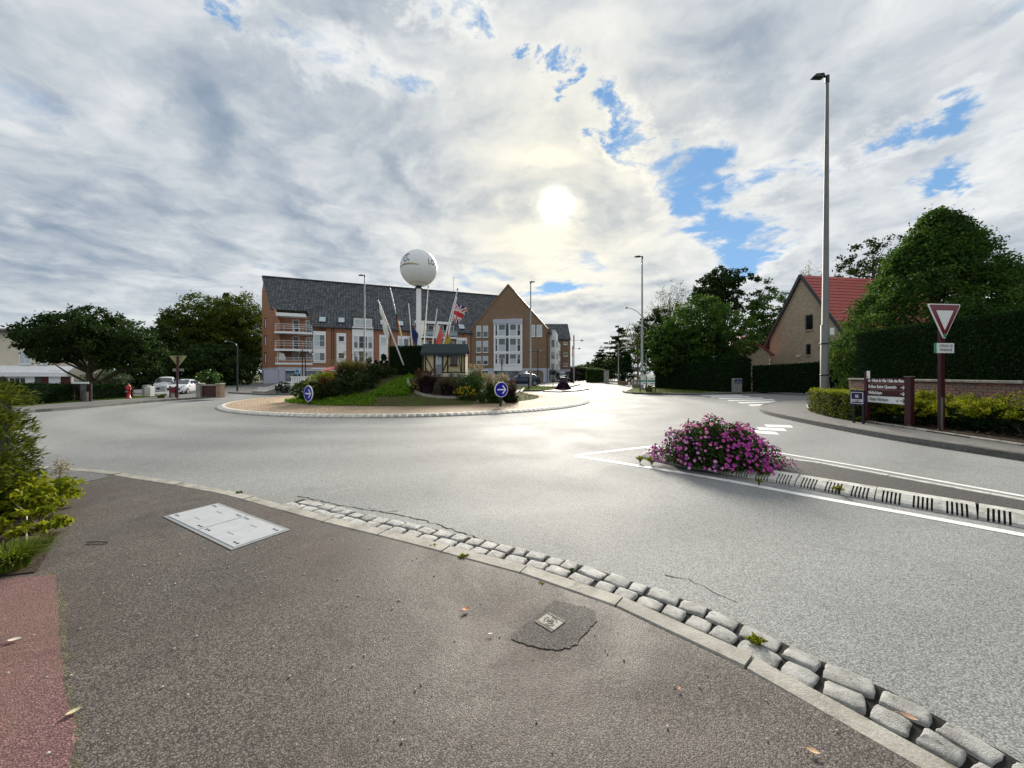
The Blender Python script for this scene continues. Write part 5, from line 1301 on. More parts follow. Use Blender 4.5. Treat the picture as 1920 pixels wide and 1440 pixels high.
for k in range(5): gd.bevbox(hx(78) - ox, hx(100) - ox, .55, .6, .02 + k * .38, .39 + k * .38, .01)
gd.build('garage_door', M['white_frame'], ch)
window(ch, (hx(0) - ox, hx(33) - ox, .1, hzz(707)), .7, 3, 1, .08, M['glass_dark'], .08, False)
make_shrub('small dark shrub in front of the cream house garage', Vector((hx(66), 33.5, 0)), (.9, .7, 1.25), L_DARK, .06, 50, 30, 91, 'shrub')
# ------------------------------------------------------------------ on the roundabout
def MG(px, py):
    """where the ray through a pixel meets the mound (or the road plane)"""
    for Y in np.arange(14.0, 30.0, 0.02):
        X = (px - CX) / F * Y; z = CAMZ - (py - HY) / F * Y
        if math.hypot(X - RC.x, Y - RC.y) < RG and z <= mound_z(X, Y): return Vector((X, Y, mound_z(X, Y)))
    Y = CAMZ * F / max(1, py - HY); return Vector(((px - CX) / F * Y, Y, 0.15))
def IM(px, Y):
    X = (px - CX) / F * Y; return Vector((X, Y, mound_z(X, Y) - .02))
# low concrete edging round the planted bed
epx = [(764, 712), (766, 722), (773, 732), (790, 741), (815, 745.5), (845, 747), (880, 746), (915, 743.5), (945, 741), (968, 738.5), (980, 735.5), (983, 732)]
ep = [MG(x, y) for x, y in epx]; ep = resample(ep, .16)
eb = MB(); vs = []
for i, p in enumerate(ep):
    t = ep[min(i + 1, len(ep) - 1)] - ep[max(i - 1, 0)]; nr = Vector((-t.y, t.x, 0)).normalized() * .06
    z = mound_z(p.x, p.y)
    vs += [(p.x - nr.x, p.y - nr.y, z - .1), (p.x - nr.x, p.y - nr.y, z + .10), (p.x + nr.x, p.y + nr.y, z + .10), (p.x + nr.x, p.y + nr.y, z - .1)]
eb.add(vs, [(i * 4 + k, i * 4 + k + 1, i * 4 + k + 5, i * 4 + k + 4) for i in range(len(ep) - 1) for k in range(3)] + [(0, 1, 2, 3), tuple(len(vs) - 4 + k for k in (3, 2, 1, 0))])
tag(recalc(eb.build('bed_edging', M['kerb'])), 'curved low concrete edging round the flower bed on the roundabout', 'edging')
# soil behind the edging, just above the mound
sb = MB(); E = ep; m = len(E); back = [p + (Vector((RC.x + 1.4, RC.y - .6, 0)) - Vector((p.x, p.y, 0))) * .62 for p in E]
rows = 6; vs = []
for i in range(m):
    for k in range(rows + 1):
        q = E[i].lerp(back[i], k / rows); vs.append((q.x, q.y, mound_z(q.x, q.y) + .012))
sb.add(vs, [(i * (rows + 1) + k, i * (rows + 1) + k + 1, (i + 1) * (rows + 1) + k + 1, (i + 1) * (rows + 1) + k) for i in range(m - 1) for k in range(rows)], 0, True)
tag(recalc(sb.build('bed_soil', M['earth'])), kind='structure')

# globe on its column
gl = empty('globe_monument', (-5.58, 23.0, mound_z(-5.58, 23.0) - .05), 0, 'white globe on a tall white column in the middle of the roundabout', 'monument')
gz = 7.85 - gl.location.z; gR = 1.09
c = MB(); c.tube([(0, 0, 0), (0, 0, gz - gR - .12)], [.165, .15], 8, sm=False); c.build('column', M['white_frame'], gl)
c = MB(); c.lathe([(.15, gz - gR - .14), (.23, gz - gR - .13), (.23, gz - gR - .07), (.16, gz - gR - .05), (.17, gz - gR + .14)], 20); c.build('collar', M['dark_metal'], gl)
c = MB(); prof = [(max(.001, gR * math.cos(a)), gz + gR * math.sin(a)) for a in np.linspace(-math.pi / 2, math.pi / 2, 36)]; c.lathe(prof, 64); globe = c.build('globe', paint('white_globe_paint', (.74, .76, .77), .35, .05, 2.0, dirt=(.60, .62, .60)), gl)
c = MB(); c.lathe([(.55, gz - gR * .875), (.56, gz - gR * .86), (.54, gz - gR * .845)], 40); c.build('seam', M['kerb_dark'], globe)
def on_globe(lon, lat, r=1.010):
    """lon measured to the right of the line towards the camera"""
    vx, vy = -5.58, 23.0; L = math.hypot(vx, vy); fx, fy = -vx / L, -vy / L; rx, ry = -fy, fx
    return Vector(((fx * math.cos(lon) + rx * math.sin(lon)) * math.cos(lat), (fy * math.cos(lon) + ry * math.sin(lon)) * math.cos(lat), math.sin(lat))) * gR * r + Vector((0, 0, gz))
def globe_text(body, lon0, lat0, size, mat, name, dl=1.0):
    o = text_mesh(body, size, mat, name, globe, (0, 0, 0), (0, 0, 0), ext=0.0)
    bm = bmesh.new(); bm.from_mesh(o.data); bmesh.ops.triangulate(bm, faces=bm.faces); bmesh.ops.subdivide_edges(bm, edges=[e for e in bm.edges if e.calc_length() > .06], cuts=3, use_grid_fill=True)
    for v in bm.verts: v.co = on_globe(lon0 + v.co.x * dl / gR, lat0 + v.co.y / gR)
    bmesh.ops.recalc_face_normals(bm, faces=bm.faces); bm.to_mesh(o.data); bm.free(); return o
globe_text('LO', .50, .03, .48, M['letter_dark'], 'lettering', .80)
def globe_stroke(pts, w0, w1, mat, name):
    mb = MB(); P = [(q.x, q.y) for q in resample([Vector((p[0], p[1], 0)) for p in pts], .03)]; n = len(P); vs = []
    for i, (a, b) in enumerate(P):
        tx, ty = P[min(i + 1, n - 1)][0] - P[max(i - 1, 0)][0], P[min(i + 1, n - 1)][1] - P[max(i - 1, 0)][1]; L = math.hypot(tx, ty) or 1
        w = w0 + (w1 - w0) * abs(2 * i / (n - 1) - 1); nx, ny = -ty / L * w, tx / L * w
        vs += [on_globe(a + nx, b + ny, 1.012), on_globe(a - nx, b - ny, 1.012)]
    mb.add(vs, [(2 * i, 2 * i + 1, 2 * i + 3, 2 * i + 2) for i in range(n - 1)]); return recalc(mb.build(name, mat, globe))
M['gold'] = paint('ochre_logo_paint', (.36, .29, .10), .4, .1, 4)
M['logo_dark'] = paint('dark_teal_logo_paint', (.012, .05, .06), .4, .1, 4)
globe_stroke([(-1.35, -.13), (-1.1, -.045), (-.8, -.005), (-.5, -.0), (-.2, -.03), (.05, -.06)], .034, .012, M['gold'], 'logo_stroke')
globe_stroke([(-1.25, -.165), (-.9, -.06), (-.5, -.05), (0, -.085)], .006, .003, M['letter_dark'], 'logo_stroke')
globe_stroke([(-1.2, .25), (-1.05, .42), (-.85, .55), (-.62, .60), (-.72, .50), (-.85, .44)], .030, .008, M['letter_dark'], 'logo_stroke')
globe_stroke([(-.70, .42), (-.86, .34), (-.90, .22), (-.78, .15), (-.66, .20), (-.64, .30), (-.74, .30)], .026, .010, M['logo_dark'], 'logo_stroke')
globe_stroke([(-.60, .22), (-.55, .19), (-.50, .15)], .030, .022, M['logo_dark'], 'logo_stroke')
globe_stroke([(-1.20, .10), (-1.14, .13), (-1.08, .17)], .016, .012, M['logo_dark'], 'logo_stroke')
globe_stroke([(-.80, -.02), (-.80, .02), (-.80, .05)], .022, .012, M['letter_dark'], 'logo_stroke')

# flag poles fanned round the column, each with a limp flag
FC = {k: paint('flag_' + k, v, .8, .15, 5) for k, v in dict(black=(.012, .01, .012), red=(.46, .03, .04), gold=(.50, .36, .03), blue=(.012, .02, .11), white=(.68, .68, .64), green=(.40, .42, .30), uk_blue=(.01, .015, .14), pink=(.55, .10, .10)).items()}
CK = list(FC)
def union_jack(s, t):
    x, y = t * 2 - 1, (s * 2 - 1); ax, ay = abs(x), abs(y)
    if ax < .13 or ay < .2: return 'red'
    if ax < .21 or ay < .33: return 'white'
    d = abs(ax - ay)
    if d < .10: return 'red'
    if d < .30: return 'white'
    return 'uk_blue'
def flag(parent, top, pd, scheme, seed, side, fly=1.25, hoist=.95, drop=.75, start=.15, out=.42, wave=.10):
    """cloth hanging from the upper part of a leaning pole"""
    nS, nT = 16, 22; r = random.Random(seed); ph = r.uniform(0, 6); vs = []
    sd = Vector((side, -.25, 0)).normalized(); nv = Vector((0, -1, 0))
    for i in range(nS + 1):
        for j in range(nT + 1):
            s, t = i / nS, j / nT
            a = top - pd * (start + s * hoist)
            p = a + sd * (out * t * (1 - .35 * s)) + Vector((0, 0, -drop * t ** 1.2)) + nv * (wave * math.sin(t * 7 + ph + s * 2.2) * t) + sd * (.05 * math.sin(t * 11 + s * 3 + ph) * t)
            vs.append(p)
    mb = MB()
    for i in range(nS):
        for j in range(nT):
            s, t = (i + .5) / nS, (j + .5) / nT
            mb.add([], [], 0)
            k = scheme(s, t); b = i * (nT + 1) + j
            mb.f.append((b, b + 1, b + nT + 2, b + nT + 1)); mb.mi.append(CK.index(k)); mb.sm.append(True)
    mb.v = [tuple(v) for v in vs]
    return mb.build('flag', [FC[k] for k in CK], parent)
flags = [
    ('pale town flag on the leftmost leaning white flagpole', (766, 706, 21.35), (708, 560, 19.25), lambda s, t: 'green' if .35 < t < .5 and .3 < s < .7 else 'white', 1, dict(fly=1.2, out=.20, drop=1.15, start=.1, hoist=1.2)),
    ('black, red and gold flag on a leaning white flagpole', (771, 706, 22), (731, 538, 21.6), lambda s, t: 'black' if s < .33 else ('red' if s < .55 else 'gold'), 1, dict(out=.24, drop=.85, start=.85, hoist=1.3)),
    ('dark blue flag on a short white flagpole left of the column', (778, 706, 22.6), (766, 567, 22.0), lambda s, t: 'blue', 1, dict(out=.55, drop=.85, start=1.15, hoist=.8)),
    ('pale flag hanging limp on the flagpole under the globe', (791, 706, 24), (803, 538, 24.0), lambda s, t: 'white' if t > .25 else 'green', -1, dict(out=.5, drop=.65, start=2.0, hoist=.8)),
    ('white and red flag on a flagpole just right of the column', (803, 706, 23), (820, 577, 22.6), lambda s, t: 'blue' if t < .12 else ('white' if t < .5 else 'pink'), 1, dict(out=.50, drop=.80, start=.75, hoist=.85)),
    ('red, white and blue crossed flag on the rightmost leaning flagpole', (822, 706, 22.7), (857, 555, 22.7), union_jack, 1, dict(out=.75, drop=.30, start=.45, hoist=1.05, wave=.16)),
    ('yellow and red flag on a leaning flagpole, second from the right', (815, 706, 22.2), (858, 543, 21.9), lambda s, t: 'gold' if .35 < s or t > .6 else 'pink', 1, dict(out=.18, drop=.70, start=2.3, hoist=.9)),
]
for i, (lb, b, t, sch, sd, kw) in enumerate(flags):
    B, T = D(*b), D(*t); B.z = mound_z(B.x, B.y) - .1
    fr = empty('flagpole', B, 0, lb, 'flag', 'flagpoles fanned round the column')
    pm = MB(); pm.tube([(0, 0, 0), (T - B) * .5, T - B], [.044, .038, .026], 10); pm.build('pole', M['white_frame'], fr)
    MB().lathe([(.001, .09), (.035, .06), (.045, .02), (.035, -.03), (.02, -.05)], 10, T - B).build('finial', M['black_metal'], fr)
    flag(fr, T - B, (T - B).normalized(), sch, i, sd, **kw)

# clipped hedge block and the half-timbered model house
hz0 = mound_z(-6.3, 21.0)
hedge('clipped dark hedge block next to the little half-timbered house', [IM(729, 21.0), IM(760, 20.9), IM(790, 20.9)], 1.4, CAMZ + 54 / F * 21 - hz0, CAMZ + 54.5 / F * 21 - hz0, L_HEDGE, .035, 520, 101, z=hz0 - .05, fuzz=.03)
HW = 84 / F * 20.3; hut0 = Vector(((790 - CX) / F * 20.3, 20.3, 0)); hb = mound_z(hut0.x + 1, 20.6) - .04
hut0.z = hb
hut = empty('model_house', hut0, .03, 'miniature half-timbered cottage with cream walls and dark roof on the roundabout', 'model house')
M['daub'] = paint('cream_daub', (.56, .49, .29), .85, .12, 3, dirt=(.42, .35, .20)); M['timber'] = paint('dark_timber', (.030, .018, .012), .7, .3, 8)
M['hut_roof'] = paint('dark_thatch_boards', (.018, .030, .036), .8, .3, 9, bmp=.6); M['plinth'] = stone_mat('limewashed_plinth', (.42, .40, .34), (.62, .60, .52), 7, .8, .8, (.30, .27, .2))
hh = CAMZ + 55 / F * 20.3 - hb; wallh = hh - .42; HD = 1.5
def hpx(zx): return (zx - 1497) / (1885 - 1497) * HW
w = MB(); w.box(.05, HW - .05, .04, HD, .0, wallh); w.build('wall', M['daub'], hut)
w = MB(); w.box(hpx(1497), hpx(1606), -.02, .039, .0, .20); w.box(hpx(1684), hpx(1876), -.02, .039, 0, .20); w.build('plinth', M['plinth'], hut)
for (xa, xb) in [(1507, 1519), (1527, 1537), (1602, 1616), (1676, 1686), (1718, 1730), (1862, 1872), (1840, 1849)]:
    MB().box(hpx(xa), hpx(xb), .0, .038, .21, wallh - .01).build('timber_post', M['timber'], hut)
for (xa, za, xb, zb) in [(1525, wallh - .08, 1602, .30), (1738, wallh - .05, 1688, .34), (1820, wallh - .05, 1838, .24)]:
    MB().bar((hpx(xa), .012, za), (hpx(xb), .012, zb), .03, .055).build('timber_brace', M['timber'], hut)
w = MB(); w.box(hpx(1497), hpx(1606), -.006, .036, .202, .27); w.box(hpx(1684), hpx(1880), -.006, .036, .202, .27); w.build('timber_sill', M['timber'], hut)
d_ = MB(); d_.box(hpx(1617), hpx(1675), .0, .05, .02, wallh - .05); door = d_.build('door', paint('grey_blue_door', (.22, .22, .23), .7, .2, 4), hut)
for q in range(2): MB().box(hpx(1623 + q * 26), hpx(1645 + q * 24), -.012, -.001, wallh * .52, wallh - .12).build('pane', M['curtain'], door)
wn = window(hut, (hpx(1748), hpx(1806), wallh * .50, wallh - .07), .03, 2, 1, .03, M['glass_dark'], .06, True, fm=M['timber'])
rfm = MB(); z0, z1 = wallh - .06, hh + .02
rfm.slab([(-.02, -.16, z0), (HW + .06, -.16, z0), (HW + .06, HD * .30, z1), (-.02, HD * .30, z1)], (0, .03, .08)); rfm.slab([(-.02, HD + .16, z0 + .1), (HW + .06, HD + .16, z0 + .1), (HW + .06, HD * .30 + .02, z1), (-.02, HD * .30 + .02, z1)], (0, .02, .08))
recalc(rfm.build('roof', M['hut_roof'], hut))
rr_ = random.Random(4)
for k in range(16):
    x = HW * (k + .5) / 16; L = rr_.uniform(.10, .2); MB().obox((x, -.17, z0 - L / 2 + .05), (HW / 32 - .004, 0, 0), (0, .012, 0), (0, 0, L / 2)).build('roof_board', M['hut_roof'], hut)
# plants on the mound
def PX(w, Y): return w / F * Y
gp = 'plants on the roundabout'
make_grass('rounded yellow-green fountain grass at the top left of the roundabout', IM(657, 19.9), (1.25, 1.0, 1.75), L_DRY, 2200, 201, plume=30, w=.012, arch=1.0, plume_mat=L_DRY, group=gp)
for i, (px, Y, h, lb) in enumerate([(692, 21.4, 1.05, 'tallest dark upright juniper left of the hedge block'), (705, 21.2, .85, 'dark juniper between the two taller junipers'), (720, 21.5, 1.2, 'dark juniper against the hedge block'), (680, 21.0, .75, 'short dark juniper next to the fountain grass')]):
    b = IM(px, Y); make_tree(lb, b, h, (h * .52, .26, .26, h * .5), .03, L_HEDGE, .04, 60, 36, 210 + i, 'juniper', 'shrub', gp, 3, .1, .2, .3, prof=lambda t: min(1, (1.05 - t) * 1.6))
make_shrub('bright yellow-green shrub at the left shoulder of the mound', IM(606, 19.6), (.95, .8, 1.10), L_LIME, .045, 90, 40, 221, group=gp)
make_shrub('russet-leaved shrub in the left planting of the roundabout', IM(622, 18.4), (.72, .55, .95), L_RED, .04, 70, 36, 222, group=gp)
make_shrub('dark green shrub below the russet shrub', IM(646, 18.1), (.85, .6, .85), L_DARK, .04, 90, 36, 223, group=gp)
make_shrub('low dark shrub under the fountain grass', IM(676, 18.7), (.9, .6, .85), L_DARK, .042, 90, 36, 224, group=gp)
make_shrub('dark rounded shrub directly behind the left blue arrow sign', IM(592, 18.0), (.62, .5, .85), L_DARK, .04, 80, 36, 225, group=gp)
make_shrub('leafy shrub at the far left of the mound beside the slatted panel', IM(566, 19.2), (.5, .45, .9), L_MID, .045, 60, 36, 226, group=gp)
make_shrub('dark shrub with tiny pale flowers in the middle of the left planting', IM(660, 19.3), (.9, .6, .9), L_DARK, .045, 90, 36, 227, group=gp, extra=(M['letter_white'], 16, .02, .2))
make_shrub('dark shrub at the foot of the junipers', IM(710, 20.1), (.9, .6, .7), L_DARK, .045, 90, 36, 228, group=gp)
make_grass('purple-tinged plume grass in front of the cottage door', IM(800, 18.1), (.75, .6, 1.1), L_PURPLE, 700, 231, plume=60, arch=1.0, plume_mat=L_RED, group=gp)
make_grass('dark plume grass below the cottage window', IM(838, 18.0), (.55, .5, .85), L_PURPLE, 600, 232, plume=40, arch=.9, plume_mat=L_DRY, group=gp)
make_shrub('feathery green perennials in the middle of the flower bed', IM(886, 18.5), (.85, .6, 1.05), L_MID, .035, 110, 36, 233, group=gp)
make_shrub('grey-green perennials beside the yellow flowers', IM(858, 18.5), (.7, .5, 1.05), L_GREY, .035, 90, 36, 234, group=gp)
make_shrub('clump of yellow flowers in the flower bed', IM(872, 17.75), (.50, .34, .62), L_MID, .03, 70, 30, 235, group=gp, extra=(L_YELLOW, 90, .030, -.2))
make_shrub('small yellow flowers at the left tip of the flower bed', IM(776, 18.0), (.22, .2, .42), L_MID, .03, 30, 26, 236, group=gp, extra=(L_YELLOW, 20, .026, .1))
make_grass('pale plume grass right of the cottage', IM(892, 19.4), (.7, .5, 1.25), L_GREY, 600, 237, plume=70, arch=.7, plume_mat=L_PLUME, group=gp)
make_grass('big beige plume grass at the right end of the flower bed', IM(930, 18.4), (.9, .7, 1.3), L_OLIVE, 800, 238, plume=110, arch=.9, plume_mat=L_PLUME, group=gp)
make_grass('dark purple grass behind the right blue arrow sign', IM(956, 18.2), (.55, .45, 1.1), L_PURPLE, 700, 239, plume=20, arch=.9, plume_mat=L_RED, group=gp)
make_shrub('low green perennials behind the right blue arrow sign', IM(918, 17.9), (.6, .4, .55), L_MID, .035, 80, 34, 240, group=gp)
make_shrub('dark low perennials at the right tip of the flower bed', IM(957, 18.2), (.5, .35, .42), L_DARK, .035, 70, 34, 241, group=gp)
# ground cover: bright clover slope and rough grass
def scatter_px(px0, px1, py0, py1, n, rg, inside=None):
    P = []
    while len(P) < n:
        x, y = rg.uniform(px0, px1), rg.uniform(py0, py1)
        if inside and not inside(x, y): continue
        P.append(MG(x, y))
    return np.array([tuple(p) for p in P])
rg = np.random.default_rng(301)
base = scatter_px(692, 770, 705, 741, 560, rg, lambda x, y: y > 752 - (x - 672) * .50 and y < 745 - (x - 692) * .06 and not (x > 764 and y > 712))
P = np.repeat(base, 22, 0) + rg.normal(size=(560 * 22, 3)) * np.array([.10, .10, .03]); P[:, 2] = [mound_z(q[0], q[1]) + abs(z_) for q, z_ in zip(P, rg.normal(0, .06, len(P)))]
tag(link('clover_cover', cloud_mesh('clover_cover', P, .04, L_CLOVER, rg, .8, flat=1.2)), 'bright green leafy ground cover on the slope left of the flower bed', 'ground cover', kind='stuff')
def grass_field(name, label, XY, zf, h, mat, rg, w=.006, kind='stuff', cat='grass'):
    n = len(XY); V, Fq, T, _ = blades(n, .03, .03, h, rg, w, 1.2, 2, 1.0)
    V = V.reshape(n, -1, 3); off = np.stack([XY[:, 0], XY[:, 1], np.array([zf(a, b) for a, b in XY])], 1); V = V + off[:, None]
    return tag(link(name, np_mesh(name, V.reshape(-1, 3), Fq, mat, T)), label, cat, kind=kind)
a = rg.uniform(0, 2 * np.pi, 26000); r = np.sqrt(rg.uniform(.10, 1.0, 26000)) * RG
XY = np.stack([RC.x + np.cos(a) * r, RC.y + np.sin(a) * r], 1); XY = XY[XY[:, 1] < RC.y + 1]
cutx = -8.7 + rg.normal(0, .35, len(XY)); lime = XY[XY[:, 0] < cutx]; dry = XY[XY[:, 0] >= cutx]
grass_field('lawn_grass', 'green rough grass on the left of the roundabout mound', lime, lambda x, y: mound_z(x, y) - .01, .13, L_GRASS, rg, .010)
grass_field('dry_grass', 'brownish rough grass on the front of the roundabout mound', dry, lambda x, y: mound_z(x, y) - .01, .10, L_DRY, rg, .009)
base = np.array([tuple(MG(x, y)) for x, y in zip(rg.uniform(512, 700, 260), rg.uniform(742, 760, 260))])
P = np.repeat(base, 26, 0) + rg.normal(size=(260 * 26, 3)) * np.array([.10, .10, .0]); P[:, 2] = [mound_z(q[0], q[1]) + abs(z_) for q, z_ in zip(P, rg.normal(0, .05, len(P)))]
inside = np.hypot(P[:, 0] - RC.x, P[:, 1] - RC.y) < RG + .15
tag(link('lawn_weeds', cloud_mesh('lawn_weeds', P[inside], .035, L_CLOVER, rg, .6, flat=.8)), 'fresh green weeds along the left rim of the mound', 'weeds', kind='stuff')

# blue keep-right signs
def arrow_sign(lb, px, py, Y, yaw, r):
    p = D(px, py, Y); zb = mound_z(p.x, p.y) if math.hypot(p.x - RC.x, p.y - RC.y) < RG else .16
    s = empty('arrow_sign', (p.x, p.y, zb), yaw, lb, 'road sign', 'blue arrow signs on the roundabout'); h = p.z - zb
    MB().box(-.04, .04, .03, .09, -.05, h + r * .6).build('post', M['black_metal'], s)
    m_ = MB(); m_.tube([(0, -.012, h), (0, .03, h)], r, 40, sm=False); m_.build('disc', M['letter_white'], s)
    m_ = MB(); m_.tube([(0, -.016, h), (0, -.0125, h)], r * .92, 40, sm=False); m_.build('blue_face', M['sign_blue'], s)
    a_ = MB(); k = r / .33; ya = -.019
    a_.box(-.20 * k, .16 * k, ya, ya + .002, h - .026 * k, h + .026 * k)
    for sg in (1, -1): a_.slab([(.235 * k, ya - .001, h), (.165 * k, ya - .001, h), (.03 * k, ya - .001, h + sg * .16 * k), (.08 * k, ya - .001, h + sg * .19 * k)][::sg], (0, .002, 0))
    recalc(a_.build('white_arrow', M['letter_white'], s)); return s
arrow_sign('blue round sign with white right arrow, turned sideways at the left of the roundabout', 578, 738, 16.9, -.60, .355)
arrow_sign('blue round sign with white right arrow facing the camera at the right of the roundabout', 940, 730.5, 16.4, .55, .325)
# ------------------------------------------------------------------ petunias on the splitter island
pb = Vector(((1345 - CX) / F * 6.15, 6.15, .10)); prt = empty('petunia_mound', pb + Vector((-.05, 0, 0)), -.35, 'mound of magenta and pink petunias spilling over the splitter island kerb', 'flower bed')
rg = np.random.default_rng(401)
def dome(n, k=1.0, zmin=-.05):
    d = rg.normal(size=(n * 3, 3)); d[:, 2] = np.abs(d[:, 2]); d /= np.linalg.norm(d, axis=1, keepdims=True); d = d[:n]
    f = 1 + .10 * np.sin(d[:, 0] * 7 + 1) * np.sin(d[:, 1] * 6 + 2) + .07 * np.sin(d[:, 0] * 13 + d[:, 2] * 9) + rg.normal(0, .025, n)
    sk = 1 + .22 * (1 - d[:, 2]) ** 3
    return d * np.array([.88, .62, .78]) * (f * k)[:, None] * np.stack([sk, sk, np.ones(n)], 1), d
P1, d1 = dome(9000); P1 = P1 * rg.uniform(.72, 1.0, 9000)[:, None]
L_PET = leaf_mat('petunia_leaves', (.020, .042, .012), (.045, .080, .020), (.10, .13, .04), .3)
link('foliage', cloud_mesh('foliage', P1, .026, L_PET, rg, .55, out=d1 * .6), prt)
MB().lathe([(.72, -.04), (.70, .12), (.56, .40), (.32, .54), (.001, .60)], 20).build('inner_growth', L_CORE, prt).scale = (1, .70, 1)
def petal_mat(name, rim, mid, eye):
    m, b, pr, out = new_mat(name); x, y, z = b.sep(obj_co(b)); r = b.m('SQRT', b.m('ADD', b.m('MULTIPLY', x, x), b.m('MULTIPLY', y, y)))
    c = b.mix(b.smooth(r, .004, .011), eye, mid); c = b.mix(b.smooth(r, .013, .024), c, rim)
    b.put(pr.inputs['Base Color'], c); pr.inputs['Roughness'].default_value = .55; pr.inputs['Specular IOR Level'].default_value = .15
    tr = b.n('ShaderNodeBsdfTranslucent'); b.put(tr.inputs[0], c); ms = b.n('ShaderNodeMixShader'); ms.inputs[0].default_value = .3
    b.t.links.new(pr.outputs[0], ms.inputs[1]); b.t.links.new(tr.outputs[0], ms.inputs[2]); b.t.links.new(ms.outputs[0], out.inputs[0]); return m
PM = [petal_mat('petal_magenta', (.62, .05, .40), (.68, .16, .52), (.10, .01, .08)), petal_mat('petal_pink', (.76, .20, .44), (.80, .42, .58), (.30, .08, .16)), petal_mat('petal_purple', (.34, .03, .36), (.52, .16, .52), (.08, .01, .09)), petal_mat('petal_pale', (.52, .10, .38), (.76, .62, .70), (.42, .28, .32))]
def petunia_np(seed):
    r = random.Random(seed); n = 15; V = [(0, 0, -.020)]
    for k in range(n):
        a = 2 * math.pi * k / n; V.append((.008 * math.cos(a), .008 * math.sin(a), -.003))
    for k in range(n):
        a = 2 * math.pi * k / n; rr = .030 * (1 + .10 * math.cos(5 * a)) * r.uniform(.93, 1.07); V.append((rr * math.cos(a), rr * math.sin(a), .004 + .004 * math.cos(5 * a + 1) + r.uniform(-.002, .002)))
    Fc = [(0, 1 + k, 1 + (k + 1) % n) for k in range(n)] + [(1 + k, 1 + n + k, 1 + n + (k + 1) % n, 1 + (k + 1) % n) for k in range(n)]
    return V, Fc
meshes = []
for s_ in range(8):
    V, Fc = petunia_np(s_); me = bpy.data.meshes.new('flower'); me.from_pydata(V, [], Fc); me.materials.append(PM[[0, 0, 1, 0, 2, 1, 3, 3][s_]]); me.polygons.foreach_set('use_smooth', [True] * len(Fc)); me.update(); meshes.append(me)
cam_l = Vector((0, 0, 1.5)) - pb; cam_l.rotate(Matrix.Rotation(.35, 3, 'Z')); cam_l.normalize()
prt.scale = (.86, .86, .86); nf = 1050; Pf, df = dome(nf, 1.02); dn = df @ np.array(cam_l); order = np.argsort(-dn)
lw_ = np.array([-1.02, -.05, .10]) + rg.normal(size=(46, 3)) * np.array([.10, .10, .06]); Pf[-46:] = lw_; Pf[:, 2] = np.maximum(Pf[:, 2], .01)
clump = np.sin(df[:, 0] * 9 + 2) * np.sin(df[:, 2] * 8 + df[:, 1] * 5) + .6 * np.sin(df[:, 0] * 21 + df[:, 2] * 17)
dens_keep = rg.uniform(0, 1, nf) < np.clip(.70 + .32 * clump + .25 * (Pf[:, 0] > .1), .12, 1); cnt = 0; V_, F_, M_ = [], [], []
for i in order:
    if not dens_keep[i]: continue
    p = Vector(Pf[i]); d = Vector(df[i]) + Vector(rg.normal(size=3)) * .35 + Vector((0, 0, .15)); d.normalize()
    q = d.to_track_quat('Z', 'Y').to_matrix().to_4x4(); sc = rg.uniform(.68, 1.12)
    right = (Pf[i, 0] > .05) ; pool = [0, 1, 3, 4, 0, 3] if right and df[i, 2] < .75 else ([2, 5, 0, 2] if df[i, 2] > .75 else [6, 7, 4, 2, 0])
    mi = int(rg.choice(pool))
    if cnt < 290:
        o = link('flower', meshes[mi], prt); o.matrix_local = Matrix.Translation(p) @ q @ Matrix.Scale(sc, 4); cnt += 1
    else:
        mt = Matrix.Translation(p) @ q @ Matrix.Scale(sc, 4); b0 = len(V_); V_ += [tuple(mt @ v.co) for v in meshes[mi].vertices]
        for f in meshes[mi].polygons: F_.append(tuple(b0 + k for k in f.vertices)); M_.append([0, 0, 1, 0, 2, 1, 3, 3][mi])
me = bpy.data.meshes.new('flowers'); me.from_pydata(V_, [], F_); [me.materials.append(m) for m in [paint('petal_back_%d' % k, c, .6, .15, 8) for k, c in enumerate([(.50, .05, .34), (.66, .18, .38), (.36, .05, .38), (.6, .3, .5)])]]; me.polygons.foreach_set('material_index', M_); me.update()
o = link('flowers', me, prt); o['kind'] = 'stuff'

# ------------------------------------------------------------------ signs on the right corner
yb = G(1770, 808, .15); ys = empty('yield_sign', yb, R(6), 'red and white give-way triangle on a maroon post in the right-hand bed', 'road sign')
zt, zb_ = CAMZ + (HY - 570) / F * yb.y, CAMZ + (HY - 637) / F * yb.y; hz_ = .0
pm = MB(); pm.box(-.055, .055, .02, .09, -.1 , zt - yb.z - .1); pm.build('post', M['maroon'], ys)
MB().box(-.058, -.005, .012, .0185, .02, .80).build('worn_patch', paint('bare_worn_metal', (.16, .155, .13), .7, .4, 12, dirt=(.05, .02, .02)), ys)
def rtri(w, h, z0, cr, n=5, flip=True):
    """rounded triangle, point down"""
    pts = [(-w / 2, z0 + h), (w / 2, z0 + h), (0, z0)]; out = []
    for i in range(3):
        p = Vector(pts[i]); a = (Vector(pts[i - 1]) - p).normalized(); b = (Vector(pts[(i + 1) % 3]) - p).normalized()
        for k in range(n):
            t = k / (n - 1); q = p + a * cr * (1 - t) ** 2 + b * cr * t ** 2; out.append((q.x, q.y))
    return out
H_ = zt - zb_; W_ = H_ * 1.06; z0 = zb_ - yb.z
def plate(poly, y0, y1, mat, name, parent): m_ = MB(); m_.slab([(x, y0, z) for x, z in poly], (0, y1 - y0, 0)); return recalc(m_.build(name, mat, parent))
tri = plate(rtri(W_, H_, z0, .07), -.012, .012, M['sign_white'], 'sign_plate', ys)
plate(rtri(W_ * .93, H_ * .93, z0 + H_ * .045, .05), -.016, -.0125, M['sign_red'], 'red_border', tri)
plate(rtri(W_ * .52, H_ * .55, z0 + H_ * .265, .012), -.019, -.0165, M['sign_white'], 'white_centre', tri)
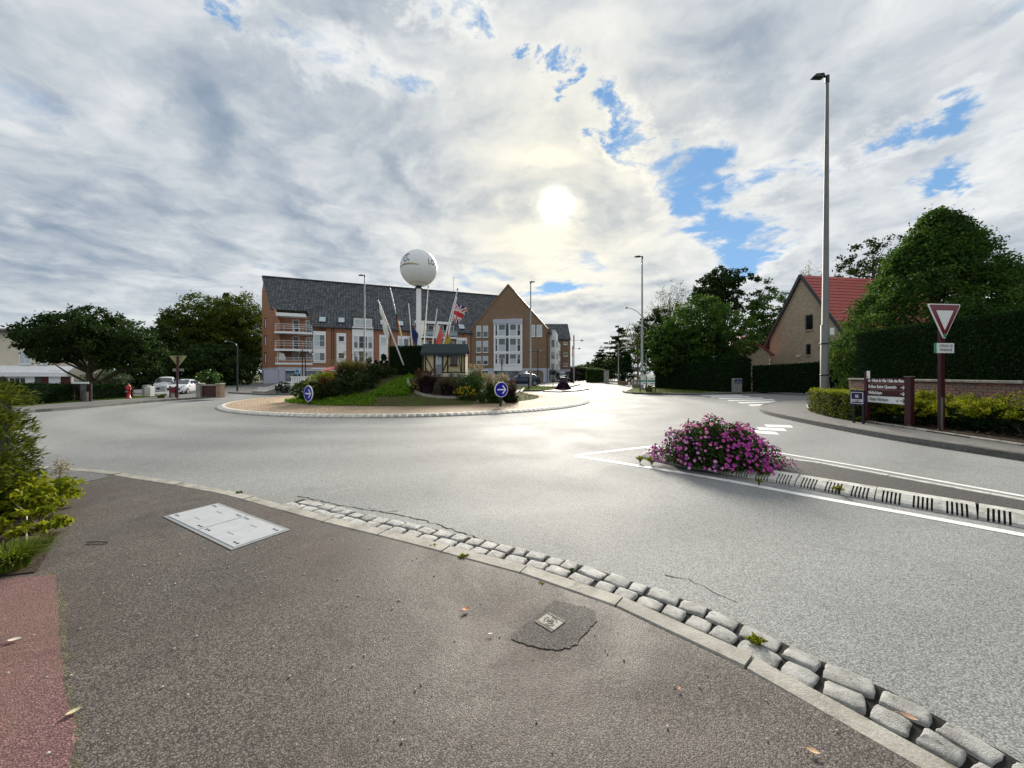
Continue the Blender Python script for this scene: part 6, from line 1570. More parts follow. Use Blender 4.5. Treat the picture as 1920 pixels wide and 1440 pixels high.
MB().box(-.035, .035, -.021, -.0165, z0 + .06, z0 + .14).build('sticker', M['sign_green'], tri)
r_ = (CAMZ + (HY - 662) / F * yb.y - yb.z, CAMZ + (HY - 643.5) / F * yb.y - yb.z)
pl = MB(); pl.bevbox(-.235, .235, -.03, .012, r_[0], r_[1], .004); pl_ = pl.build('text_plate', M['sign_white'], ys)
MB().box(-.262, -.2365, -.026, .01, r_[0], r_[1]).build('green_edge', M['sign_green'], pl_)
for k, tx in enumerate(('CÉDEZ LE', 'PASSAGE')): text_mesh(tx, .085, M['letter_dark'], 'lettering', pl_, (0.01, -.032, r_[1] - .095 - k * .095), (R(90), 0, 0), 'CENTER')
# direction sign
FD = Facade(1626, G(1626, 790, .15).y, 1700, G(1700, 800, .15).y, 'direction_sign', 'maroon direction sign with four arrowed boards between two posts', 'direction sign')
ds = FD.root; ds.location.z = .15
def dz(px, py): return FD.z(px, py) - .15
MB().box(-.05, .05, -.04, .04, -.1, dz(1626, 697)).build('post', M['maroon'], ds)
w = FD.L; pp = MB(); pp.box(w - .01, w + .15, -.05, .05, -.1, dz(1700, 706.5)); pp.build('post', M['maroon'], ds)
MB().box(w - .02, w + .16, -.06, .06, dz(1700, 706.4), dz(1700, 705.4)).build('post_cap', M['galv'], ds)
MB().box(.05, .14, -.06, -.045, dz(1630, 709.5), dz(1630, 695.5)).build('white_tag', M['sign_white'], ds)
text_mesh('62', .05, M['letter_dark'], 'lettering', ds, (.06, -.062, dz(1630, 708)), (R(90), 0, 0))
brd = [(709.2, 719.2, 'Hôtel de Ville / Salle des fêtes', 'L', M['maroon']), (720.6, 731.0, 'Eglise Saint Quentin', 'R', M['maroon']), (732.2, 742.6, 'Médiathèque', 'R', M['maroon']), (743.6, 756.0, 'Clinique Vétérinaire', 'R', M['sign_white'])]
def arrow2(parent, x, z, s, dirn, mat, y):
    a_ = MB(); a_.box(x - s * .5, x + s * .42, y, y + .002, z - s * .09, z + s * .09)
    for sg in (1, -1):
        a_.slab([(x + dirn * s * .55, y - .001, z), (x + dirn * s * .30, y - .001, z), (x + dirn * s * .0, y - .001, z + sg * s * .38), (x + dirn * s * .22, y - .001, z + sg * s * .42)], (0, .002, 0))
    return recalc(a_.build('arrow', mat, parent))
zs = [dz(1663, a) for a, *_ in brd]
for k, (ya, yb2, tx, dr, mt) in enumerate(brd):
    z1, z0 = dz(1663, ya), dz(1663, yb2); hgt = z1 - z0
    if k == 3: z0 -= .0
    b_ = MB(); b_.box(.051, w - .011, -.03, .02, z0, z1); bo = b_.build('board', mt, ds)
    lm = M['letter_white'] if k < 3 else M['letter_dark']
    x0 = .19 if dr == 'L' else .075; wd = [w - .23, w * .72, w * .36, w * .52][k]
    text_mesh(tx, hgt * .78, lm, 'lettering', bo, (x0, -.032, z0 + hgt * .28), (R(90), 0, 0), 'LEFT', wd, bold=.004 if k < 3 else 0.0)
    arrow2(bo, .12 if dr == 'L' else w - .075, (z0 + z1) / 2, hgt * .75, -1 if dr == 'L' else 1, lm, -.033)
    if k < 2: MB().box(.06, w - .02, -.034, -.0305, z0 + .002, z0 + .012).build('trim_line', M['maroon_bright'], bo)
    if k == 3:
        c_ = MB(); x = w - .20; zc = (z0 + z1) / 2; c_.slab([(x - .05, -.034, zc + .02), (x - .02, -.034, zc - .05), (x + .045, -.034, zc + .055), (x - .015, -.034, zc - .012)], (0, .002, 0)); recalc(c_.build('tick_mark', M['logo_dark'], bo))
# street name plates
def name_plate(lb, px0, Y0, px1, Y1, py0, py1, lines, legs=True, grp=None):
    fp = Facade(px0, Y0, px1, Y1, 'street_name_sign', lb, 'street sign'); r0 = fp.root
    z0, z1 = fp.z((px0 + px1) / 2, py1), fp.z((px0 + px1) / 2, py0); b_ = MB(); b_.box(0, fp.L, -.02, .02, z0, z1); bo = b_.build('plate', M['plate_blue'], r0)
    fr = MB(); e = .012
    for (a, b2, c, d) in [(.02, fp.L - .02, z0 + .05, z0 + .05 + e), (.02, fp.L - .02, z1 - .07, z1 - .07 + e), (.02, .02 + e, z0 + .05 + e, z1 - .07), (fp.L - .02 - e, fp.L - .02, z0 + .05 + e, z1 - .07)]: fr.box(a, b2, -.024, -.0205, c, d)
    fr.build('white_border', M['letter_white'], bo)
    for k, tx in enumerate(lines): text_mesh(tx, (z1 - z0) * .24, M['letter_white'], 'lettering', bo, (fp.L / 2, -.023, z1 - (z1 - z0) * (.48 + .28 * k)), (R(90), 0, 0), 'CENTER', fp.L * (.22 if k == 0 else .8), bold=.003)
    if legs:
        for x in (.06, fp.L - .06): MB().box(x - .025, x + .025, .021, .06, .05, z1).build('leg', M['black_metal'], r0)
    return fp
name_plate('navy street name plate low in the hedge beside the direction sign', 1595, 10.95, 1621, 10.6, 731.5, 760, ['RUE', 'JOLIOT CURIE'])
# low brick wall, brick by brick on its road side
WA, WB = Vector((12.78, 14.6, 0)), Vector((11.0, 8.0, 0)); wd = WB - WA; WL = wd.length; wd.normalize()
bwl = empty('brick_wall', WA, math.atan2(wd.y, wd.x), 'low weathered brick garden wall in front of the very tall hedge', 'wall')
BM_ = [paint('wall_brick_%d' % k, c, .9, .35, 9, dirt=(.06, .055, .05), bmp=.4) for k, c in enumerate([(.125, .048, .036), (.095, .042, .034), (.075, .047, .039), (.11, .066, .05)])]
TOP = 1.36
# local +x runs towards the camera, the road side is local -y
MB().box(.02, WL, .012, .22, 0, TOP - .06).build('mortar_core', stone_mat('old_mortar', (.12, .105, .085), (.22, .20, .165), 8, .6, .9), bwl)
bm_meshes = []
for k in range(4):
    b_ = MB(); b_.bevbox(-.105, .105, -.5, .5, -.031, .031, .004); bm_meshes.append(b_.mesh('brick', BM_[k]))
rr_ = random.Random(9); cnt = 0
for row in range(9):
    z = TOP - .10 - row * .075
    x = .0 if row % 2 else .11
    while x < WL - .2 and cnt < 298:
        L = .21
        o = link('brick', bm_meshes[rr_.choices(range(4), (4, 3, 2, 1))[0]], bwl, (x + .105, .0, z)); o.scale = (1, .10, 1); o.location.y = .05 + rr_.uniform(-.004, .004); cnt += 1
        x += .222
for k in range(int(WL / .5)):
    b_ = MB(); b_.bevbox(k * .5 + .004, k * .5 + .496, -.03, .26, TOP - .062, TOP, .012); b_.build('coping_stone', M['kerb_dark'], bwl)
# planting in the right bed
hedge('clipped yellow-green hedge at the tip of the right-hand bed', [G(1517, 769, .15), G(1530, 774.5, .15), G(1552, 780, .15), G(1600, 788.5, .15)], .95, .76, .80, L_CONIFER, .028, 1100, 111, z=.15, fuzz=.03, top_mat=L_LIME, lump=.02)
gpb = 'spreading yellow-green shrubs in the right-hand bed'
for i, (X, Y, rx, ry, h, lb) in enumerate([(10.95, 10.6, .55, .95, .66, 'yellow-green spreading shrub behind the direction sign boards'), (11.35, 9.4, .85, .95, .84, 'yellow-green spreading shrub between the direction sign and the give-way post'), (11.45, 8.4, .8, .9, .98, 'yellow-green spreading shrub just right of the give-way post'), (11.25, 7.45, .85, .9, 1.02, 'yellow-green spreading shrub at the right edge of the bed'), (11.0, 6.4, .85, .95, 1.0, 'nearest yellow-green spreading shrub, cut by the picture edge'), (11.65, 10.6, .6, 1.0, .88, 'yellow-green spreading shrub against the brick wall')]):
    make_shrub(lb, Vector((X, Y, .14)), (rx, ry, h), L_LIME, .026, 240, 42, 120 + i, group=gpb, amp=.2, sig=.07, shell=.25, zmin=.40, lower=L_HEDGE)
make_shrub('small bright weed at the foot of the direction sign', G(1612, 790, .14), (.16, .14, .16), L_LIME, .02, 26, 20, 131, 'weed', cat='weed')
rg = np.random.default_rng(140)
tw = MB()
for k in range(70):
    x, y = rg.uniform(9.7, 10.9), rg.uniform(6.2, 10.6); a = rg.uniform(0, 6.28); L = rg.uniform(.08, .3)
    tw.tube([(x, y, .16), (x + L * .5 * math.cos(a), y + L * .5 * math.sin(a), .17 + L * .25), (x + L * math.cos(a + .3), y + L * math.sin(a + .3), .17)], .004, 4)
tag(tw.build('dead_twigs', M['twig']), 'dry dead twigs lying on the soil of the right-hand bed', 'twigs', kind='stuff')
# ------------------------------------------------------------------ street lamps
def head_flat(mb, x, z, L, sgn=-1, w=.10):
    """flat LED lantern, root at x, pointing along sgn*x"""
    mb.slab([(x, -w / 2, z - .02), (x + sgn * L * .25, -w, z - .07), (x + sgn * L * .95, -w, z - .06), (x + sgn * L, -w * .7, z - .03), (x + sgn * L * .85, -w, z + .03), (x + sgn * L * .2, -w, z + .06)], (0, 2 * w, 0))
def lamp(lb, px, Y, H, r0, r1, L=.5, rz=0, mat=None, name='street_lamp', group='tall street lamps', lean=0.0):
    b = Vector(((px - CX) / F * Y, Y, .1)); s = empty(name, b, rz, lb, 'street lamp', group)
    m_ = MB(); m_.tube([(0, 0, 0), (0, 0, H * .26), (lean * .26, 0, H * .261), (lean, 0, H - .25)], [r0, r0 * .9, r0 * .82, r1], 12); m_.build('pole', mat or M['lamp_pole'], s)
    a_ = MB(); a_.tube([(lean, 0, H - .25), (lean, 0, H)], r1 * 1.4, 10); a_.bar((lean, 0, H - .03), (lean - .12, 0, H - .03), .05); a_.build('spigot', M['dark_metal'], s)
    h = MB(); head_flat(h, lean - .10, H - .02, L); recalc(h.build('lantern', M['dark_metal'], s))
    return s
l0 = lamp('tall tapering street lamp standing behind the clipped hedge on the right', 1546, 14.1, CAMZ + 560 / F * 14.1 - .1, .135, .05, .44, lean=.10)
for z in (1.35, 2.5): MB().lathe([(.136, z), (.142, z + .005), (.142, z + .05), (.134, z + .055)], 16).build('band', M['dark_metal'], l0)
bx_ = MB(); bx_.box(.14, .30, -.07, .07, 2.85, 3.1); bx_.build('junction_box', M['sign_white'], l0)
MB().tube([(.30, .05, .2), (.16, .05, 1.4)], .025, 6).build('cable_duct', M['galv'], l0)
l1 = lamp('tall street lamp behind the green and white notice boards', 1204, 34.5, 12.0, .13, .06, .6, mat=M['galv'])
ca = MB(); ca.tube([(0, 0, 6.6), (-.4, 0, 7.0), (-.8, 0, 7.25), (-1.3, 0, 7.38)], [.035, .03, .03, .025], 6); ca.build('curved_arm', M['galv'], l1)
h = MB(); h.lathe([(.001, -.12), (.09, -.08), (.11, 0), (.06, .06), (.001, .08)], 10, (-1.4, 0, 7.4)); h.build('globe_lantern', M['kerb'], l1)
lamp('tall street lamp in front of the brown gabled block', 995, 43.5, 11.9, .13, .06, -.6, mat=M['galv'])
lamp('tall street lamp in front of the stair tower, behind the junipers', 683.5, 41, 12.0, .12, .05, .55, mat=M['galv'])
s = empty('green_street_lamp', (D(445, 0, 32).x, 32, .1), 0, 'dark green street lamp with a bent arm in front of the big trees', 'street lamp')
m_ = MB(); m_.tube([(0, 0, 0), (0, 0, 1.0), (0, 0, 4.0)], [.07, .055, .04], 8); m_.build('pole', M['dark_metal'], s)
m_ = MB(); m_.tube([(0, 0, 3.6), (-.15, 0, 3.95), (-.5, 0, 4.1), (-.85, 0, 4.15)], [.035, .035, .04, .06], 6); m_.build('arm', paint('green_lamp_arm', (.01, .06, .05), .4, .2, 4), s)
m_ = MB(); m_.lathe([(.001, -.07), (.10, -.05), (.12, 0), (.05, .05), (.001, .06)], 10, (-.95, 0, 4.14)); m_.build('lantern', M['galv'], s)
def twin_lamp(lb, px, Y, H, arms):
    s = empty('square_lamp', (D(px, 0, Y).x, Y, .1), 0, lb, 'street lamp', 'dark lamps in front of the building')
    MB().tube([(0, 0, 0), (0, 0, H)], [.06, .045], 8).build('pole', M['black_metal'], s)
    for a in arms:
        m_ = MB(); m_.bar((0, 0, H - .25), (a, 0, H - .25), .04); m_.build('arm', M['black_metal'], s)
        m_ = MB(); m_.lathe([(.001, -.02), (.22, -.04), (.24, 0), (.10, .10), (.001, .14)], 14, (a, 0, H - .30)); m_.build('lantern', M['dark_metal'], s)
    return s
twin_lamp('dark two-armed lamp in front of the corner balconies', 567, 36, 3.75, (-.5, .55)); twin_lamp('second dark lamp close beside the two-armed lamp', 572.5, 37, 3.6, (.55,)); twin_lamp('dark lamp with one long arm in front of the gabled block', 1008.5, 46, 4.4, (-1.0, .35))
def star_mast(lb, px, Y, py_top, arm_px, py_arm):
    s = empty('decorated_mast', (D(px, 0, Y).x, Y, .1), 0, lb, 'street lamp', 'decorated masts along the far street'); H = D(px, py_top, Y).z
    MB().tube([(0, 0, 0), (0, 0, H)], [.09, .06], 8).build('pole', M['galv'], s)
    a = (arm_px - px) / F * Y; za = D(px, py_arm, Y).z
    MB().bar((0, 0, za), (a * 1.3, 0, za), .05).bar((0, 0, za), (-a * .35, 0, za), .05).build('arm', M['galv'], s)
    st = MB(); r = abs(a) * .22
    st.slab([(a + r, 0, za), (a + r * .3, 0, za + r * .3), (a, 0, za + r), (a - r * .3, 0, za + r * .3), (a - r, 0, za), (a - r * .3, 0, za - r * .3), (a, 0, za - r), (a + r * .3, 0, za - r * .3)], (0, .05, 0)); recalc(st.build('star_ornament', M['kerb'], s))
    MB().tube([(0, 0, H * .72), (0, 0, H + .02)], .092, 8).build('red_sleeve', paint('red_sleeve', (.35, .07, .05), .5, .1, 3), s)
star_mast('nearer decorated mast with a star arm at the end of the building', 1076, 58, 630, 1091, 639.5); star_mast('farther decorated mast with a star arm', 1073.5, 74, 650, 1086, 654.5)
s = empty('utility_pole', (D(1159.5, 0, 60).x, 60, .1), 0, 'slim grey pole with a crossbar in front of the street spruces', 'pole'); H = D(1159, 645, 60).z
MB().tube([(0, 0, 0), (0, 0, H)], [.10, .07], 8).build('shaft', M['galv'], s); MB().bar((-.35, 0, H * .78), (.35, 0, H * .78), .06).build('crossbar', M['galv'], s)
# ------------------------------------------------------------------ things on the far verge
nbd = empty('notice_board', (D(1200, 0, 30).x, 30, .12), 0, 'pair of white and green notice panels on dark green posts on the far verge', 'notice board')
k = 30 / F
for x in (0, 12.0, 28.5): MB().box(x * k - .03, x * k + .03, -.03, .03, -.1, 1.22).build('post', M['dark_metal'], nbd)
for (a, b2) in ((.8, 10.8), (13.2, 27.2)):
    p_ = MB().box(a * k, b2 * k, -.05, .0, .58, 1.16).build('panel', M['sign_white'], nbd)
    MB().box(a * k + .002, b2 * k - .002, -.056, -.0505, .80, .94).build('green_band', M['sign_green'], p_)
    for (z, w2) in ((1.04, .5), (.66, .6)): MB().box(b2 * k - (b2 - a) * k * w2, b2 * k - .04, -.055, -.0505, z, z + .035).build('printed_line', M['plate_blue'], p_)
MB().box(-.03, 28.8 * k, -.07, .05, 1.221, 1.26).build('cap', M['sign_white'], nbd)
make_shrub('dry dark shrub growing behind the notice boards', Vector((D(1217, 0, 30.5).x, 30.5, .1)), (.42, .3, .62), L_OLIVE, .035, 50, 26, 150)
for (py, lb) in ((687.5, 'upper triangular warning sign on the post by the far verge'),):
    s = empty('warning_sign', (D(1204.5, 0, 33.6).x, 33.6, .12), 0, 'two white triangular warning signs, one above the other, by the far verge', 'road sign')
    MB().tube([(.32, 0, 0), (.32, 0, 3.2)], .03, 8).build('post', M['galv'], s)
    for py_ in (689, 702.5):
        zc = D(0, py_, 33.6).z - .12; rr_w, hh_w = .82, .72
        t_ = [(x, 2 * zc - z) for x, z in rtri(rr_w, hh_w, zc - hh_w / 2, .06)]; tp = plate(t_, -.07, -.05, M['galv'], 'triangle', s)
        t_ = [(x, 2 * zc - z) for x, z in rtri(rr_w * .9, hh_w * .9, zc - hh_w * .44, .05)]; plate(t_, -.075, -.0705, M['letter_dark'], 'dark_border', tp)
        t_ = [(x, 2 * zc - z - .02) for x, z in rtri(rr_w * .62, hh_w * .62, zc - hh_w * .30, .03)]; plate(t_, -.079, -.0755, M['sign_white'], 'white_centre', tp)
        MB().box(-.035, .035, -.083, -.0795, zc - .22, zc + .02).build('symbol', M['letter_dark'], tp)
pil = empty('stone_pillar', (D(1376, 0, 29.2).x, 29.2, .12), 0, 'grey stone pillar with a navy street name plate before the dark hedge', 'pillar')
MB().bevbox(0, .62, 0, .3, 0, 1.08, .02).build('block', stone_mat('grey_pillar_stone', (.16, .165, .16), (.28, .285, .27), 6, .6, .85, (.10, .10, .08)), pil)
np_ = MB().box(.06, .56, -.025, -.003, .70, 1.0).build('plate', M['plate_blue'], pil)
text_mesh('RUE', .07, M['letter_white'], 'lettering', np_, (.31, -.028, .88), (R(90), 0, 0), 'CENTER'); text_mesh('JOLIOT CURIE', .085, M['letter_white'], 'lettering', np_, (.31, -.028, .76), (R(90), 0, 0), 'CENTER', .44)
cb = empty('utility_cabinet', (D(1186.5, 0, 40).x, 40, .12), 0, 'beige utility cabinet with pasted notices by the far pavement', 'cabinet')
MB().bevbox(0, .85, 0, .4, 0, .82, .02).build('body', paint('beige_cabinet', (.25, .23, .17), .7, .1, 3), cb)
for a in (.12, .52): MB().box(a, a + .25, -.012, -.001, .35, .65).build('notice', M['sign_white'], cb)
s = empty('bus_shelter', (D(1178, 0, 47).x, 47, .12), 0, 'low green shelter frame behind the utility cabinet', 'shelter')
MB().box(0, 1.6, -.3, .5, 1.22, 1.30).build('roof', M['kerb'], s); [MB().box(x, x + .06, 0, .06, 0, 1.22).build('post', M['dark_metal'], s) for x in (.02, 1.5)]
for (px, Y, h, lb) in [(1137, 63, 2.0, 'left stone gate pillar at the far pavement'), (1168, 56, 1.25, 'right stone gate pillar near the cypress')]:
    s = empty('gate_pillar', (D(px, 0, Y).x, Y, .12), 0, lb, 'pillar', 'stone gate pillars'); MB().bevbox(-.35, .35, -.3, .3, 0, h, .03).build('shaft', M['kerb'], s); MB().bevbox(-.42, .42, -.37, .37, h + .003, h + .16, .04).build('cap', M['kerb_dark'], s)
s = empty('white_bollard', (D(1180, 0, 43).x, 43, .12), 0, 'small white bollard on the far pavement', 'bollard'); MB().lathe([(.12, 0), (.12, .42), (.10, .5), (.001, .54)], 12).build('body', M['sign_white'], s)
lw = MB(); lw.box(0, 3.0, 0, .3, 0, .5); lw = lw.build('garden_wall', M['brick_garden'], None, (D(1160, 0, 50).x, 50, .12), (0, 0, .25)); tag(lw, 'low dark garden wall beside the far gate pillars', 'wall')
# flower tower on the street island
ft = empty('flower_tower', (D(1056, 0, 36).x, 36, .1), 0, 'pyramid of dark flowers under a black planter box on the street island', 'planter')
MB().bevbox(-.28, .28, -.25, .25, .55, 1.12, .02).build('planter_box', M['black_metal'], ft)
rg = np.random.default_rng(160); t = rg.uniform(0, 1, 5000); a = rg.uniform(0, 6.28, 5000); rad = (.80 - .52 * t) * rg.uniform(.7, 1, 5000); P = np.stack([np.cos(a) * rad, np.sin(a) * rad * .8, t * .78], 1)
link('foliage', cloud_mesh('foliage', P, .05, L_PURPLE, rg), ft); sel = rg.choice(5000, 260); link('flowers', cloud_mesh('flowers', P[sel] * np.array([1.06, 1.06, 1.0]), .035, PM[2], rg, .9), ft)['kind'] = 'stuff'
def sign_back(lb, px, Y, py0, py1, shape, w_, rz=0, group='backs of road signs beyond the roundabout'):
    s = empty('sign_back', (D(px, 0, Y).x, Y, .1), rz, lb, 'road sign', group); z0, z1 = D(px, py1, Y).z - .1, D(px, py0, Y).z - .1
    MB().tube([(0, 0, 0), (0, 0, z1 - .05)], .04, 8).build('post', M['black_metal'], s)
    if shape == 'tri': plate(rtri(w_, z1 - z0, z0, .05), .042, .06, M['galv'], 'plate', s)
    else: MB().box(-w_ / 2, w_ / 2, .042, .06, z0, z1).build('plate', paint('grey_sign_back', (.20, .20, .17), .6, .2, 4), s)
sign_back('back of a triangular sign beyond the flower bed', 941, 33, 671, 690, 'tri', .55); sign_back('back of a square sign in front of the white bay wing', 1037, 44, 703, 712, 'sq', .62)
s = empty('black_bollard', (D(991, 0, 36).x, 36, .1), 0, 'slim black bollard at the kerb in front of the gabled block', 'bollard'); MB().lathe([(.07, 0), (.07, 1.1), (.08, 1.11), (.08, 1.16), (.05, 1.2), (.001, 1.21)], 12).build('body', M['black_metal'], s)
# ------------------------------------------------------------------ things along the left pavement
def LP(px, py): return G(px, py, .12)
hy = LP(241, 747.2); s = empty('fire_hydrant', hy, 0, 'red fire hydrant on the grass verge beside the dark hedge', 'hydrant')
M['hydrant'] = paint('hydrant_red', (.40, .015, .02), .35, .15, 6)
MB().lathe([(.13, 0), (.13, .05), (.085, .07), (.085, .48), (.115, .50), (.115, .56), (.095, .58), (.095, .70), (.06, .76), (.03, .78), (.03, .83), (.001, .84)], 16).build('body', M['hydrant'], s)
for sg in (-1, 1): MB().tube([(sg * .07, 0, .62), (sg * .17, 0, .62)], [.05, .055], 10).build('outlet', M['hydrant'], s)
MB().tube([(0, -.07, .40), (0, -.16, .40)], [.05, .055], 10).build('hose_outlet', M['galv'], s)
# back of the give-way sign on the left
p = LP(332.5, 746); s = empty('give_way_sign', p, .1, 'back of a give-way triangle on a dark maroon post beside the parked white cars', 'road sign'); k = p.y / F
MB().tube([(0, 0, 0), (0, 0, (HY - 668) * k + CAMZ - .12)], .055, 10).build('post', M['maroon'], s)
z1 = CAMZ - .12 + (HY - 667) * k; z0 = CAMZ - .12 + (HY - 688) * k
pl = plate(rtri(31 * k, z1 - z0, z0, .06), .06, .08, paint('aged_sign_back', (.30, .27, .12), .6, .2, 3), 'plate', s)
for z in (z1 - .07, z0 + .33): MB().bar((-.22 if z > z1 - .1 else -.10, .045, z), (.22 if z > z1 - .1 else .10, .045, z), .05, .03).build('bracket', M['black_metal'], s)
z2 = CAMZ - .12 + (HY - 691) * k; MB().box(-.30, .30, .06, .075, z2 - .16, z2).build('text_plate', paint('aged_plate_back', (.22, .21, .17), .6, .2, 3), s)
# masonry piers with a brown panel between
p = LP(371, 745.5); k = p.y / F; s = empty('pier_wall', p, -.04, 'two brick piers with a dark brown panel and pale coping between them', 'wall')
M['pier'] = brick_mat('buff_pier_brick', (.30, .20, .13), (.22, .14, .09), (.34, .30, .24), .2, .07)
for (a, b2, m_) in [(0, 8, M['kerb']), (39, 47, M['pier'])]:
    MB().box(a * k, b2 * k, -.15, .2, 0, .78).build('pier', m_, s); MB().bevbox(a * k - .03, b2 * k + .03, -.18, .23, .783, .86, .02).build('pier_cap', M['kerb'], s)
MB().box(8 * k, 39 * k, 0, .12, .06, .70).build('panel', paint('dark_brown_boards', (.055, .018, .014), .7, .25, 8), s)
MB().box(8 * k, 39 * k, -.04, .16, .702, .78).build('coping', M['kerb'], s); MB().box(8 * k, 39 * k, -.03, .14, 0, .058).build('base', M['kerb_dark'], s)
# street name board on a stone post in front of the hedge
p = LP(161, 752.5); k = p.y / F; s = empty('name_board', p, 0, 'white-capped board on a rough stone post in front of the left hedge', 'sign')
MB().box(-6 * k, 6 * k, -.12, .16, 0, 33 * k).build('stone_post', M['kerb_dark'], s)
MB().box(-21 * k, 11 * k, -.16, -.125, 33.2 * k, 36.5 * k).build('white_board', M['sign_white'], s)
MB().box(-21.5 * k, -18 * k, -.16, -.13, 36.7 * k, 45 * k).build('white_tag', M['sign_white'], s)
for x in (-19, 12): MB().box(x * k - .04, x * k + .04, -.12, -.06, 0, 33 * k).build('dark_post', M['maroon'], s)
MB().box(-17 * k, 10.5 * k, -.115, -.07, 18 * k, 33 * k).build('dark_board', M['black_metal'], s)
# cabinets and bins by the driveway
p = LP(271, 744); k = p.y / F; s = empty('meter_cabinet', p, 0, 'white utility cabinet between the hydrant and the parked van', 'cabinet')
MB().bevbox(0, 11 * k, 0, .3, 0, 19 * k, .02).build('body', M['sign_white'], s); MB().box(.02, 11 * k - .02, -.012, -.001, .04, 18 * k).build('door', paint('cabinet_door', (.6, .6, .56), .5, .06, 3), s)
p = LP(258, 744.5); s = empty('grey_cabinet', p, 0, 'small grey service box behind the white utility cabinet', 'cabinet'); MB().bevbox(0, 9 * k, .3, .6, 0, 22 * k, .02).build('body', M['kerb'], s); MB().box(.01, 9 * k - .01, .28, .299, 10 * k, 20 * k).build('lid', M['galv'], s)
p = LP(318, 745); k = p.y / F; s = empty('litter_bin', p, 0, 'maroon litter bin on two dark posts beside the give-way post', 'litter bin')
MB().box(3 * k, 12 * k, -.12, .12, 9 * k, 19 * k).build('bin', M['maroon_bright'], s); [MB().box(x * k, x * k + .07, -.04, .04, 0, 21 * k).build('post', M['maroon'], s) for x in (0, 11)]; MB().box(3.5 * k, 10 * k, -.1, .1, 0, 8.5 * k).build('base_block', M['kerb'], s)
p = LP(281, 742.5); k = p.y / F; s = empty('low_barrier', p, 0, 'low white pipe barrier in front of the parked van', 'barrier')
MB().bar((0, 0, 5.5 * k), (36 * k, 0, 6.5 * k), .07, .12).build('rail', M['sign_white'], s); [MB().bevbox(x * k - .06, x * k + .06, -.06, .06, 0, 6 * k, .02).build('post', M['sign_white'], s) for x in (1, 18, 35)]
p = LP(302, 745.8)
make_grass('tuft of yellowish grass under the low white barrier', p, (.5, .3, .26), L_GRASS, 260, 170, arch=.7, name='grass_tuft')
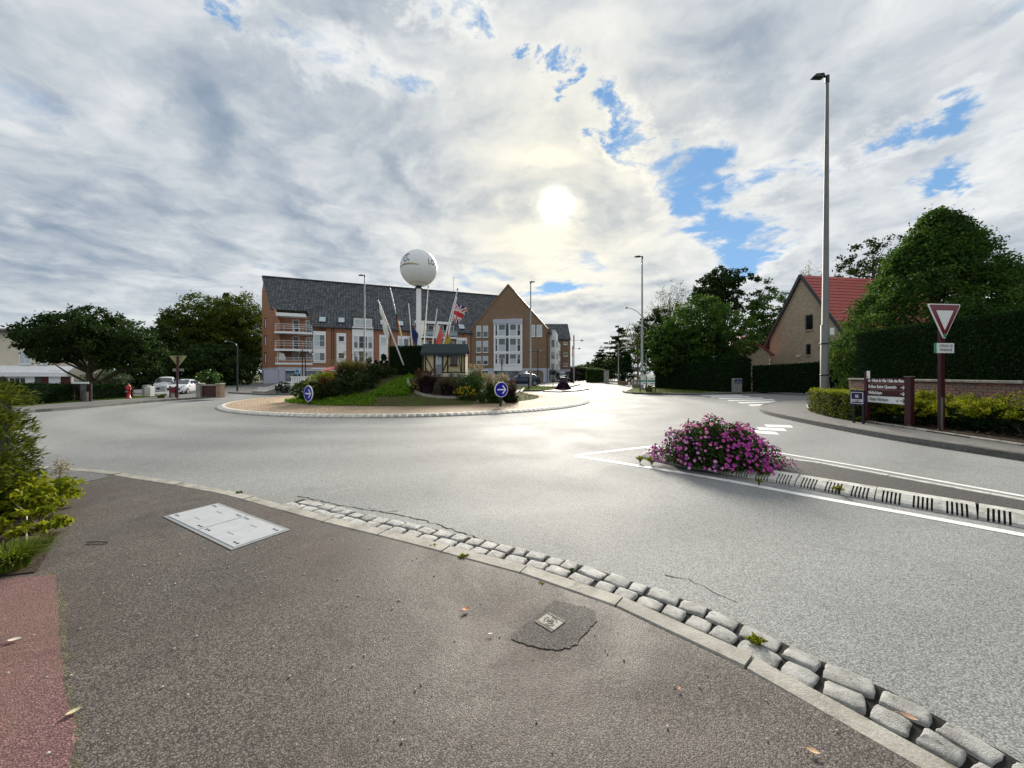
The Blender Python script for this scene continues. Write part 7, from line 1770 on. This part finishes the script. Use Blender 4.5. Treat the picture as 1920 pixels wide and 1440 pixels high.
# ------------------------------------------------------------------ parked cars
M['car_white'] = paint('white_car_paint', (.72, .73, .75), .18, .03, 2, 0, .6); M['car_glass'] = glass_mat('car_glass', (.03, .045, .055), .04, .8); M['tyre'] = paint('tyre_rubber', (.015, .015, .015), .85, .2, 9); M['rim'] = paint('alloy_rim', (.35, .35, .36), .35, .1, 5, .7); M['lamp_glass'] = paint('headlamp_glass', (.55, .58, .60), .12, .1, 6, 0, .8); M['car_black'] = paint('black_plastic', (.015, .015, .017), .5, .15, 5); M['car_blue'] = paint('dark_blue_car_paint', (.015, .03, .06), .2, .05, 2, .2, .6)
def car(lb, loc_, rz, sc, body_mat, kind, name):
    """front of the car looks along local -y; profile given as (y, half-width, z) sections lofted along the length"""
    s = empty(name, loc_, rz, lb, 'car'); s.scale = (sc, sc, sc)
    if kind == 'hatch':
        W, Lh = .90, 2.1
        prof = [(-2.05, .30, .46), (-2.08, .30, .62), (-1.98, .30, .74), (-1.55, .30, .90), (-1.05, .30, .99), (-.95, .30, 1.02), (-.15, .30, 1.46), (.35, .30, 1.52), (1.2, .30, 1.46), (1.85, .30, 1.10), (2.05, .30, .92), (2.08, .30, .50)]
        ws = (-.98, -.12, 1.02, 1.44); hood = 1.0
    else:
        W, Lh = .92, 2.1
        prof = [(-2.05, .32, .46), (-2.08, .32, .70), (-1.95, .32, .86), (-1.45, .32, 1.06), (-1.30, .32, 1.10), (-.60, .32, 1.68), (-.20, .32, 1.80), (1.6, .32, 1.82), (2.0, .32, 1.70), (2.08, .32, 1.0), (2.08, .32, .5)]
        ws = (-1.27, -.62, 1.12, 1.66); hood = 1.1
    # rings: lower sill .28, belt hood, top profile; roof narrower (tumblehome)
    ys = [-2.08, -2.0, -1.8, -1.4, -1.0, -.6, -.15, .35, .9, 1.4, 1.8, 2.0, 2.08]
    def top(y):
        pts = prof
        q = [(a, c) for a, _, c in pts]
        for (a, c), (a2, c2) in zip(q[:-1], q[1:]):
            if min(a, a2) <= y <= max(a, a2) and a2 > a: return c + (c2 - c) * (y - a) / (a2 - a)
        return q[-1][1] if y > 0 else q[1][1]
    def wid(y): return W * (1 - .20 * max(0, (abs(y) - 1.3) / .78) ** 2.2)
    rings = []
    for y in ys:
        zt = max(.66, top(y)); zb = min(hood - .02, zt - .05); w = wid(y); inn = .0 if zt < hood + .05 else .17 * (zt - hood) / .5
        half = [(w * .92, .24), (w, .38), (w * 1.01, .62), (w * .985, zb * .96), (w * .96 - inn * .15, zb + .01), (w * .90 - inn * .75, zb + (zt - zb) * .72), (w * .82 - inn, zt - .035), (w * .60 - inn, zt), (0, zt + .02)]
        rings.append([(x, y, z) for x, z in half] + [(-x, y, z) for x, z in half[-2::-1]])
    n = len(rings[0]); mb = MB(); vs = [p_ for r in rings for p_ in r]
    fs = [(i * n + k, (i + 1) * n + k, (i + 1) * n + k + 1, i * n + k + 1) for i in range(len(rings) - 1) for k in range(n - 1)]
    mb.add(vs, fs, 0, True); mb.add(rings[0], [tuple(range(n))], 0); mb.add(rings[-1], [tuple(range(n - 1, -1, -1))], 0)
    mb.add(vs, [(i * n, i * n + n - 1, (i + 1) * n + n - 1, (i + 1) * n) for i in range(len(rings) - 1)], 0)
    body = recalc(mb.build('body', body_mat, s))
    y0, y1, z0, z1 = ws
    g_ = MB(); g_.slab([(-W * .84, y0 - .015, z0 + .02), (W * .84, y0 - .015, z0 + .02), (W * .63, y1 - .03, z1 + .015), (-W * .63, y1 - .03, z1 + .015)], (0, .01, .02)); recalc(g_.build('windscreen', M['car_glass'], s))
    for sg in (-1, 1):
        g_ = MB(); xa, xb = sg * (W * .975), sg * (W * .80)
        for (ya, yb2) in [(y0 + .42, .15), (.22, 1.15)]: g_.slab([(xa, ya, hood + .05), (xa, yb2, hood + .05), (xb, yb2, z1 - .06), (xb, ya + (.28 if ya < 0 else 0), z1 - .06)], (sg * .015, 0, 0))
        recalc(g_.build('side_window', M['car_glass'], s))
        MB().lathe([(.001, -.08), (.09, -.06), (.11, 0), (.08, .07), (.001, .09)], 10, (sg * (W + .12), y0 + .35, hood + .06)).build('mirror', body_mat if kind == 'hatch' else M['car_black'], s)
        h_ = MB(); h_.slab([(sg * W * .55, -2.02, .66), (sg * W * .90, -1.90, .70), (sg * W * .95, -1.62, .88), (sg * W * .72, -1.86, .84)], (0, -.07, .015)); recalc(h_.build('headlight', M['lamp_glass'], s))
        for yw in (-1.3, 1.3):
            wm = MB(); wm.tube([(sg * (W - .17), yw, .31), (sg * (W + .015), yw, .31)], .315, 24, sm=False); wo = wm.build('wheel', M['tyre'], s)
            MB().tube([(sg * (W + .012), yw, .31), (sg * (W + .022), yw, .31)], .20, 16, sm=False).build('rim', M['rim'], wo)
    MB().box(-W * .60, W * .60, -2.115, -2.05, .42, .62).build('grille', M['car_black'], s); MB().box(-.26, .26, -2.125, -2.116, .46, .57).build('number_plate', M['sign_white'], s)
    MB().box(-W * .86, W * .86, -2.07, -1.98, .20, .34).build('bumper_lip', M['car_black'], s)
    MB().box(-.05, .05, -2.13, -2.10, .68, .76).build('badge', M['rim'], s)
    return s
car('white hatchback parked facing the road beside the masonry piers', (D(345, 0, 28).x, 28, .12), .30, .68, M['car_white'], 'hatch', 'parked_car')
car('small white van parked behind the low white barrier', (D(311, 0, 29.3).x, 29.3, .12), .62, .66, M['car_white'], 'van', 'parked_van')
car('dark blue car parked in front of the gabled block', (D(980, 0, 47).x, 47, .12), -1.35, 1, M['car_blue'], 'hatch', 'parked_car')
for (px, Y, lb) in [(1038, 73, 'white van parked under the far brown-brick wing'),]:
    car(lb, (D(1055, 0, 76).x, 76, .12), .1, 1, M['car_white'], 'van', 'parked_van')
# ------------------------------------------------------------------ forecourt left of the roundabout
k = 29 / F; X0 = D(484, 0, 29).x
s = empty('access_ramp', (X0, 29, .1), 0, 'pale access ramp with white railings in front of the shop windows', 'ramp')
w = MB(); w.slab([(5 * k, 0, 0), (66 * k, 0, 0), (66 * k, 0, 14 * k), (52 * k, 0, 14 * k), (16 * k, 0, 3 * k), (5 * k, 0, 3 * k)], (0, 1.4, 0)); recalc(w.build('ramp_wall', M['kerb'], s))
def slat_rail(parent, a, b2, h, n, y, name='railing'):
    a, b2 = Vector(a), Vector(b2); m_ = MB(); up = Vector((0, 0, h)); m_.bar(a + up, b2 + up, .035); m_.bar(a + Vector((0, 0, .06)), b2 + Vector((0, 0, .06)), .03)
    ro = m_.build(name, M['white_frame'], parent)
    for i in range(n + 1):
        q = a.lerp(b2, i / n); MB().bar(q + Vector((0, 0, .03)), q + up, .018).build('baluster', M['white_frame'], ro)
slat_rail(s, (0, -.02, 3 * k), (15 * k, -.02, 3 * k), 7 * k, 8, 0); slat_rail(s, (16 * k, -.02, 3 * k), (50 * k, -.02, 14 * k), 7 * k, 16, 0); slat_rail(s, (50 * k, -.02, 14 * k), (64 * k, -.02, 14 * k), 6 * k, 7, 0)
w = MB(); w.box(-1 * k, 15 * k, -.25, .1, 0, 3 * k); w.box(-14 * k, -1 * k, .1, .4, 0, 3.5 * k); w.build('low_wall', M['kerb'], s)
make_shrub('dark rounded shrub on the ramp wall between two bollards', Vector((D(530, 0, 28.9).x, 28.9, .1)), (.55, .35, .86), L_DARK, .04, 60, 34, 181)
for px, lb in ((519.5, 'left black bollard with a white top by the ramp'), (531, 'right black bollard with a white top by the ramp')):
    s = empty('topped_bollard', (D(px, 0, 28.2).x, 28.2, .1), 0, lb, 'bollard', 'bollards by the ramp'); MB().cyl(0, 0, 0, .56, .035, n=10).build('post', M['black_metal'], s); MB().lathe([(.036, .562), (.045, .57), (.045, .63), (.02, .67), (.001, .675)], 10).build('white_top', M['sign_white'], s)
s = empty('slatted_panel', (D(546, 0, 28.6).x, 28.6, .1), -.12, 'white vertical-slat panel standing left of the roundabout planting', 'fence')
for i in range(9): MB().box(i * .17, i * .17 + .105, -.015, .015, .12, 1.18).build('slat', M['white_frame'], s)
MB().box(-.04, 1.56, -.05, .06, 1.183, 1.25).build('rail', M['white_frame'], s); MB().box(-.04, 1.56, .016, .05, .30, .36).build('cross_rail', M['white_frame'], s); [MB().box(x, x + .06, .051, .1, 0, 1.18).build('post', M['galv'], s) for x in (.0, 1.46)]
s = empty('parking_sign', (D(558, 0, 33).x, 33, .1), 0, 'square light-blue parking sign in front of the shop windows', 'road sign'); kk = 33 / F
MB().cyl(0, 0, 0, 1.62, .03, n=8).build('post', M['galv'], s); MB().box(-.2, .2, -.05, -.03, 1.48, 1.86).build('plate', M['sign_white'], s); MB().box(-.17, .17, -.056, -.0505, 1.51, 1.83).build('blue_face', paint('parking_blue', (.02, .18, .36), .4, .1, 5), s)
s = empty('market_stall', (D(606, 0, 33).x, 33, .1), -.05, 'low kiosk with a faded red awning behind the left planting', 'kiosk')
MB().box(.1, 1.25, .1, 1.1, 0, 1.72).build('body', paint('orange_kiosk', (.42, .20, .09), .6, .1, 3), s); w = MB(); w.slab([(.0, -.35, 1.62), (1.35, -.35, 1.86), (1.35, .9, 2.22), (.0, .9, 1.98)], (0, 0, .05)); recalc(w.build('awning', paint('faded_red_awning', (.48, .09, .09), .7, .15, 2), s))
# ------------------------------------------------------------------ foreground
Kz = KZ + .002
cp = [G(313, 967, KZ), G(408, 946, KZ), G(537, 995, KZ), G(437, 1026, KZ)]
ctr = sum(cp, Vector()) / 4; ux = (cp[2] - cp[1] + cp[3] - cp[0]) / 4; uy = (cp[1] - cp[0] + cp[2] - cp[3]) / 4
rz = math.atan2(ux.y, ux.x); a, b2 = ux.length, uy.length
s = empty('service_cover', (ctr.x, ctr.y, KZ), rz, 'pale grey double service cover set in the near pavement', 'cover')
def cover_mat():
    m, b, pr, _ = new_mat('patterned_cover_steel'); co = obj_co(b); x, y, z = b.sep(co)
    q = b.m('MULTIPLY', b.m('SINE', b.m('MULTIPLY', b.m('ADD', x, y), 190)), b.m('SINE', b.m('MULTIPLY', b.m('SUBTRACT', x, y), 190)))
    n = b.noise(co, 7, 5, .6); b.put(pr.inputs['Base Color'], b.mix(n, (.30, .315, .33), (.47, .485, .50))); pr.inputs['Roughness'].default_value = .55; pr.inputs['Metallic'].default_value = .15
    bump(b, pr, q, .18, .004); return m
M['cover'] = cover_mat()
MB().box(-a - .03, a + .03, -b2 - .03, b2 + .03, -.02, .002).build('frame', M['galv'], s)
for (x0, x1) in ((-a, -.006), (.006, a)):
    c_ = MB(); c_.bevbox(x0, x1, -b2, b2, -.01, .006, .002); co_ = c_.build('lid', M['cover'], s)
    for sx in (x0 + .05, x1 - .05):
        for sy in (-b2 + .05, b2 - .05):
            MB().tube([(sx, sy, .0064), (sx, sy, .0072)], .014, 12, sm=False).build('bolt_hole', M['slot'], co_); MB().box(sx + (.03 if sx == x0 + .05 else -.07), sx + (.07 if sx == x0 + .05 else -.03), sy - .008, sy + .008, .0064, .0072).build('key_slot', M['slot'], co_)
    xm = (x0 + x1) / 2; MB().box(xm - .06, xm + .06, b2 * .45, b2 * .45 + .012, .0064, .0070).build('grip_line', M['galv'], co_); MB().box(xm - .06, xm + .06, -b2 * .45, -b2 * .45 + .012, .0064, .0070).build('grip_line', M['galv'], co_)
cp = [G(1003, 1166, KZ), G(1030, 1150, KZ), G(1060, 1166, KZ), G(1035, 1186, KZ)]; ctr = sum(cp, Vector()) / 4; ux = (cp[2] - cp[1] + cp[3] - cp[0]) / 4; uy = (cp[1] - cp[0] + cp[2] - cp[3]) / 4; a, b2 = ux.length, uy.length
s = empty('valve_cover', (ctr.x, ctr.y, KZ + .002), math.atan2(ux.y, ux.x), 'small square cast valve cover in the dark asphalt repair', 'cover')
MB().bevbox(-a, a, -b2, b2, -.02, .003, .001).build('frame', M['kerb'], s)
m_ = MB(); n = 28
for (r0, r1) in ((.55, .66), (.28, .36)):
    vs = [(a * r * math.cos(2 * math.pi * i / n), b2 * r * math.sin(2 * math.pi * i / n), .0045) for r in (r0, r1) for i in range(n)]
    m_.add(vs, [(i, (i + 1) % n, n + (i + 1) % n, n + i) for i in range(n) if (i % 9) > 1])
m_.bar((-a * .2, -b2 * .15, .0046), (a * .1, b2 * .2, .0046), .012, .001).bar((a * .1, b2 * .2, .0049), (a * .3, -b2 * .2, .0049), .012, .001)
recalc(m_.build('raised_ring', M['kerb_dark'], s))
for sg in (-1, 1): MB().box(-a * .95, a * .95, sg * b2 * .8 - .006, sg * b2 * .8 + .006, .0034, .0042).build('groove', M['kerb_dark'], s)
# conifer hedge end and sprawling weeds at the left edge
rg = np.random.default_rng(501)
s = empty('conifer_hedge', (-6.02, 3.55, .04), 0, 'feathery yellow-green conifer hedge at the left edge beside the near pavement', 'hedge')
c, P, T = blob_points(950, 44, 1.0, 1.0, .68, rg, .22, .10, 8, .052, prof=lambda t: 1.0 if t < .9 else .9)
P[:, 2] += .66; keep = P[:, 2] > .02; P, T = P[keep], T[keep]; od = P * np.array([1, 1, .3]); od /= np.linalg.norm(od, axis=1, keepdims=True)
n = len(P); up = rg.normal(size=(n, 3)) * .35 + np.array([0, 0, 1.0]); up /= np.linalg.norm(up, axis=1, keepdims=True)
u = od + rg.normal(size=(n, 3)) * .45; u /= np.linalg.norm(u, axis=1, keepdims=True); w_ = np.cross(up, u); w_ /= np.linalg.norm(w_, axis=1, keepdims=True); sz = (.032 * rg.uniform(.6, 1.4, n))[:, None]
V = np.empty((n, 4, 3)); V[:, 0] = P - u * sz; V[:, 1] = P + w_ * sz * .32; V[:, 2] = P + u * sz * 1.25; V[:, 3] = P - w_ * sz * .32
link('foliage', np_mesh('foliage', V.reshape(-1, 3), np.arange(n * 4).reshape(n, 4), L_CONIFER, T), s)
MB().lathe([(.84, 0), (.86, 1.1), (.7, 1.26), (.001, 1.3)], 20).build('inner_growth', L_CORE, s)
make_shrub('sprawling fresh green branch reaching from the conifer hedge over the pavement', G(38, 962, KZ), (.46, .30, .36), L_LIME, .030, 90, 30, 511, 'sprawling_branch', amp=.4, sig=.13, cat='branch')
make_shrub('small leafy weed below the sprawling branch', G(62, 1000, KZ), (.24, .18, .22), L_LIME, .028, 36, 24, 512, 'weed', cat='weed')
make_grass('dense green weed clump at the foot of the conifer hedge', G(18, 1066, KZ), (.30, .26, .20), L_GRASS, 700, 513, name='weed_clump', w=.010, cat='weed')
make_grass('dry straw-coloured weed beside the green weed clump', G(80, 1022, KZ), (.16, .14, .12), L_DRY, 240, 514, name='weed_clump', w=.006, cat='weed')
st = MB(); q0 = G(-8, 962, KZ); q1 = G(50, 985, KZ); q2 = G(50, 1045, KZ); st.tube([q0 + Vector((0, 0, .20)), (q0 + q1) / 2 + Vector((0, 0, .19)), q1 + Vector((0, 0, .12)), q2 + Vector((0, 0, .01))], .006, 6); tag(st.build('pale_stem', paint('pale_stem', (.42, .36, .22), .7, .1, 5)), 'bare pale stem hanging out of the conifer hedge', 'stem')
s = empty('seed_head', G(110, 912, KZ), 0, 'dry brown seed head standing at the hedge corner', 'weed'); MB().tube([(0, 0, 0), (.02, 0, .24), (.05, 0, .30)], .005, 5).build('stem', M['twig'], s)
Pq = rg.normal(size=(240, 3)) * np.array([.05, .05, .05]) + np.array([.03, 0, .24]); link('seeds', cloud_mesh('seeds', Pq, .014, L_PLUME, rg), s)['kind'] = 'stuff'
# weeds in the joints
for i, (px, py, r, lb) in enumerate([(448, 926, .06, 'bright weed in the kerb joint near the service cover'), (812, 1026, .045, 'small weed in the kerb joint at the middle of the gutter'), (870, 1046, .06, 'spreading moss weed along the kerb below the middle of the gutter'), (898, 1040, .03, 'tiny weed between the setts'), (1013, 1096, .035, 'small round weed at the pavement side of the kerb'), (1420, 1205, .06, 'mossy weed between two setts at the lower right'), (1072, 1070, .03, 'tiny weed in the outer row of setts'), (1200, 862, .10, 'weed tuft at the nose of the splitter island'), (1222, 866, .12, 'bright weed tuft on the first white kerb block'), (1432, 890, .16, 'spreading weed on the kerb right of the petunias'), (1423, 903, .07, 'small weed in a kerb slot right of the petunias'), (1572, 918, .08, 'weed in a kerb slot at the middle of the splitter island')]):
    r *= .72; make_shrub(lb, G(px, py, .03 if py > 920 else .06), (r, r * .8, r * .7), L_LIME if i % 3 else L_MID, r * .17, 16, 18, 520 + i, 'joint_weed', 'weeds growing in the joints', cat='weed', sig=.2)
# fallen leaves, twig and litter
def dry_leaf(lb, px, py, L, col, rz, name='fallen_leaf', curl=.35):
    p = G(px, py, KZ); n = 6; vs = []
    for i in range(n + 1):
        t = i / n; w2 = L * .28 * math.sin(math.pi * min(1, t * 1.02 + .02)) ** .8; z = .006 + curl * L * (t - .5) ** 2
        vs += [((t - .5) * L, -w2, z + w2 * .45), ((t - .5) * L, 0, z), ((t - .5) * L, w2, z + w2 * .4)]
    m_ = MB(); m_.add(vs, [(3 * i + k, 3 * i + 3 + k, 3 * i + 4 + k, 3 * i + 1 + k) for i in range(n) for k in range(2)], 0, True); m_.tube([(-L * .5, 0, .006 + curl * L * .25), (-L * .78, 0, .004)], .0016, 5)
    tag(m_.build(name, paint('dry_leaf_' + str(px), col, .7, .25, 30), None, (p.x, p.y, KZ), (0, 0, rz)), lb, 'leaf', 'fallen leaves on the near pavement')
dry_leaf('curled orange leaf lying in the middle of the near pavement', 874, 1145, .055, (.45, .17, .06), .6, curl=.8); dry_leaf('pale leaf by the edge of the red strip', 139, 1337, .05, (.50, .44, .25), 1.0); dry_leaf('tan leaf on the pavement at the lower right', 1525, 1412, .045, (.50, .33, .18), -.5); dry_leaf('brown leaf lying on the setts at the lower right', 1705, 1348, .06, (.36, .22, .13), -.7); dry_leaf('small pale leaf near the valve cover', 920, 1190, .03, (.5, .46, .38), .3); dry_leaf('reddish leaf on the pavement right of the valve cover', 1273, 1292, .025, (.35, .12, .07), .9); dry_leaf('thin pale leaf on the red strip', 28, 1202, .06, (.6, .52, .42), .3)
tw = MB(); p = G(182, 1018, KZ); tw.tube([(p.x - .09, p.y, KZ + .006), (p.x, p.y + .004, KZ + .009), (p.x + .09, p.y + .002, KZ + .006)], .005, 6); tag(tw.build('fallen_twig', M['bark']), 'short dark twig on the pavement near the conifer hedge', 'twig')
peb = MB(); rr_ = random.Random(77)
for q in range(420):
    x, y = rr_.uniform(-3.0, 1.5), rr_.uniform(.8, 5.0)
    px = CX + x / y * F
    if not (0 < px < 1700): continue
    t_ = [pp for pp in ne if abs(pp.y - y) < .15]
    if t_ and x > min(pp.x for pp in t_) - .05 and x > -2.8: continue
    r_p = rr_.uniform(.003, .007); peb.lathe([(.001, -.4 * r_p), (r_p, 0), (.7 * r_p, r_p * .6), (.001, r_p * .8)], 6, (x, y, KZ))
tag(peb.build('loose_grit', stone_mat('grit', (.35, .33, .30), (.55, .52, .47), 20, .3)), 'loose pale grit scattered on the near pavement', 'grit', kind='stuff')
# grass on the verges
rg = np.random.default_rng(601)
def tri_scatter(poly, n):
    P = np.array([(p[0], p[1]) for p in poly]); lo, hi = P.min(0), P.max(0); out = []
    while len(out) < n:
        q = rg.uniform(lo, hi); c_ = False; j = len(P) - 1
        for i in range(len(P)):
            if (P[i, 1] > q[1]) != (P[j, 1] > q[1]) and q[0] < (P[j, 0] - P[i, 0]) * (q[1] - P[i, 1]) / (P[j, 1] - P[i, 1]) + P[i, 0]: c_ = not c_
            j = i
        if c_: out.append(q)
    return np.array(out)
grass_field('verge_grass', 'short green grass on the far verge under the dark hedge', tri_scatter(gv, 7000), lambda x, y: .12, .07, L_GRASS, rg, .012)
grass_field('verge_grass', 'short green grass of the left verge in front of the dark hedge', tri_scatter([(p.x, p.y) for p in lv] + [(lv[-1].x - .3, lv[-1].y + 1.6), (-24, 23.5)], 9000), lambda x, y: .12, .06, L_GRASS, rg, .010)
grass_field('verge_grass', 'short grass strip in front of the gabled block', tri_scatter(fg, 4000), lambda x, y: .12, .09, L_GRASS, rg, .02)
